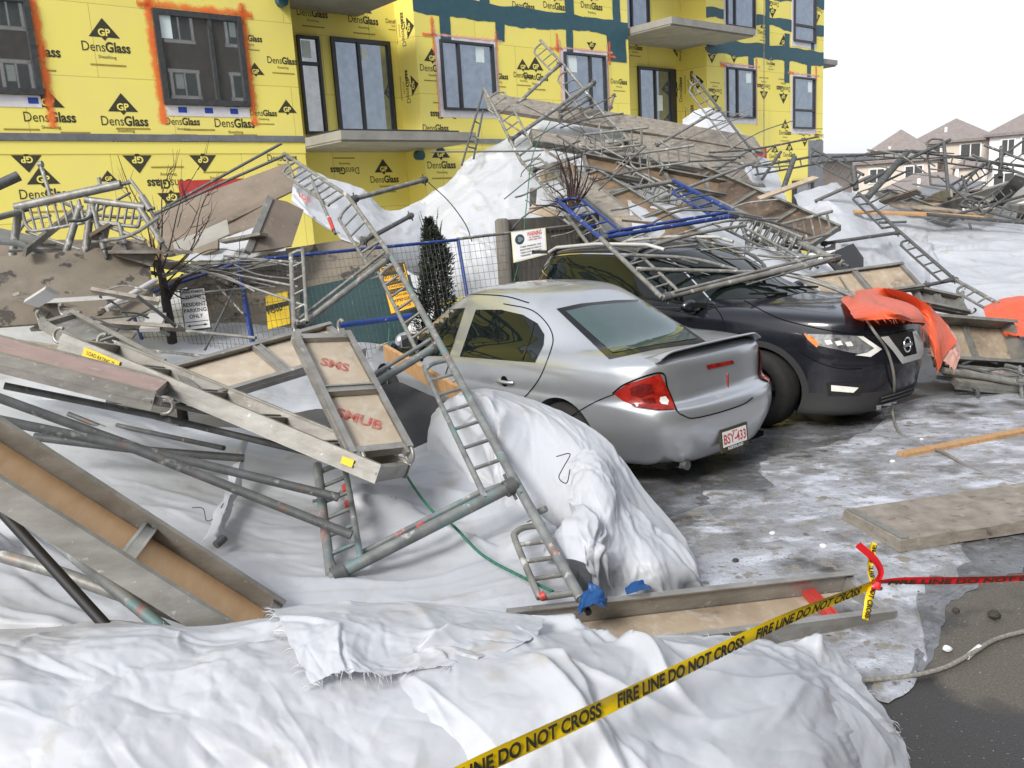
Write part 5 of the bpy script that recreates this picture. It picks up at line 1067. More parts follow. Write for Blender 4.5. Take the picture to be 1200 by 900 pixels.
# centre dome behind the fence
tarp('tarpaulin', 'billowing white tarpaulin dome behind the evergreen and the silver car', [R_([(468, 250, 14.8), (510, 225, 14.8), (560, 185, 15.2), (620, 150, 15.5), (680, 135, 15.8), (760, 145, 16.0), (840, 165, 16.2), (900, 185, 16.4)]),
    R_([(455, 300, 13.9), (505, 245, 14.1), (560, 205, 14.4), (625, 175, 14.7), (690, 170, 14.7), (770, 175, 15.0), (850, 200, 15.2), (915, 215, 15.4)]),
    R_([(450, 340, 13.3), (505, 290, 13.3), (560, 260, 13.4), (630, 240, 13.6), (700, 230, 13.8), (780, 240, 14.0), (860, 260, 14.2), (930, 262, 14.4)]),
    R_([(450, 400, 13.0), (505, 360, 12.9), (565, 340, 12.9), (635, 320, 13.1), (705, 300, 13.2), (785, 300, 13.3), (865, 305, 13.3), (940, 300, 13.6)])], 130, 190, .11, 41, group=GW, size=1.5, creases=150, iso=.5, ang=1.3, spread=.9)
# printed sheet behind the top of the ladder chain
TP = tarp('tarpaulin', 'white tarpaulin with faint red print hung behind the ladder frames', [R_([(350, 192, 10.9), (385, 208, 11.0), (425, 222, 11.2), (455, 245, 11.4), (500, 235, 11.8)]),
    R_([(343, 222, 10.6), (375, 232, 10.6), (420, 245, 10.8), (455, 262, 11.0), (500, 262, 11.4)]),
    R_([(345, 240, 10.4), (375, 260, 10.4), (415, 270, 10.5), (455, 282, 10.7), (500, 290, 11.1)]),
    R_([(375, 262, 10.3), (395, 280, 10.3), (425, 292, 10.3), (460, 310, 10.5), (500, 330, 10.9)])], 60, 80, .06, 43, group=GW, size=.9, creases=40)
m = MB(); c = P(357, 232, 10.35); put_text(m, 'LOD', c, nrm(P(366, 238, 10.35) - P(350, 228, 10.35)), nrm(P(357, 225, 10.35) - c), .06, bold=.03); mo = m.build('red_lettering', 'red_print'); mo.parent = TP; mo.matrix_parent_inverse = Matrix.Translation(-TP.location)
# right sheets
tarp('tarpaulin', 'white tarpaulin hump under the leaning ladder frame at the right', [R_([(930, 232, 15.0), (965, 222, 15.2), (1000, 225, 15.4), (1040, 230, 15.5), (1090, 246, 15.6)]), R_([(945, 255, 13.8), (985, 246, 13.8), (1020, 255, 13.9), (1055, 265, 14.0), (1098, 268, 14.4)]),
    R_([(965, 290, 12.4), (1000, 292, 12.5), (1040, 300, 12.6), (1075, 300, 12.9), (1105, 300, 13.4)]), R_([(1000, 330, 11.2), (1030, 335, 11.3), (1060, 340, 11.4), (1095, 345, 11.6), (1130, 350, 11.8)]), R_([(1010, 380, 10.6), (1040, 385, 10.6), (1070, 390, 10.6), (1100, 395, 10.8), (1140, 400, 11)])], 110, 110, .15, 45, group=GW, size=1.2, creases=90)
tarp('tarpaulin', 'smooth white tarpaulin sloping down at the right edge behind the orange sheet', [R_([(1085, 258, 14.8), (1130, 262, 14.6), (1180, 262, 14.6), (1290, 258, 14.6)]), R_([(1088, 290, 13.4), (1130, 292, 13.2), (1180, 292, 13.2), (1290, 292, 13.2)]), R_([(1090, 325, 12.0), (1130, 330, 11.9), (1180, 335, 11.8), (1290, 335, 11.8)]), R_([(1090, 365, 11.0), (1130, 370, 10.9), (1180, 375, 10.8), (1290, 380, 10.8)])], 90, 100, .09, 46, group=GW, size=1.6, creases=50, ang=.1, spread=.6)
tarp('tarpaulin', 'rumpled white tarpaulin caught under the tubes over the suv windscreen', [R_([(862, 300, 10.2), (905, 290, 10.6), (950, 300, 10.8), (985, 325, 10.6)]), R_([(880, 325, 9.7), (920, 322, 9.9), (960, 335, 10.0), (1000, 352, 10.0)]), R_([(895, 345, 9.3), (935, 348, 9.4), (975, 358, 9.5), (1010, 368, 9.5)])], 40, 60, .05, 47, group=GW, size=.7, creases=30)
tarp('tarpaulin', 'white tarpaulin patch under the blue frame between the splintered boards', [R_([(735, 235, 11.9), (790, 240, 12.1), (850, 255, 12.3), (930, 270, 12.4)]), R_([(740, 262, 11.3), (795, 268, 11.4), (855, 285, 11.5), (930, 300, 11.5)]), R_([(750, 290, 10.9), (800, 295, 10.9), (860, 310, 10.8), (930, 330, 10.7)])], 40, 70, .06, 48, group=GW, size=.8, creases=40)
tarp('tarpaulin', 'small white tarpaulin bulge above the weathered planks by the balcony recess', [R_([(800, 140, 17.5), (830, 126, 17.6), (855, 140, 17.6), (872, 160, 17.5)]), R_([(800, 150, 17.2), (830, 142, 17.1), (855, 152, 17.1), (875, 168, 17.1)]), R_([(800, 170, 16.9), (830, 168, 16.8), (855, 172, 16.8), (875, 182, 16.8)])], 30, 40, .06, 49, group=GW, size=.7, creases=20)
tarp('tarpaulin', 'white tarpaulin scrap tucked between the brown boards behind the broken tree', [R_([(215, 300, 9.6), (260, 282, 9.8), (300, 266, 10.0), (330, 262, 10.1)]), R_([(220, 306, 9.4), (262, 296, 9.5), (300, 284, 9.6), (335, 278, 9.7)]), R_([(225, 315, 9.3), (265, 308, 9.3), (300, 300, 9.3), (335, 295, 9.4)])], 30, 50, .04, 50, group=GW, size=.6, creases=25)
# orange sheet on the bonnet
OT = tarp('tarpaulin', 'orange tarpaulin hanging over the nose of the black suv', [[P(x, y, SD(x, y, gp_, d)) for x, y, d in r_] for r_, gp_ in zip(([(985, 352, 8.7), (1010, 340, 8.7), (1045, 338, 8.65), (1080, 352, 8.6), (1105, 375, 8.8), (1122, 400, 8.7)],
    [(995, 362, 8.9), (1020, 352, 8.95), (1050, 352, 8.9), (1082, 370, 8.7), (1100, 396, 8.5), (1105, 420, 8.45)],
    [(1000, 372, 8.72), (1030, 364, 8.72), (1058, 366, 8.65), (1082, 380, 8.45), (1098, 408, 8.38), (1102, 430, 8.35)],
    [(1008, 376, 8.62), (1038, 374, 8.6), (1064, 376, 8.52), (1086, 390, 8.40), (1096, 416, 8.34), (1098, 438, 8.3)]), (.1, .36, .30, .2))], 60, 90, .022, 52, mat='tarp_orange', group='orange tarpaulins', size=.6, creases=40, ang=.5, fray=50, fray_sides='tb')
off_cars(OT)
tarp('tarpaulin', 'faded pink end of a tarpaulin hanging beside the suv grille', [R_([(1082, 358, 9.1), (1102, 372, 9.0), (1120, 395, 8.9), (1126, 410, 8.8)]), R_([(1086, 385, 8.8), (1102, 392, 8.75), (1118, 408, 8.7), (1124, 420, 8.65)]), R_([(1092, 418, 8.5), (1104, 422, 8.5), (1116, 430, 8.5), (1120, 436, 8.5)])], 40, 40, .03, 53, mat='tarp_pink', group='orange tarpaulins', size=.4, creases=20, fray=40, fray_sides='bl')
tarp('tarpaulin', 'orange tarpaulin heap at the right edge behind the grey deck', [R_([(1152, 362, 10.2), (1175, 352, 10.3), (1205, 348, 10.3), (1260, 350, 10.3)]), R_([(1158, 375, 9.8), (1180, 368, 9.8), (1210, 366, 9.8), (1260, 366, 9.8)]), R_([(1180, 395, 9.4), (1195, 396, 9.3), (1215, 398, 9.3), (1260, 400, 9.3)])], 40, 50, .05, 54, mat='tarp_orange', group='orange tarpaulins', size=.5, creases=20)
tarp('tarpaulin', 'crumpled blue tarpaulin scrap on the aluminium deck edge at the front', [R_([(676, 712, 3.92), (688, 694, 3.98), (699, 688, 4.0), (708, 700, 3.98)]), R_([(678, 716, 3.84), (690, 704, 3.86), (702, 700, 3.87), (711, 708, 3.89)]), R_([(677, 720, 3.78), (690, 714, 3.79), (702, 713, 3.79), (713, 715, 3.83)])], 40, 50, .03, 55, mat='tarp_blue', group='blue tarpaulin scraps', size=.12, creases=30)
tarp('tarpaulin', 'small blue tarpaulin tip poking up behind the aluminium deck', [R_([(732, 690, 4.2), (746, 683, 4.22), (762, 688, 4.24)]), R_([(734, 696, 4.14), (748, 693, 4.14), (764, 694, 4.16)])], 20, 30, .015, 56, mat='tarp_blue', group='blue tarpaulin scraps', size=.15, creases=10)

tarp('tarpaulin', 'sagging white tarpaulin over rubble behind the fence at the far left', [R_([(-420, 330, 11.5), (0, 330, 11.5), (120, 332, 11.6), (230, 330, 11.6), (340, 322, 11.8), (440, 318, 12.0)]), R_([(-420, 365, 10.0), (0, 362, 10.0), (120, 366, 10.0), (230, 362, 10.1), (340, 362, 10.2), (440, 365, 10.6)]), R_([(-420, 410, 8.4), (0, 405, 8.4), (120, 405, 8.3), (230, 400, 8.6), (340, 410, 8.8), (440, 420, 9.2)]), R_([(-420, 480, 7.0), (0, 475, 7.0), (120, 475, 7.0), (230, 470, 7.2), (340, 480, 7.3), (440, 480, 7.6)])], 70, 120, .07, 65, group=GW, size=1.0, creases=50)

m = MB(); dk_ = [P(438, 452, 6.5), P(470, 448, 6.6), (P(520, 470, 6.35)), P(560, 482, 6.15), P(520, 510, 6.0), P(470, 530, 5.9), P(446, 500, 6.1)]; nn = nrm(np.cross(dk_[2] - dk_[0], dk_[5] - dk_[0])); m.poly(dk_, .02, nn if nn @ (EYE - dk_[0]) > 0 else -nn); single(m, 'door_shade_sheet', 'door_shade', 'dark grey sheet hanging in front of the car door behind the ladder chain', 'sheet')  # added sheet: its dark colour paints the shade on the door, hides the wheel
# ============================================================ LEFT WRECKAGE
# big foreground deck, open underside up
deck('long deck with clean orange plywood and aluminium rails crossing the front left corner', P(-90, 428, 3.45), P(336, 703, 3.85), P(-90, 505, 3.02), board='ply', ribs=[.08, .62], h=.105, hooks='', lip=False, ribmat='satin')
deck('grey aluminium deck with faded red top ending in two hooks at the left edge', P(-150, 376, 4.15), P(182, 461, 4.45), P(-150, 350, 4.55), view='top', board='plank_pink', h=.10, hooks='cd', w=.42)
deck('dirty aluminium deck with stencilled rail behind the red topped deck', P(-120, 385, 5.3), P(92, 414, 5.4), P(-120, 378, 5.7), view='top', board='ply_dirty', h=.09, w=.42)
deck('short deck with dark underside and hooked ends tilted up at the left', P(86, 362, 6.0), P(196, 420, 5.4), P(62, 386, 5.7), view='under', board='alu_dark', rail='alu', ribs=1, hooks='ab', h=.07)
def yellow_tag(t, c0, ax, wv, n, L, wd):
    s = 1 if (EYE - c0) @ wv > 0 else -1; e = c0 + wv * s * (wd / 2 + .004) + n * .055
    m = MB(); m.obb(e + ax * (-L / 2 + .32), ax * .13, wv * .004, n * .026); m.build('paper_tag', 'yellow_sign', t)
    m = MB(); put_text(m, 'LOAD RATING 75', e + ax * (-L / 2 + .32) + wv * s * .006, ax, n, .024, 0, wmax=.2); m.build('tag_lettering', 'print', t)
    m = MB(); m.obb(e + ax * (L / 2 - .18), ax * .035, wv * .004, n * .02); m.build('sticker', 'yellow_sign', t)
deck('long aluminium deck with a yellow tag slanting down to the red stencilled deck', P(72, 390, 5.0), P(446, 545, 4.45), P(108, 384, 5.6), view='under', board='ply_dirty', h=.105, hooks='ab', ribs=4, w=.46, extra=yellow_tag)
deck('pale plywood deck lying crosswise behind the yellow tagged deck', P(196, 427, 5.35), P(386, 376, 6.1), P(226, 470, 5.05), board='ply_pale', ribs=1, h=.07, hooks='')
deck('upright plywood deck with red stencil marks leaning on the fence side', P(342, 388, 5.25), P(410, 530, 4.62), P(404, 372, 5.55), board='ply_pale', ribs=1, h=.075, hooks='abcd', marks=[('SMS', .26, .5, .075, 1.1), ('SMUB', .72, .45, .08, 1.0)])
deck('aluminium deck with a red end bar resting on the ice beside the front heap', P(593, 712, 3.98), P(1000, 667, 4.5), P(577, 778, 3.62), board='ply_dirty', ribs=[.86], h=.14, ribmat='red_paint', lip=False)
# long loose tubes on the left
tubething('long tube over the white sheet, its right end highest of the two that cross', [P(-60, 445, 4.1), P(167, 527, 4.5), P(397, 583, 4.55)], mat='steel_dark')
tubething('lower long tube of the two crossing over the white sheet at the left', [P(-60, 480, 3.95), P(150, 523, 4.35), P(412, 627, 4.3)], mat='steel_dark')
tubething('short tube half wrapped by the white sheet below the yellow tagged deck', [P(40, 512, 4.9), P(160, 527, 5.0), P(286, 537, 5.1)], mat='steel_dark')
tubething('dark tube running under the red topped deck towards the ladder frame', [P(5, 452, 4.6), P(180, 487, 4.9), P(372, 533, 5.0)], mat='steel_dark', r=.02)
tubething('black tube propped under the foreground deck at the far left', [P(-20, 575, 3.5), P(132, 742, 3.25)], mat='black', r=.022)
tubething('grey painted tube under the foreground deck leaning to the right', [P(62, 632, 3.75), P(196, 740, 3.35)], mat='steel_teal', r=.026)
tubething('dusty tube lying flat under the foreground deck', [P(-30, 642, 3.75), P(60, 668, 3.7), P(240, 732, 3.5)], mat='steel', r=.03)
tubething('thick grey tube poking in at the upper left edge', [P(-40, 234, 7.0), P(22, 206, 7.2)], r=.045, mat='steel_dark')
# chain of frames that toppled over the fence
j0, j1, j2, j3, j4, j5 = P(333, 180, 10.8), P(408, 230, 9.7), P(458, 300, 8.2), P(516, 404, 6.4), P(607, 570, 4.62), P(681, 702, 3.95)
def Wd(p, px, py, d): return P(px, py, d) - np.asarray(p)
frame('topmost frame of the toppled ladder chain, against the printed white sheet', [('post', j0, j1), ('bar', P(412, 234, 9.7), P(500, 210, 10.6), .03), ('lad', j0, j1, P(392, 245, 9.6) - P(412, 232, 9.65), 7, .2, .95), ('post', P(364, 208, 10.1), P(391, 269, 9.3), .02), ('tip', P(386, 256, 9.45), P(391, 270, 9.28), .022), ('brace', P(333, 180, 10.8), P(345, 208, 10.3))])
frame('second frame of the toppled ladder chain, above the yellow warning board', [('post', j1, j2), ('bar', P(424, 284, 8.5), P(483, 252, 9.6), .024, 'steel_dark'), ('lad', j1, j2, Wd(P(443, 280, 8.6), 424, 300, 8.5), 4, .12, .95), ('brace', P(444, 283, 8.5), P(424, 296, 8.45), .014)])
frame('third frame of the toppled ladder chain, crossing the black and yellow sign', [('post', j2, j3, .027, 'steel_teal'), ('bar', P(459, 300, 8.2), P(347, 386, 7.6), .03), ('brace', P(450, 296, 8.25), P(345, 378, 7.65), .016), ('lad', j2, j3, Wd(P(487, 352, 7.35), 467, 366, 7.3), 5, .1, .97), ('post', P(341, 298, 8.3), P(345, 386, 7.5)), ('lad', P(341, 298, 8.3), P(345, 386, 7.5), Wd(P(343, 340, 7.9), 357, 333, 7.9), 4, 0, .95)], mat='steel')
frame('fourth frame of the toppled ladder chain, bridging the car door and the white sheet', [('post', j3, j4, .027, 'steel_teal'), ('bar', P(516, 403, 6.5), P(430, 455, 6.05), .03), ('brace', P(505, 398, 6.5), P(425, 447, 6.05), .016), ('lad', j3, j4, Wd(P(556, 480, 5.45), 523, 490, 5.35), 6, .14, .97), ('tip', P(585, 530, 5.1), P(589, 537, 5.05), .03)], mat='steel_teal')
frame('lowest frame of the toppled ladder chain, spread across the white sheet', [('post', j4, j5, .027, 'steel_teal'), ('bar', P(607, 566, 4.62), P(386, 678, 4.2), .032), ('brace', P(568, 574, 4.66), P(422, 649, 4.4), .016), ('post', P(372, 545, 5.0), P(391, 702, 4.1), .026), ('lad', P(372, 548, 5.0), P(390, 690, 4.15), Wd(P(380, 620, 4.55), 413, 606, 4.6), 5, .05, .9), ('tip', P(405, 570, 4.85), P(406, 577, 4.8), .022), ('tip', P(408, 588, 4.75), P(410, 598, 4.7), .022), ('tip', P(488, 618, 4.52), P(496, 613, 4.53), .026)], mat='steel_teal')
frame('small bent ladder end sticking out beside the knotted tarpaulin', [('brace', P(622, 604, 4.6), P(640, 596, 4.55), .018), ('lad', P(643, 625, 4.4), P(678, 698, 3.98), Wd(P(660, 662, 4.2), 618, 668, 4.15), 3, -.15, .95), ('tip', P(633, 700, 3.95), P(639, 697, 3.95), .022)], mat='steel', pins=False)
# frames lying on their side at the far left
f1 = lambda x, y: P(x, y, 8.0)
frame('pale ladder frame lying on its side at the far left against the yellow wall', [('post', f1(18, 243), f1(142, 216), .042), ('post', f1(22, 246), f1(8, 345), .036), ('lad', f1(22, 246), f1(92, 234), f1(27, 273) - f1(20, 246), 6, .05, 1.0), ('post', P(-30, 262, 7.6), P(24, 248, 8), .03), ('post', f1(94, 240), f1(76, 300), .034), ('post', f1(107, 240), f1(100, 296), .034), ('brace', f1(48, 195), f1(60, 232), .018), ('brace', f1(45, 193), f1(50, 192), .03)], mat='steel')
frame('second ladder frame lying on its side between the muddy board and the broken tree', [('post', f1(100, 234), f1(170, 243), .034), ('post', f1(108, 240), f1(122, 292), .03), ('lad', f1(112, 238), f1(166, 244), f1(128, 262) - f1(132, 240), 5, .05, 1.0), ('brace', f1(92, 258), f1(140, 262), .016), ('brace', f1(118, 262), f1(170, 282), .018), ('post', f1(140, 262), f1(146, 286), .026), ('brace', f1(152, 210), f1(172, 236), .016), ('post', f1(166, 230), f1(176, 246), .034), ('post', f1(163, 243), f1(190, 285), .03), ('brace', f1(116, 208), f1(118, 222), .018)], mat='steel')
tubething('rusty tube end with a bluish clamp low at the far left', [P(-30, 280, 7.6), P(20, 285, 7.7), P(60, 302, 7.9)], mat='steel_teal', r=.03)
tubething('upper of two thin tubes leaning from the broken tree to the ladder chain', [P(190, 245, 10.2), P(330, 168, 10.6)], r=.018, mat='steel_dark')
tubething('lower of two thin tubes leaning from the broken tree to the ladder chain', [P(180, 252, 10.1), P(270, 210, 10.3), P(334, 182, 10.5)], r=.018, mat='steel_dark')
# boards at the left
GB = 'grey brown boards behind the blue fence'
def board(label, pts, th=.02, mat='board_grey', name='sheet_board', edge=None):
    pts = [np.asarray(p) for p in pts]; n = nrm(np.cross(pts[1] - pts[0], pts[-1] - pts[0])); n = n if n @ (EYE - pts[0]) > 0 else -n
    m = MB(); m.poly(pts, th, n); t = thing(name, pts[0] - np.array([0, 0, .3]), label, 'board', GB); m.build('panel', mat, t)
    if edge: a, b = edge; m = MB(); m.beam(a, b, nrm(np.cross(b - a, n)) * .07, n * .05); m.build('edge_batten', 'alu_dark', t)
    return t
def PL(pts, A, B, C):                                   # pixels on the plane through three points
    n = np.cross(B - A, C - A); return [EYE + ray(x, y) * (((A - EYE) @ n) / (ray(x, y) @ n)) for x, y in pts]
board('large mud spattered board standing at the left edge', PL([(-60, 305), (60, 296), (173, 284), (182, 367), (90, 376), (-60, 387)], P(0, 300, 7.6), P(178, 290, 8.3), P(0, 380, 7.2)), mat='mud')
board('narrow mud stained board leaning across the right end of the spattered board', PL([(140, 279), (186, 292), (178, 312), (128, 296)], P(140, 279, 8.0), P(186, 292, 8.2), P(128, 296, 7.9)), mat='plank')
board('plain grey board lying behind the mud spattered board', PL([(-60, 284), (60, 281), (172, 280), (176, 300), (90, 304), (-60, 318)], P(0, 284, 8.8), P(172, 280, 9.2), P(0, 320, 8.3)))
board('long grey board tilted up against the yellow wall above the broken tree', PL([(176, 250), (336, 191), (348, 221), (272, 258), (205, 282), (185, 280)], P(176, 250, 11.2), P(336, 191, 11.6), P(200, 282, 10.6)))
board('pale grey board corner lying below the long tilted board', PL([(192, 288), (232, 272), (266, 257), (269, 274), (230, 292), (198, 300)], P(192, 288, 10.2), P(266, 257, 10.4), P(198, 300, 9.9)), mat='concrete')
board('dark brown board in the gap under the long tilted board', PL([(266, 258), (312, 238), (318, 262), (298, 280), (268, 288)], P(266, 258, 10.8), P(312, 238, 10.9), P(268, 288, 10.4)), mat='board_grey')
eA, eB = P(316, 232, 9.7), P(290, 296, 9.1)
board('square brown board standing on edge with a pale batten', PL([(317, 232), (336, 236), (356, 246), (342, 288), (318, 292), (291, 296)], P(317, 232, 9.7), P(356, 246, 9.9), P(291, 296, 9.1)), edge=(eA, eB))
board('wide muddy board behind the blue fence and the parking sign', PL([(214, 316), (290, 296), (345, 290), (444, 274), (456, 322), (420, 330), (356, 345), (346, 400), (236, 405)], P(214, 316, 9.9), P(444, 274, 10.4), P(236, 405, 9.2)), mat='mud')
# dark teal sheet and fence
board('dark teal sheet standing behind the fence left of the silver car', PL([(352, 338), (450, 318), (480, 322), (492, 360), (470, 395), (446, 402), (350, 395)], P(352, 338, 9.7), P(450, 318, 10.0), P(350, 395, 9.4)), mat='teal')
def fence_panel(label, A, B, h=1.83, lean=(0, 0, 0), rail='blue_steel', wire='steel_dark', nx=26, nz=14, gp=.0, quads=None, clip=None):
    """mesh fence panel; A,B top corners, quads optionally bottom corners"""
    A, B = np.asarray(A, float), np.asarray(B, float); dn = np.array([0, 0, -h]) + np.asarray(lean, float)
    Cc, Dd = (A + dn, B + dn) if quads is None else quads
    t = thing('mesh_fence', ((Cc + Dd) / 2)[0:2].tolist() + [0], label, 'fence', 'temporary mesh fence panels')
    for a, b, nme in ((A, B, 'top_rail'), (A, Cc, 'upright'), (B, Dd, 'upright'), (Cc, Dd, 'bottom_rail')): m = MB(); m.tube([a, b], .019, 8); m.build(nme, rail, t)
    m = MB()
    for i in range(1, nx): f_ = i / nx; m.tube([A * (1 - f_) + B * f_, Cc * (1 - f_) + Dd * f_], .0021, 4, cap=False)
    for k in range(1, nz): f_ = k / nz; m.tube([A * (1 - f_) + Cc * f_, B * (1 - f_) + Dd * f_], .0021, 4, cap=False)
    m.build('wire_mesh', wire, t); return t
fence_panel('crumpled blue mesh fence panel behind the parking sign', P(150, 352, 8.9), P(278, 308, 9.0), quads=(P(178, 430, 8.3), P(306, 462, 8.2)))
fence_panel('wide blue mesh fence panel between the parking sign and the evergreen', P(280, 306, 9.1), P(537, 281, 10.4), quads=(P(308, 462, 8.2), P(556, 400, 10.0)), nx=48)
fence_panel('galvanised mesh fence panel behind the sedan roof carrying the warning sign', P(536, 280, 10.5), P(700, 261, 11.9), quads=(P(556, 400, 10.2), P(716, 380, 11.4)), rail='steel', wire='steel_dark', nx=30)
tubething('bottom rail of blue fence tubing bent across the car bonnet', [P(395, 382, 8.7), P(440, 376, 8.9), P(482, 370, 9.1)], mat='blue_steel', r=.03, name='fence_tube', group=None)
# signs
def sign(label, pts, name, cat, face, back='steel', th=.006, edge=None):
    pts = [np.asarray(p) for p in pts]; TL, TR, BR, BL = pts; n = nrm(np.cross(TR - TL, BL - TL)); n = n if n @ (EYE - TL) > 0 else -n
    t = thing(name, (BL + BR) / 2, label, cat); m = MB(); m.poly([TL, TR, BR, BL], th, n); m.build('panel', edge or face, t)
    if edge: c = sum(pts) / 4; m = MB(); m.poly([c + (p - c) * .93 + n * .003 for p in pts], .003, n); m.build('face', face, t)
    X = (TR - TL) / 2 + (BR - BL) / 2; Y = (TL - BL) / 2 + (TR - BR) / 2; c = sum(pts) / 4
    def txt(s, u, v, h, mat='print', wmax=None, bold=.02, nm='lettering'):
        m = MB(); put_text(m, s, c + X * u + Y * v + n * .006, nrm(X), nrm(Y), h, 0, bold=bold, wmax=wmax); return m.build(nm, mat, t)
    return t, txt, c, X, Y, n
fd = 8.75
t, tx, c, X, Y, n = sign('white resident parking only sign tied to the blue fence', [P(210, 339, fd), P(240, 336, fd), P(248, 385, fd - .2), P(217, 389, fd - .2)], 'parking_sign', 'sign', 'white', edge='print')
for s, v, h, w_ in (('WINDERMERE', .40, .035, .22), ('WATERS', .29, .035, .16), ('RESIDENT', .10, .045, .23), ('PARKING', -.04, .045, .23), ('ONLY', -.18, .045, .14)): tx(s, 0, v, h, wmax=w_)
m = MB(); m.obb(c - Y * .30 + n * .006, X * .44, Y * .006, n * .001); m.obb(c - Y * .39 + n * .006, X * .26, Y * .008, n * .001)
for s in (-1, 1): m.add([c - Y * .39 + X * s * .26 + Y * .03 + n * .007, c - Y * .39 + X * s * .26 - Y * .03 + n * .007, c - Y * .39 + X * s * .40 + n * .007], [(0, 1, 2)])
m.build('arrow', 'print', t)
t, tx, c, X, Y, n = sign('orange and black notice board behind the ladder chain', [P(443, 312, 9.5), P(474, 307, 9.6), P(488, 361, 9.3), P(458, 370, 9.2)], 'notice_board', 'sign', 'sign_orange', edge='print')
m = MB()
for v, hh in ((.36, .09), (.12, .05), (-.06, .045)): m.obb(c + Y * v + n * .005, X * .42, Y * hh, n * .001)
m.build('black_bar', 'print', t)
for s, v, h, w_, mt in (('PRIVATE PROPERTY', .36, .045, .24, 'sign_orange'), ('NO PARKING', .24, .05, .26, 'print'), ('VIOLATORS WILL BE', .12, .03, .24, 'sign_orange'), ('TAGGED', .03, .03, .2, 'print'), ('TOWED', -.06, .03, .2, 'sign_orange'), ('AT OWNERS', -.16, .03, .22, 'print'), ('EXPENSE', -.26, .04, .22, 'print'), ('24 HRS', -.38, .04, .2, 'print')): 
    o_ = tx(s, 0, v, h, mat=mt, wmax=w_)
t, tx, c, X, Y, n = sign('small yellow sign wired to the fence behind the thin braces', [P(311, 347, 9.0), P(337, 341, 9.1), P(340, 379, 8.9), P(314, 386, 8.8)], 'yellow_fence_sign', 'sign', 'yellow_sign')
m = MB(); m.obb(c + Y * .12 + n * .004, X * .52, Y * .07, n * .002); m.build('black_bar', 'print', t); tx('TOW', -.15, -.02, .05)
t, tx, c, X, Y, n = sign('cream warning sign with a round badge hanging on the mesh fence by the suv', [P(599, 272, 10.85), P(639, 267, 11.15), P(641, 298, 11.0), P(602, 308, 10.7)], 'warning_sign', 'sign', 'white', edge='cream')
tx('WARNING', .16, .34, .07, mat='red_print', wmax=.24); tx('1-800-266-7431', .16, .14, .025, mat='red_print', wmax=.22); tx('No Trespassing', .16, .22, .02, wmax=.18)
for v, s in ((-.06, 'THESE PREMISES ARE'), (-.16, 'MONITORED BY REMOTE'), (-.26, 'VIDEO SURVEILLANCE'), (-.36, 'TRESPASSERS PROSECUTED')): tx(s, .02, v, .022, wmax=.34)
m = MB(); cc = c - X * .28 + Y * .22; m.add([cc + n * .006 + nrm(X) * .075 * math.cos(a) + nrm(Y) * .075 * math.sin(a) for a in np.linspace(0, 2 * math.pi, 25)[:-1]], [tuple(range(24))]); m.build('badge', 'teal', t)
m = MB(); m.add([cc + n * .008 + nrm(X) * .04 * math.cos(a) * (1 + .3 * math.cos(3 * a)) + nrm(Y) * .04 * math.sin(a) for a in np.linspace(0, 2 * math.pi, 25)[:-1]], [tuple(range(24))]); m.build('badge_mark', 'flash', t)
# wooden fence behind the suv
t = thing('wooden_fence', W(640, 380, 9.6) * np.array([1, 1, 0]), 'grey weathered board fence with a round topped post behind the warning sign', 'fence')
pa, pb = P(588, 256, 11.9), P(700, 240, 13.2)
m = MB(); m.tube([np.array([pa[0], pa[1], 0]), np.array([pa[0], pa[1], pa[2] - .03]), pa], .10, 12, rs=[.1, .1, .06]); m.build('post', 'fence_wood', t)
dxy = nrm((pb - pa) * np.array([1, 1, 0])); L_ = np.linalg.norm((pb - pa)[:2]); m = MB(); m.beam(np.array([*pa[:2], pa[2] - .12]) + dxy * .1, np.array([*pa[:2], pa[2] - .12]) + dxy * L_, np.array([0, 0, .2]), np.cross(dxy, (0, 0, 1)) * .06); m.build('top_rail', 'fence_wood', t)
m = MB()
for i in range(int(L_ / .14)): q = np.array([*pa[:2], 0]) + dxy * (.12 + i * .14); m.obb(q + ZF * (pa[2] - .2) / 2, dxy * .064, np.cross(dxy, (0, 0, 1)) * .01, ZF * (pa[2] - .24) / 2)
m.build('boards', 'fence_wood', t)
# trees and shrubs
def limb(m, pts, r0, r1, n=6, k=14): s = spline(pts, k); m.tube(s, r0, n, rs=list(np.linspace(r0, r1, k)))
def twigs(m, base, tip, count, seed, ln=.35, r=.004):
    rs = np.random.RandomState(seed)
    for _ in range(count):
        f_ = rs.uniform(.25, 1); p = base + (tip - base) * f_; d = nrm(nrm(tip - base) + rs.randn(3) * .55); l_ = ln * rs.uniform(.3, 1); q = p + d * l_ * .5 + rs.randn(3) * .02
        m.tube([p, q, p + d * l_ + np.array([0, 0, .05])], r, 4, rs=[r, r * .7, r * .3])
BT = thing('broken_tree', P(202, 420, 8.4) * np.array([1, 1, 0]), 'bare tree snapped off at a splintered stump behind the parking sign', 'tree')
m = MB(); b0 = P(204, 415, 8.4); limb(m, [np.array([b0[0], b0[1], 0]), P(202, 400, 8.45), P(194, 350, 8.6), P(190, 325, 8.7), P(184, 306, 8.75)], .052, .036, 10); limb(m, [P(195, 352, 8.6), P(205, 335, 8.65), P(215, 322, 8.7)], .035, .02); limb(m, [P(188, 322, 8.7), P(172, 318, 8.7), P(160, 312, 8.7)], .025, .012); m.build('trunk', 'bark', BT)
m = MB()
for x0, y0, x1, y1, r_ in ((179, 303, 176, 272, .05), (186, 303, 188, 280, .045), (183, 305, 181, 290, .05)): m.tube([P(x0, y0, 8.73), P((x0 + x1) / 2, (y0 + y1) / 2, 8.73), P(x1, y1, 8.73)], r_, 5, rs=[r_, r_ * .7, .006])
m.build('splintered_wood', 'splinter', BT)
m = MB(); sd_ = 3
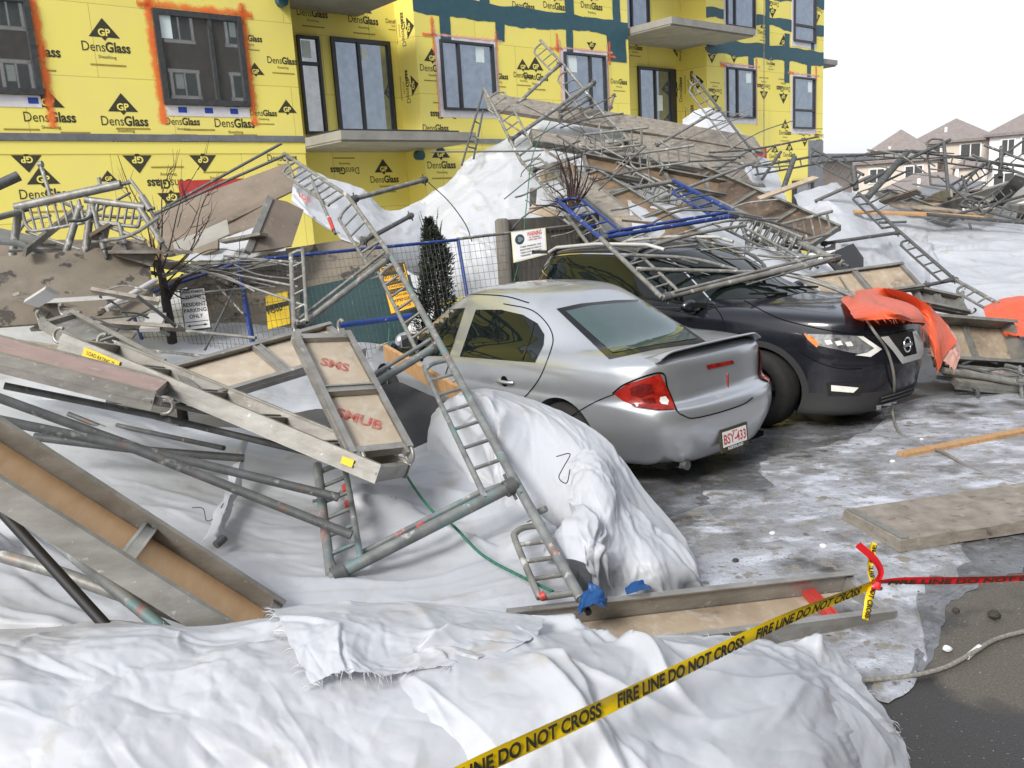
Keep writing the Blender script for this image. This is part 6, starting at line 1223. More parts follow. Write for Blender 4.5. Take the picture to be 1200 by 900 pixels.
for pts in ([(183, 330), (172, 262), (150, 215), (138, 182)], [(186, 318), (190, 270), (190, 230), (200, 196)], [(190, 316), (200, 285), (212, 235), (233, 196)], [(196, 320), (225, 290), (234, 250), (246, 222)], [(200, 316), (220, 300), (238, 270), (246, 252)], [(196, 330), (222, 306), (250, 292), (290, 296)], [(205, 330), (240, 318), (275, 322), (300, 340)], [(192, 335), (215, 350), (240, 345), (262, 355)], [(188, 310), (180, 285), (186, 262)]):
    q = [P(x, y, 8.6 - .05 * i) for i, (x, y) in enumerate(pts)]; limb(m, q, .009, .003, 5); twigs(m, q[0], q[-1], 9, sd_); sd_ += 1
m.build('branches', 'twig', BT)
BS = thing('bare_shrub', P(672, 300, 11.4) * np.array([1, 1, 0]), 'leafless shrub caught in the wreck behind the suv roof', 'shrub'); m = MB(); sd_ = 30; b0 = P(668, 250, 11.2)
for x, y in ((648, 168), (660, 165), (672, 172), (682, 180), (692, 195), (700, 205), (655, 190), (676, 195), (666, 185), (640, 215), (625, 240), (690, 215), (645, 235)):
    q = [b0, (b0 + P(x, y, 11.2)) / 2 + np.array([.05, 0, .03]), P(x, y, 11.0)]; limb(m, q, .018, .005, 5, 8); twigs(m, q[0], q[-1], 6, sd_, .3); sd_ += 1
m.build('branches', 'twig', BS)
EV = thing('evergreen_shrub', P(512, 360, 10.9) * np.array([1, 1, 0]), 'dark narrow evergreen growing behind the blue fence', 'shrub'); rs = np.random.RandomState(5)
base = P(513, 372, 10.9); gb = np.array([base[0], base[1], 0]); H_ = P(508, 258, 10.9)[2]; m = MB(); m.tube([gb, gb + ZF * H_ * .98], .05, 7, rs=[.05, .012]); m.build('trunk', 'bark', EV)
m = MB()
for i in range(9000):
    z = H_ * (rs.rand() ** .85) * .98 + .05; tt = z / H_; rad = .25 * (1 - max(0, tt - .55) / .45) ** .6 * (1 + .14 * math.sin(z * 8 + 1) + .12 * rs.randn()) if tt < .97 else .03
    a = rs.uniform(0, 6.283); rr = rad * rs.uniform(.4, 1.05); p = gb + np.array([math.cos(a) * rr + .03 * math.sin(z * 5), math.sin(a) * rr, z]); d = nrm(np.array([math.cos(a) * .8, math.sin(a) * .8, .4 + rs.rand()]) + rs.randn(3) * .5); s_ = nrm(np.cross(d, rs.randn(3))); l_ = rs.uniform(.02, .065); w_ = rs.uniform(.005, .013)
    m.add([p - s_ * w_, p + s_ * w_, p + d * l_ + s_ * w_ * .5, p + d * l_ - s_ * w_ * .5], [(0, 1, 2, 3)])
for k in range(26):
    z = H_ * rs.uniform(.72, 1.0); a = rs.uniform(0, 6.283); p = gb + np.array([math.cos(a) * .08, math.sin(a) * .08, z - .1]); q_ = p + np.array([math.cos(a) * .07, math.sin(a) * .07, .2 + .12 * rs.rand()]); m.tube([p, q_], .008, 4, rs=[.008, .002])
    for j in range(10): c_ = p + (q_ - p) * rs.rand(); d = nrm(rs.randn(3) + np.array([0, 0, .8])); s_ = nrm(np.cross(d, rs.randn(3))); m.add([c_ - s_ * .006, c_ + s_ * .006, c_ + d * .04], [(0, 1, 2)])
m.build('foliage', 'needle', EV)
# thin braces that fan out in front of the parking sign
GX = 'thin cross braces fanned over the fence'
for lab, a, b in (('thin brace ending above the yellow fence sign, highest of the fan', (215, 310, 8.6), (349, 336, 8.6)), ('thin brace with rust specks dropping past the yellow fence sign', (222, 312, 8.5), (357, 358, 8.3)), ('thin brace running from the broken tree to the blue upright', (190, 322, 8.6), (275, 302, 8.9)),
    ('thin brace crossing behind the parking sign towards the wide muddy board', (262, 300, 8.8), (350, 308, 8.9)), ('thin brace leaning up behind the parking sign, dark', (240, 410, 8.2), (276, 335, 8.7)), ('thin brace leaning against the muddy board right of the parking sign', (255, 335, 8.7), (285, 368, 8.6)), ('thin brace lying low across the trunk of the broken tree', (112, 377, 7.4), (300, 396, 6.7)), ('thin brace near the ground by the trunk of the broken tree', (172, 410, 7.4), (262, 420, 6.8)), ('thin white wrapped pole pointing up to the broken tree', (125, 362, 7.6), (183, 328, 8.0))):
    tubething(lab, [P(*a), P(*b)], r=.013 if 'white' not in lab else .026, mat='steel' if 'dark' not in lab and 'white' not in lab else ('steel_dark' if 'dark' in lab else 'tarp_grey'), name='cross_brace', cat='brace', group=GX)
# lumber by the car door
def lumber(label, A, B, w_=.09, h_=.04, up=(0, 0, 1)):
    A, B = np.asarray(A), np.asarray(B); d = nrm(B - A); u = nrm(np.asarray(up) - d * (d @ np.asarray(up))); s = np.cross(d, u); m = MB(); m.beam(A, B, s * h_, u * w_); return single(m, 'lumber_piece', 'lumber', label, 'lumber', 'loose lumber')
lumber('split yellow board jammed between the ladder chain and the car door', P(452, 413, 7.15), P(548, 468, 6.35), .14, .035, up=(.3, -.6, .6))
lumber('yellow stud lying on the ice in front of the suv', Q(1056, 534, .03), Q(1260, 494, .03), .045, .09)
# rope over the white sheet
def cord(label, pts, r, mat, name='rope', cat='rope', n=60): m = MB(); m.tube(spline(pts, n), r, 7); return single(m, name, mat, label, cat)
cord('green rope snaking over the white sheet to the small bent frame', [P(462, 525, 5.6), P(478, 560, 5.2), P(505, 597, 4.75), P(530, 615, 4.6), P(565, 650, 4.35), P(610, 675, 4.15), P(648, 693, 4.0)], .008, 'rope_green')
cord('green cord dangling beside the car mirror', [P(456, 385, 7.6), P(455, 420, 7.5), P(454, 450, 7.45)], .006, 'rope_green')
cord('black wire twisted round the neck of the knotted tarpaulin', [P(652, 535, 4.85), P(668, 532, 4.8), P(660, 548, 4.75), P(655, 560, 4.72), P(664, 566, 4.7), P(668, 550, 4.72)], .003, 'black', 'wire', 'wire', 30)
cord('black wire poking out of the left tarpaulin tie', [P(225, 595, 4.7), P(238, 596, 4.68), P(242, 610, 4.65), P(252, 606, 4.65), P(262, 590, 4.7)], .0025, 'black', 'wire', 'wire', 30)
tarp('tarpaulin', 'twisted white tarpaulin tie standing up on the spread sheet at the left', [R_([(280, 518, 5.35), (286, 516, 5.3), (291, 518, 5.35)]), R_([(268, 565, 4.95), (276, 562, 4.88), (283, 566, 4.95)]), R_([(250, 605, 4.65), (262, 602, 4.58), (268, 610, 4.65)]), R_([(236, 636, 4.45), (250, 630, 4.38), (258, 640, 4.45)])], 50, 16, .03, 61, group=GW, size=.2, creases=30)
m = MB(); q = P(253, 639, 4.38); m.tube([q, q + np.array([.03, .05, .02])], .022, 12); single(m, 'tube_stub', 'steel_dark', 'short open tube stub poking out of the twisted white tie', 'tube')
# ============================================================ CENTRE AND RIGHT WRECKAGE
plank('long weathered plank spanning the top of the wreck below the middle windows', P(568, 108, 14.2), P(884, 160, 16.2), P(571, 127, 13.9), th=.06, seed=1)
plank('second weathered plank, tucked under the right half of the top plank', P(728, 146, 15.0), P(884, 176, 15.9), P(734, 166, 14.7), th=.06, seed=2)
plank('third weathered plank, lowest of the three slanting to the red wall patch', P(752, 168, 14.5), P(886, 199, 15.4), P(764, 190, 14.2), th=.06, seed=3)
deck('weathered deck with its grey underside rail below the top plank', P(622, 150, 13.4), P(842, 188, 14.2), P(622, 164, 13.15), view='top', board='plank', rail='alu_dark', h=.12)
deck('stained orange plywood deck with a grey rail under the weathered deck', P(683, 178, 12.9), P(872, 214, 13.6), P(684, 197, 12.6), board='ply_orange', rail='alu_dark', ribs=3, h=.10)
deck('water stained plywood deck sliding down behind the blue frame', P(700, 196, 12.6), P(872, 300, 10.6), P(672, 222, 12.1), board='ply_orange', rail='alu_dark', ribs=3, h=.08)
deck('grey weathered deck edge beside the bare shrub', P(664, 186, 12.7), P(760, 262, 11.3), P(648, 200, 12.4), view='top', board='plank', rail='alu_dark', h=.1)
deck('long brown plywood deck leaning down to the dark gap at the right', P(806, 184, 14.2), P(986, 263, 11.8), P(796, 214, 13.7), board='ply_brown', rail='alu_dark', ribs=3, h=.10)
deck('small grey plywood deck standing on edge above the orange tarpaulin', P(940, 322, 9.8), P(1058, 306, 10.1), P(966, 352, 9.5), board='ply_dirty', rail='alu_dark', ribs=1, h=.07)
deck('short aluminium deck end behind the orange tarpaulin', P(1072, 333, 9.9), P(1128, 345, 10.1), P(1072, 352, 9.7), view='under', board='alu_dark', rail='alu_dark', ribs=1, h=.1, hooks='d')
deck('grey deck standing on its side right of the pink tarpaulin end', P(1094, 366, 9.0), P(1192, 374, 9.4), P(1104, 420, 8.75), view='under', board='ply_dirty', rail='alu_dark', ribs=1, h=.22)
deck('flat grey deck lying under the side standing deck', P(1100, 424, 8.9), P(1260, 440, 9.0), P(1110, 446, 8.5), view='top', board='plank', rail='alu_dark', h=.09)
deck('dark deck lying on the tarpaulin hump near the houses', P(1040, 220, 15.4), P(1128, 252, 14.2), P(1046, 232, 15.0), view='under', board='alu_dark', rail='alu_dark', ribs=2, h=.08)
plank('grey flat sheet roof piece under the far ladder frames', P(1105, 236, 18.0), P(1215, 203, 18.6), P(1150, 248, 16.2), th=.05, seed=6, mat='concrete', cleats=False)
plank('bluish panel lying on the pile in front of the beige house', P(1058, 232, 17.0), P(1102, 212, 17.6), P(1085, 246, 15.9), th=.04, seed=7, mat='flash', cleats=False)
plank('rusty brown board on the pile in front of the beige house', P(1082, 234, 16.2), P(1108, 222, 16.6), P(1106, 244, 15.5), th=.04, seed=8, mat='ply_brown', cleats=False)
plank('pale wooden strip running over the tarpaulin hump to the right', P(1000, 246, 13.9), P(1152, 253, 13.9), P(1000, 249, 13.8), th=.03, seed=9, mat='lumber', cleats=False)
plank('second pale strip of lumber curving under the far wreckage', P(1042, 237, 14.6), P(1165, 252, 14.4), P(1042, 240, 14.5), th=.03, seed=10, mat='ply_dirty', cleats=False)
# thick grey plank by the barrier tape
plank('thick grey weathered platform lying on the ice behind the red tape', Q(988, 597, .1), Q(1290, 552, .1), Q(1026, 638, .1), th=.075, seed=11, mat='plank', group=None, bow=.0)
# frames at the centre
k0, k1, k2, k3 = P(567, 103, 13.8), P(610, 188, 13.0), P(652, 236, 11.9), P(692, 290, 10.7)
frame('upper frame of the long ladder run falling towards the suv roof', [('post', k0, k1), ('bar', P(597, 165, 13.2), P(697, 96, 14.6), .032), ('lad', k0, k1, Wd(P(590, 150, 13.4), 606, 138, 13.5), 6, .15, .95), ('brace', P(572, 128, 13.7), P(625, 165, 13.4), .014)], mat='steel')
frame('middle frame of the long ladder run, behind the bare shrub', [('post', k1, k2), ('bar', P(623, 200, 12.6), P(735, 166, 13.6), .03), ('lad', k1, k2, Wd(P(632, 212, 12.4), 652, 205, 12.4), 6, .05, .95), ('brace', P(640, 190, 12.7), P(680, 240, 11.8), .016)], mat='steel')
frame('lower frame of the long ladder run, ending over the mesh fence', [('post', k2, k3), ('bar', P(652, 236, 11.8), P(792, 212, 12.4), .032), ('lad', k2, k3, Wd(P(670, 262, 11.3), 692, 252, 11.3), 4, .05, .95)], mat='steel')
frame('thin dark ladder leaning on the balcony edge', [('post', P(567, 104, 15.0), P(541, 194, 14.2), .018), ('post', P(566, 130, 14.9), P(555, 186, 14.3), .018), ('brace', P(556, 142, 14.7), P(564, 146, 14.7)), ('brace', P(551, 158, 14.5), P(561, 162, 14.5)), ('brace', P(548, 172, 14.3), P(558, 174, 14.4))], mat='steel_dark', pins=False)
h0, h1, h2, h3 = P(633, 47, 15.4), P(661, 76, 15.0), P(708, 134, 14.6), P(770, 198, 13.8)
frame('highest ladder end sticking up against the yellow wall', [('post', h0, h1), ('bar', P(604, 124, 14.3), P(657, 74, 15.0), .03), ('lad', h0, h1, Wd(P(648, 62, 15.2), 636, 72, 15.1), 3, .1, .95)], mat='steel')
frame('ladder frame crossing the second middle window', [('post', h1, h2), ('bar', P(654, 132, 14.5), P(694, 98, 14.9), .028), ('bar', P(655, 138, 14.2), P(692, 115, 14.7), .024), ('lad', h1, h2, Wd(P(684, 104, 14.8), 668, 112, 14.7), 4, .12, .95)], mat='steel')
frame('ladder frame lying across the weathered planks in the middle', [('post', h2, h3), ('lad', h2, h3, Wd(P(738, 165, 14.2), 722, 172, 14.1), 4, .1, .9), ('bar', P(715, 128, 14.6), P(720, 110, 14.8), .02)], mat='steel')
g0, g1 = P(812, 88, 16.0), P(884, 180, 14.6)
frame('ladder frame standing against the right bay below its first window', [('post', g0, g1, .024, 'steel_dark'), ('bar', P(767, 172, 14.6), P(844, 127, 15.4), .026), ('bar', P(804, 218, 13.4), P(881, 174, 14.7), .028), ('lad', g0, g1, Wd(P(848, 132, 15.3), 834, 140, 15.1), 7, .1, .95), ('post', P(808, 95, 15.9), P(836, 128, 15.4), .014)], mat='steel')
def K(x, y, d, gap=.05): return P(x, y, SD(x, y, gap, d))
# blue painted frame above the suv
b0, b1, b2, b3 = P(652, 234, 11.2), P(704, 279, 9.9), P(866, 252, 10.4), P(790, 212, 11.8)
frame('blue painted scaffold frame lying level above the suv roof', [('post', b0, b1, .028), ('bar', b1, b2, .026), ('brace', P(714, 272, 10.0), P(852, 249, 10.45), .02), ('post', b3, b2, .028), ('lad', b0, b1, Wd(P(678, 256, 10.5), 702, 250, 10.6), 3, .05, .95), ('lad', b3, b2, Wd(P(826, 232, 11.1), 806, 238, 11.0), 4, .2, .95)], mat='blue_steel')
dl = max(lifted([(704, 279, 9.75), (776, 349, 8.9)], .06), lifted([(745, 288, 9.6), (800, 342, 8.9)], .06), lifted([(776, 349, 8.9), (984, 302, 9.4)], .06)); L3 = lambda x, y, d: P(x, y, d - dl)
frame('grey ladder frame resting on the suv side window', [('post', L3(704, 279, 9.75), L3(776, 349, 8.9), .026), ('lad', L3(704, 279, 9.75), L3(776, 349, 8.9), L3(768, 314, 9.3) - L3(748, 320, 9.25), 4, .35, .98), ('bar', L3(776, 349, 8.9), L3(984, 302, 9.4), .03), ('brace', L3(790, 342, 8.9), L3(960, 300, 9.4), .016)], mat='steel', pins=False)
frame('flattened ladder frame above the suv windscreen, full of short rungs', [('post', P(862, 248, 11.4), P(988, 309, 10.1), .04), ('lad', P(862, 252, 11.3), P(980, 304, 10.2), Wd(P(905, 272, 10.9), 893, 290, 10.6), 9, .02, .85), ('post', P(872, 266, 10.9), P(952, 310, 10.1), .018), ('bar', P(868, 262, 11), P(893, 330, 9.9), .022)], mat='steel')
for lab, pts, r_, mt in (('bowed tube over the suv roof rail, rising to the flattened frame', [(747, 293, 9.7), (810, 275, 10.0), (874, 264, 10.4)], .02, 'steel'), ('tube lying on the suv windscreen, upper of two', [(745, 299, 9.5), (810, 303, 9.5), (864, 316, 9.5)], .018, 'steel'), ('straight tube lying on the suv windscreen, lower of two', [(746, 315, 9.3), (894, 319, 9.4)], .02, 'steel'),
    ('thin bent tube curling over the suv windscreen top', [(815, 278, 10.2), (842, 300, 9.9), (875, 303, 9.8)], .014, 'steel_dark'), ('curved tube hooking down to the suv bonnet', [(800, 280, 10.3), (860, 290, 10.1), (893, 308, 9.7), (898, 325, 9.4)], .018, 'steel_dark'), ('tube under the long cross bar, ending at the orange tarpaulin', [(880, 330, 9.3), (930, 322, 9.5), (1003, 345, 9.2)], .018, 'steel'), ('tube from the flattened frame to the bonnet edge of the suv', [(905, 318, 9.6), (960, 332, 9.4), (1010, 352, 9.1)], .018, 'steel'),
    ('short thin tube across the white patch behind the windscreen', [(835, 262, 10.8), (925, 305, 10.2)], .014, 'steel_dark'), ('broad tube from the bare shrub to the brown deck', [(772, 234, 11.9), (800, 222, 12.2), (884, 190, 13.6)], .026, 'steel'), ('thin tube sloping from the top plank to the mesh fence', [(680, 165, 12.9), (640, 176, 12.8), (505, 178, 13.6)], .014, 'steel_dark')):
    tubething(lab, [P(q[0], q[1], q[2] - lifted(pts, .04)) for q in spline(pts, 12)], r=r_, mat=mt)
RT_ = tarp('tarpaulin', 'rolled dirty tarpaulin lying along the suv windscreen base', [R_([(895, 336, 9.4), (930, 340, 9.35), (970, 348, 9.2), (1000, 350, 9.1)]), R_([(898, 341, 9.22), (930, 348, 9.15), (970, 354, 9.05), (1000, 355, 9.0)]), R_([(905, 345, 9.2), (935, 353, 9.15), (970, 358, 9.05), (1000, 359, 9.0)])], 24, 50, .03, 63, mat='tarp_grey', size=.3, creases=20)
def clutter(n, box, dd, seed, lab, grp, lens=(40, 140), slope=(-.5, .35), r=(.006, .016), mats=('steel', 'steel_dark'), bend=9, name='bent_brace', cat='brace'):
    rs = np.random.RandomState(seed)
    for i in range(n):
        for _t in range(40):
            L_ = rs.uniform(*lens); sl = rs.uniform(*slope); x0 = rs.uniform(box[0], box[2]); y0 = rs.uniform(box[1], box[3]); dx = L_ / math.hypot(1, sl) * rs.choice([-1, 1]); x1, y1 = x0 + dx, y0 + dx * sl
            if box[0] <= x1 <= box[2] and box[1] <= y1 <= box[3]: break
        d = rs.uniform(*dd); d2 = d + rs.uniform(-.5, .5); pts = [(x0, y0, d), ((x0 + x1) / 2 + rs.uniform(-bend, bend), (y0 + y1) / 2 + rs.uniform(-bend, bend), (d + d2) / 2), (x1, y1, d2)]
        k = lifted(pts, .04); m = MB(); m.tube([P(a, b, c - k) for a, b, c in spline(pts, 9)], rs.uniform(*r), 7); single(m, name, mats[rs.randint(len(mats))], lab, cat, grp)
clutter(17, (715, 222, 990, 335), (9.8, 11.4), 71, 'thin bent brace in the tangle over the suv roof and windscreen', 'thin braces tangled over the suv')
clutter(22, (590, 112, 770, 290), (11.6, 13.4), 72, 'thin bent brace in the tangle along the long ladder run', 'thin braces along the ladder run', lens=(30, 110), slope=(-1.2, 1.4))
clutter(16, (760, 120, 960, 230), (13.2, 14.6), 73, 'thin bent brace lying across the weathered planks and brown deck', 'thin braces over the planks', lens=(40, 130))
clutter(18, (985, 172, 1215, 262), (13.6, 17), 74, 'thin dark brace in the far tangle before the houses', 'thin braces before the houses', lens=(30, 120), slope=(-.9, .6), mats=('steel_dark', 'steel_dark', 'steel'))
clutter(12, (172, 288, 350, 345), (8.4, 9.2), 75, 'thin brace in the fan of braces by the broken tree', 'thin braces by the broken tree', lens=(60, 150), slope=(-.35, .35), r=(.008, .014))
clutter(3, (20, 470, 380, 545), (5.0, 5.9), 76, 'dark tube lying under the left decks', 'dark tubes under the left decks', lens=(120, 260), slope=(.05, .3), r=(.012, .018), mats=('steel_dark',))
clutter(10, (1085, 425, 1215, 462), (8.6, 9.3), 77, 'dark bent bar on the ground right of the suv', 'bars on the ground right of the suv', lens=(40, 100), slope=(-.1, .35), r=(.01, .02), mats=('steel_dark',))
def scraps(n, box, dd, seed, lab, grp, mats, sz=(.35, 1.1), flat=.5):
    rs = np.random.RandomState(seed)
    for i in range(n):
        x, y = rs.uniform(box[0], box[2]), rs.uniform(box[1], box[3]); c = P(x, y, rs.uniform(*dd)); a = rs.uniform(0, math.pi); ax = nrm([math.cos(a), math.sin(a), rs.uniform(-.4, .4)]); w_ = nrm(np.cross(ax, nrm(np.array([0, 0, 1]) + rs.randn(3) * flat))); n_ = np.cross(ax, w_); L_ = rs.uniform(*sz); wd = rs.uniform(.08, .24)
        pts = [c + ax * L_ / 2 * s1 * rs.uniform(.85, 1) + w_ * wd / 2 * s2 * rs.uniform(.8, 1) for s1, s2 in ((-1, -1), (1, -1), (1, 1), (-1, 1))]; m = MB(); m.poly(pts, .03, n_); single(m, 'board_piece', mats[rs.randint(len(mats))], lab, 'board', grp)
scraps(8, (700, 215, 960, 300), (10.8, 12.4), 81, 'splintered board piece in the pile behind the suv', 'board pieces behind the suv', ('plank', 'ply_dirty', 'alu_dark', 'ply_brown'))
scraps(11, (1040, 222, 1210, 258), (14.2, 16.5), 82, 'broken board piece in the far pile before the houses', 'board pieces before the houses', ('plank', 'alu_dark', 'alu_dark', 'board_grey'), sz=(.6, 2.0))
scraps(8, (610, 180, 720, 280), (12.2, 13.4), 83, 'splintered board piece beside the bare shrub', 'board pieces by the bare shrub', ('plank', 'alu_dark', 'ply_dirty'))
scraps(10, (190, 270, 345, 330), (9.2, 10), 84, 'broken board piece among the boards behind the broken tree', 'board pieces behind the broken tree', ('board_grey', 'plank', 'mud'))
scraps(6, (5, 262, 185, 300), (8.0, 9.2), 85, 'broken grey board in the heap at the far left below the yellow wall', 'broken boards at the far left', ('board_grey', 'plank', 'mud', 'alu_dark'), sz=(.5, 1.4))
scraps(12, (10, 340, 200, 392), (6.6, 8.0), 86, 'muddy board piece in the rubble under the spattered board', 'rubble boards at the far left', ('board_grey', 'mud', 'tarp_grey', 'plank'), sz=(.3, .9))
clutter(8, (0, 225, 200, 300), (7.6, 8.8), 78, 'thin grey tube tangled with the ladders lying at the far left', 'tubes tangled at the far left', lens=(40, 130), slope=(-.6, .5), r=(.008, .018))
clutter(10, (15, 335, 210, 395), (6.6, 7.6), 79, 'bent bar in the rubble under the spattered board', 'bars in the rubble at the far left', lens=(30, 90), slope=(-.8, .8), r=(.008, .016))
off_cars(RT_)
def loose_ladders(n, box, dd, seed, lab, grp, lens=(60, 120), mat='steel'):
    rs = np.random.RandomState(seed)
    for i in range(n):
        x, y, L_, a = rs.uniform(box[0], box[2]), rs.uniform(box[1], box[3]), rs.uniform(*lens), rs.uniform(-.2, .75) * rs.choice([1, 1, -1]); d = rs.uniform(*dd); p0, p1 = P(x, y, d + .3), P(x + L_ * math.cos(a), y + L_ * math.sin(a), d - .3); w_ = nrm(np.cross(p1 - p0, EYE - p0) + rs.randn(3) * .3) * rs.uniform(.2, .3)
        frame(lab, [('post', p0, p1, .02), ('lad', p0, p1, w_, 5, .05, .9), ('brace', p0 + (p1 - p0) * .3, p0 + (p1 - p0) * .3 + w_ * 2.5)], mat=mat, group=grp, pins=False)
loose_ladders(7, (640, 125, 850, 225), (12.2, 13.8), 91, 'loose ladder frame tangled in the heap below the top planks', 'loose ladder frames below the top planks')
loose_ladders(4, (760, 225, 930, 275), (10.6, 11.6), 92, 'loose ladder frame tangled behind the blue frame above the suv', 'loose ladder frames behind the blue frame', lens=(50, 90))
# right hand jumble against the houses
rf = 14.8
frame('long ladder frame crossing in front of the right bay and the red wall patch', [('post', P(882, 196, rf), P(966, 181, rf + .6), .022), ('lad', P(966, 181, rf + .6), P(882, 196, rf), Wd(P(925, 188, rf + .3), 927, 197, rf + .3), 5, .05, .95), ('post', P(915, 178, rf), P(893, 210, rf - .4), .026), ('post', P(931, 184, rf), P(917, 224, rf - .4), .045)], mat='steel_dark', pins=False)
frame('bundle of dark ladder frames beside the building corner', [('post', P(952, 174, 15.2), P(1012, 205, 14.2), .024), ('post', P(955, 236, 14.4), P(1022, 206, 14.2), .03), ('lad', P(952, 174, 15.2), P(1012, 205, 14.2), Wd(P(980, 190, 14.7), 972, 202, 14.6), 5, .05, .95), ('post', P(1000, 196, 14.4), P(1003, 222, 14.2), .05)], mat='steel_dark', pins=False)
frame('long dark ladder frame spanning high across the houses', [('post', P(975, 184, 14.6), P(1068, 177, 15.0), .024), ('post', P(1068, 177, 15.0), P(1215, 197, 15.4), .026), ('lad', P(980, 183, 14.6), P(1066, 177, 15), Wd(P(1025, 180, 14.8), 1027, 187, 14.8), 5, .1, .9), ('lad', P(1075, 178, 15), P(1200, 195, 15.3), Wd(P(1140, 187, 15.2), 1138, 195, 15.2), 6, .1, .9)], mat='steel_dark')
tubething('thick bent pole leaning in front of the brown house', [P(1063, 178, 14.3), P(1040, 205, 14.0), P(1016, 232, 13.7)], r=.055, mat='steel_dark')
tubething('tube rising from the tarpaulin hump to the beige house eave', [P(1014, 214, 14.0), P(1070, 184, 14.6), P(1113, 164, 15.2)], r=.03, mat='steel_dark')
tubething('thin tube parallel under the rising tube before the brown house', [P(1018, 222, 13.9), P(1066, 199, 14.5)], r=.018, mat='steel_dark')
frame('upright ladder frame standing in front of the beige house', [('post', P(1106, 167, 15.0), P(1112, 232, 14.4), .03), ('lad', P(1106, 167, 15.0), P(1112, 232, 14.4), Wd(P(1109, 200, 14.7), 1089, 198, 14.8), 5, -.05, .8)], mat='steel_dark', pins=False)
frame('crossed scaffold frames in front of the white house', [('post', P(1113, 218, 15.2), P(1158, 191, 15.8), .024), ('post', P(1112, 234, 15.0), P(1152, 192, 15.6), .024), ('post', P(1140, 182, 15.8), P(1204, 206, 15.2), .024), ('post', P(1153, 170, 16.0), P(1206, 190, 15.6), .024), ('lad', P(1113, 218, 15.2), P(1158, 191, 15.8), Wd(P(1135, 205, 15.5), 1140, 214, 15.4), 5, .05, .95), ('brace', P(1155, 197, 15.6), P(1206, 160, 16.2), .022), ('post', P(1127, 206, 15.3), P(1136, 232, 15.0), .02), ('post', P(1174, 172, 15.8), P(1172, 208, 15.5), .04)], mat='steel_dark', pins=False)
frame('low tangle of scaffold frames under the crossed frames', [('post', P(1110, 215, 14.8), P(1150, 248, 14.2), .022), ('post', P(1150, 252, 14.0), P(1206, 212, 14.6), .024), ('post', P(1118, 252, 14.0), P(1206, 228, 14.4), .024), ('lad', P(1150, 252, 14.0), P(1206, 212, 14.6), Wd(P(1178, 232, 14.3), 1170, 222, 14.4), 5, .05, .95), ('post', P(1124, 240, 14.2), P(1210, 262, 14.0), .022), ('lad', P(1124, 240, 14.2), P(1210, 262, 14.0), Wd(P(1167, 251, 14.1), 1172, 243, 14.2), 6, .02, .95)], mat='steel_dark', pins=False)
frame('dark blue tube frame flattened on the smooth sheet at the right edge', [('post', P(1086, 251, 13.8), P(1210, 262, 13.8), .03), ('post', P(1080, 246, 14.2), P(1150, 258, 13.9), .024), ('brace', P(1136, 262, 13.6), P(1138, 268, 13.5), .02)], mat='steel_dark', pins=False)
r0, r1, r2 = P(1006, 226, 13.2), P(1048, 266, 12.2), P(1118, 327, 10.9)
frame('upper part of the ladder frame leaning on the right tarpaulin hump', [('post', r0, r1), ('bar', P(962, 286, 12.0), P(1056, 272, 12.1), .026), ('lad', r0, r1, Wd(P(1030, 250, 12.6), 1017, 252, 12.5), 3, .1, .98), ('brace', P(1030, 261, 12.4), P(1062, 260, 12.4), .018)], mat='steel_dark')
frame('middle part of the ladder frame leaning on the right tarpaulin hump', [('post', r1, r2), ('bar', P(1082, 335, 10.8), P(1122, 327, 10.9), .024), ('lad', r1, r2, Wd(P(1085, 298, 11.5), 1072, 302, 11.4), 4, .27, .98)], mat='steel_dark')
frame('lowest part of the ladder frame reaching the orange heap at the right edge', [('post', r2, P(1170, 356, 10.2)), ('lad', r2, P(1170, 356, 10.2), Wd(P(1145, 341, 10.5), 1133, 348, 10.4), 2, .25, 1.0), ('post', P(1128, 342, 10.5), P(1127, 362, 10.3), .022)], mat='steel')
tubething('tube lying on the ice right of the suv bumper', [P(1105, 434, 8.55), P(1150, 441, 8.6), P(1230, 455, 8.5)], r=.035, mat='steel')
frame('short aluminium ladder end at the right edge beyond the tube on the ice', [('post', P(1178, 428, 8.8), P(1230, 440, 8.8), .02), ('post', P(1192, 446, 8.4), P(1230, 452, 8.4), .02), ('brace', P(1195, 430, 8.8), P(1198, 470, 8.3), .02)], mat='steel', pins=False)
tubething('bent bar on the ground in front of the side standing deck', [P(1098, 442, 8.7), P(1130, 446, 8.65), P(1146, 458, 8.5), P(1146, 464, 8.4)], r=.02, mat='steel_dark')
m = MB(); 
q = MB(); dk = [P(965, 300, 11.0), P(1000, 285, 11.6), P(1012, 302, 11.2), P(1012, 318, 10.6), P(985, 322, 10.4)]; nn = nrm(np.cross(dk[1] - dk[0], dk[-1] - dk[0])); q.poly(dk, .03, nn if nn @ (EYE - dk[0]) > 0 else -nn); single(q, 'rubber_mat', 'black', 'black sheet in the gap under the end of the brown deck', 'sheet')
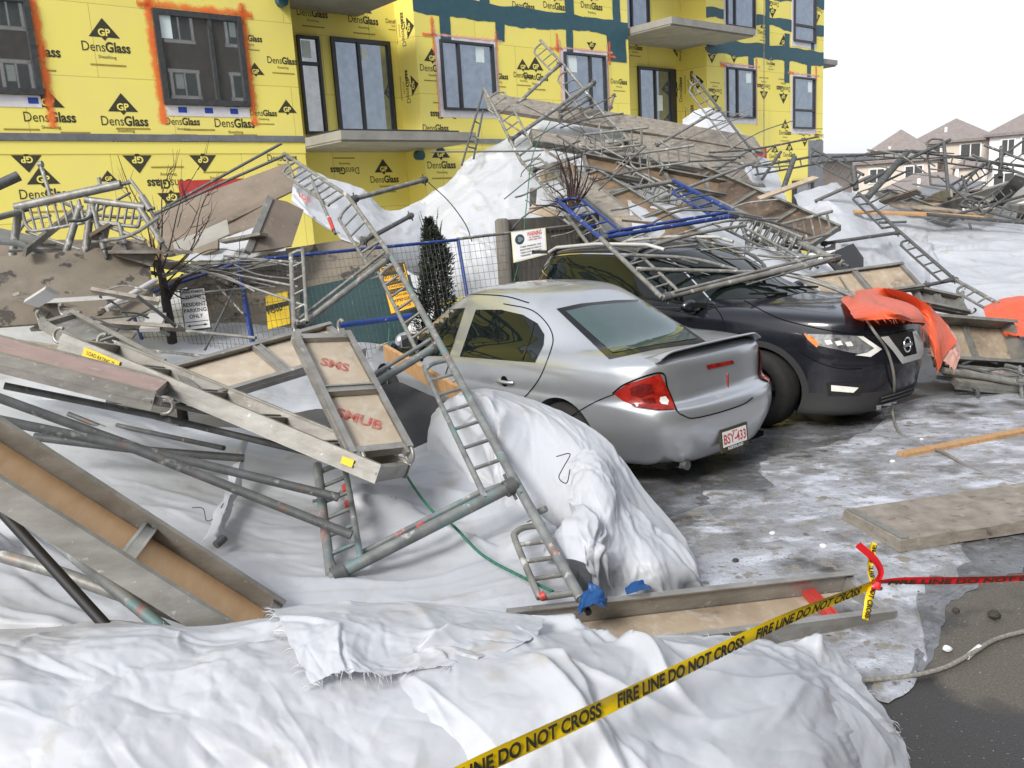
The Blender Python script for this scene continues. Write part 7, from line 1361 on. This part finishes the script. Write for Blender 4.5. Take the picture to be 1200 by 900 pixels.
# cables and tapes
cord('grey cable falling from the deck over the suv bumper to the ice', [P(984, 325, 9.55), P(1000, 350, SD(1000, 350, .2, 9.0)), P(1022, 385, SD(1022, 385, .1, 8.4)), P(1040, 412, SD(1040, 412, .06, 8.2)), P(1048, 445, SD(1048, 445, .06, 8)), P(1046, 482, 7.75), P(1055, 508, 7.35), Q(1080, 522, .02), Q(1105, 530, .05), Q(1140, 550, .02), Q(1180, 565, .015), Q(1240, 575, .015)], .012, 'cable', 'cable', 'cable', 100)
cord('frayed grey rope lying on the wet asphalt at the lower right', [Q(960, 802, .03), Q(1014, 797, .03), Q(1060, 793, .02), Q(1105, 783, .02), Q(1140, 765, .03), Q(1165, 750, .02), Q(1200, 740, .02), Q(1260, 728, .02)], .011, 'rope')
m = MB(); a, b = Q(1133, 770, .025), Q(1148, 758, .03); m.tube([a, b], .013, 7); single(m, 'rope_whipping', 'white', 'white and green wrapped knot in the frayed grey rope', 'rope')
cord('green cord hanging from the top bar down past the warning sign', [P(646, 140, 13.0), P(625, 180, 12.4), P(617, 240, 11.6), P(612, 290, 11.0), P(602, 330, 10.8), P(594, 342, 10.7)], .007, 'rope_green', 'cord', 'cord')
cord('dark wire sagging down the white dome', [P(500, 212, 12.9), P(525, 235, 12.5), P(545, 262, 12.0), P(553, 283, 11.8)], .008, 'black', 'wire', 'wire')
cord('thin black wire bridging the top plank and the weathered deck', [P(660, 120, 14.0), P(690, 162, 13.2), P(692, 168, 13.1)], .006, 'black', 'wire', 'wire')
cord('thin black wire standing over the suv windscreen', [P(874, 280, 9.7), P(872, 310, 9.4), P(870, 345, 9.2)], .005, 'black', 'wire', 'wire')
def ribbon(t, name, pts, wid, mat, wdir, text=None, tmat='print', n=80, twist=None, rep=.0, th=.075, reps=1, off=.002, tfrac=(0, 1)):
    S_ = spline(pts, n); wd_ = nrm(wdir); vs = []
    T = np.gradient(S_, axis=0); Wv = []
    for i in range(n):
        tt = nrm(T[i]); a = nrm(wd_ - tt * (wd_ @ tt)); b = np.cross(tt, a); ph = twist(i / (n - 1)) if twist else 0; Wv.append(a * math.cos(ph) + b * math.sin(ph))
    Wv = np.array(Wv); ds = np.r_[0, np.cumsum(np.linalg.norm(np.diff(S_, axis=0), axis=1))]
    K = 5
    for i in range(n):
        for k in range(K): f_ = k / (K - 1) - .5; vs.append(S_[i] + Wv[i] * f_ * wid + np.cross(nrm(T[i]), Wv[i]) * .004 * math.sin(f_ * 5 + i * .15))
    m = MB(); m.add(vs, [(i * K + k, i * K + k + 1, (i + 1) * K + k + 1, (i + 1) * K + k) for i in range(n - 1) for k in range(K - 1)], 0, True); o = m.build(name, mat, t)
    if text:
        L_ = ds[-1]; a0, a1 = tfrac[0] * L_, tfrac[1] * L_; step = (a1 - a0) / reps
        for r_ in range(reps):
            m = MB(); c0 = a0 + (r_ + .5) * step
            def fn(x, y):
                s = min(max(c0 + x, 0), L_); i = int(np.searchsorted(ds, s)) ; i = min(max(i, 1), n - 1); f_ = (s - ds[i - 1]) / (ds[i] - ds[i - 1] + 1e-9)
                p = S_[i - 1] * (1 - f_) + S_[i] * f_; w_ = nrm(Wv[i - 1] * (1 - f_) + Wv[i] * f_); nn = np.cross(nrm(T[i]), w_); nn = nn if nn @ (EYE - p) > 0 else -nn; u = y / wid; return p + w_ * y + nn * (off + .005)
            put_text(m, text, None or (0, 0, 0), (0, 0, 0), (0, 0, 0), wid * .74, 0, bold=.035, wmax=step * .9, fn=fn); m.build('lettering', tmat, t)
    return o
TY = thing('barrier_tape', P(1022, 685, 3.2), 'yellow fire line tape stretched over the front heap to a knot', 'tape')
ya, yb = P(470, 948, 1.95), P(1024, 684, 3.15)
ribbon(TY, 'tape_strip', [ya, P(560, 899, 2.1), P(700, 832, 2.35), P(820, 775, 2.62), P(930, 722, 2.9), yb], .054, 'tape_yellow', np.array([-.25, -.35, 1.0]), text='FIRE LINE DO NOT CROSS', reps=3, twist=lambda f_: -.35 + .5 * f_ + .1 * math.sin(9 * f_), tfrac=(.02, .97))
ribbon(TY, 'tape_tail', [yb, P(1019, 700, 3.14), P(1017, 712, 3.13), P(1014, 726, 3.12)], .03, 'tape_yellow', np.array([1, .3, .1]), n=20, text='NOT CROSS', reps=1)
ribbon(TY, 'tape_tail', [yb, P(1019, 668, 3.17), P(1021, 652, 3.18), P(1024, 636, 3.18)], .024, 'tape_yellow', np.array([1, .3, .2]), n=20, text='FIRE LINE', reps=1)
TRd = thing('barrier_tape', P(1060, 682, 3.3), 'red fire line tape tied to the yellow tape knot and running off to the right', 'tape')
rb = P(1028, 682, 3.14)
ribbon(TRd, 'tape_strip', [rb, P(1060, 681, 3.18), P(1120, 680, 3.25), P(1200, 677, 3.35), P(1290, 674, 3.5), P(1700, 662, 4.1), P(2300, 650, 5.0)], .030, 'tape_red', np.array([0, -.2, 1.0]), text='FIRE LINE DO NOT CROSS', reps=8, tfrac=(.0, 1), twist=lambda f_: .35 * (1 - min(1, f_ * 4)))
ribbon(TRd, 'tape_tail', [rb, P(1032, 670, 3.14), P(1024, 655, 3.13), P(1005, 638, 3.12)], .026, 'tape_red', np.array([1, .2, .6]), n=20)
ribbon(TRd, 'tape_tail', [rb, P(1026, 690, 3.13), P(1022, 692, 3.12)], .03, 'tape_red', np.array([1, .2, .3]), n=10)
# a few lumps of ice and grit
rs = np.random.RandomState(12); 
for i, (x, y, s) in enumerate(((1046, 541, .022), (862, 657, .02), (1010, 598, .02), (905, 625, .018), (1080, 515, .016), (965, 640, .022), (1030, 690, .02), (1120, 715, .018), (1165, 720, .03), (1110, 760, .02))):
    bm = bmesh.new(); bmesh.ops.create_icosphere(bm, subdivisions=2, radius=1); q = Q(x, y, s * .6 + .015); m = MB(); m.add([q + np.array(v.co) * s * (1 + .12 * rs.randn(3)) * np.array([1, 1, .7]) for v in bm.verts], [[v.index for v in f.verts] for f in bm.faces]); bm.free()
    dark = i in (1, 2, 6, 7, 8); single(m, 'dirt_clod' if dark else 'ice_chunk', 'bark' if dark else 'snow', 'small dark dirt clod lying on the ground by the tape' if dark else 'small lump of ice lying on the ice sheet', 'clod' if dark else 'ice lump', 'dirt clods on the ground' if dark else 'ice lumps on the sheet')
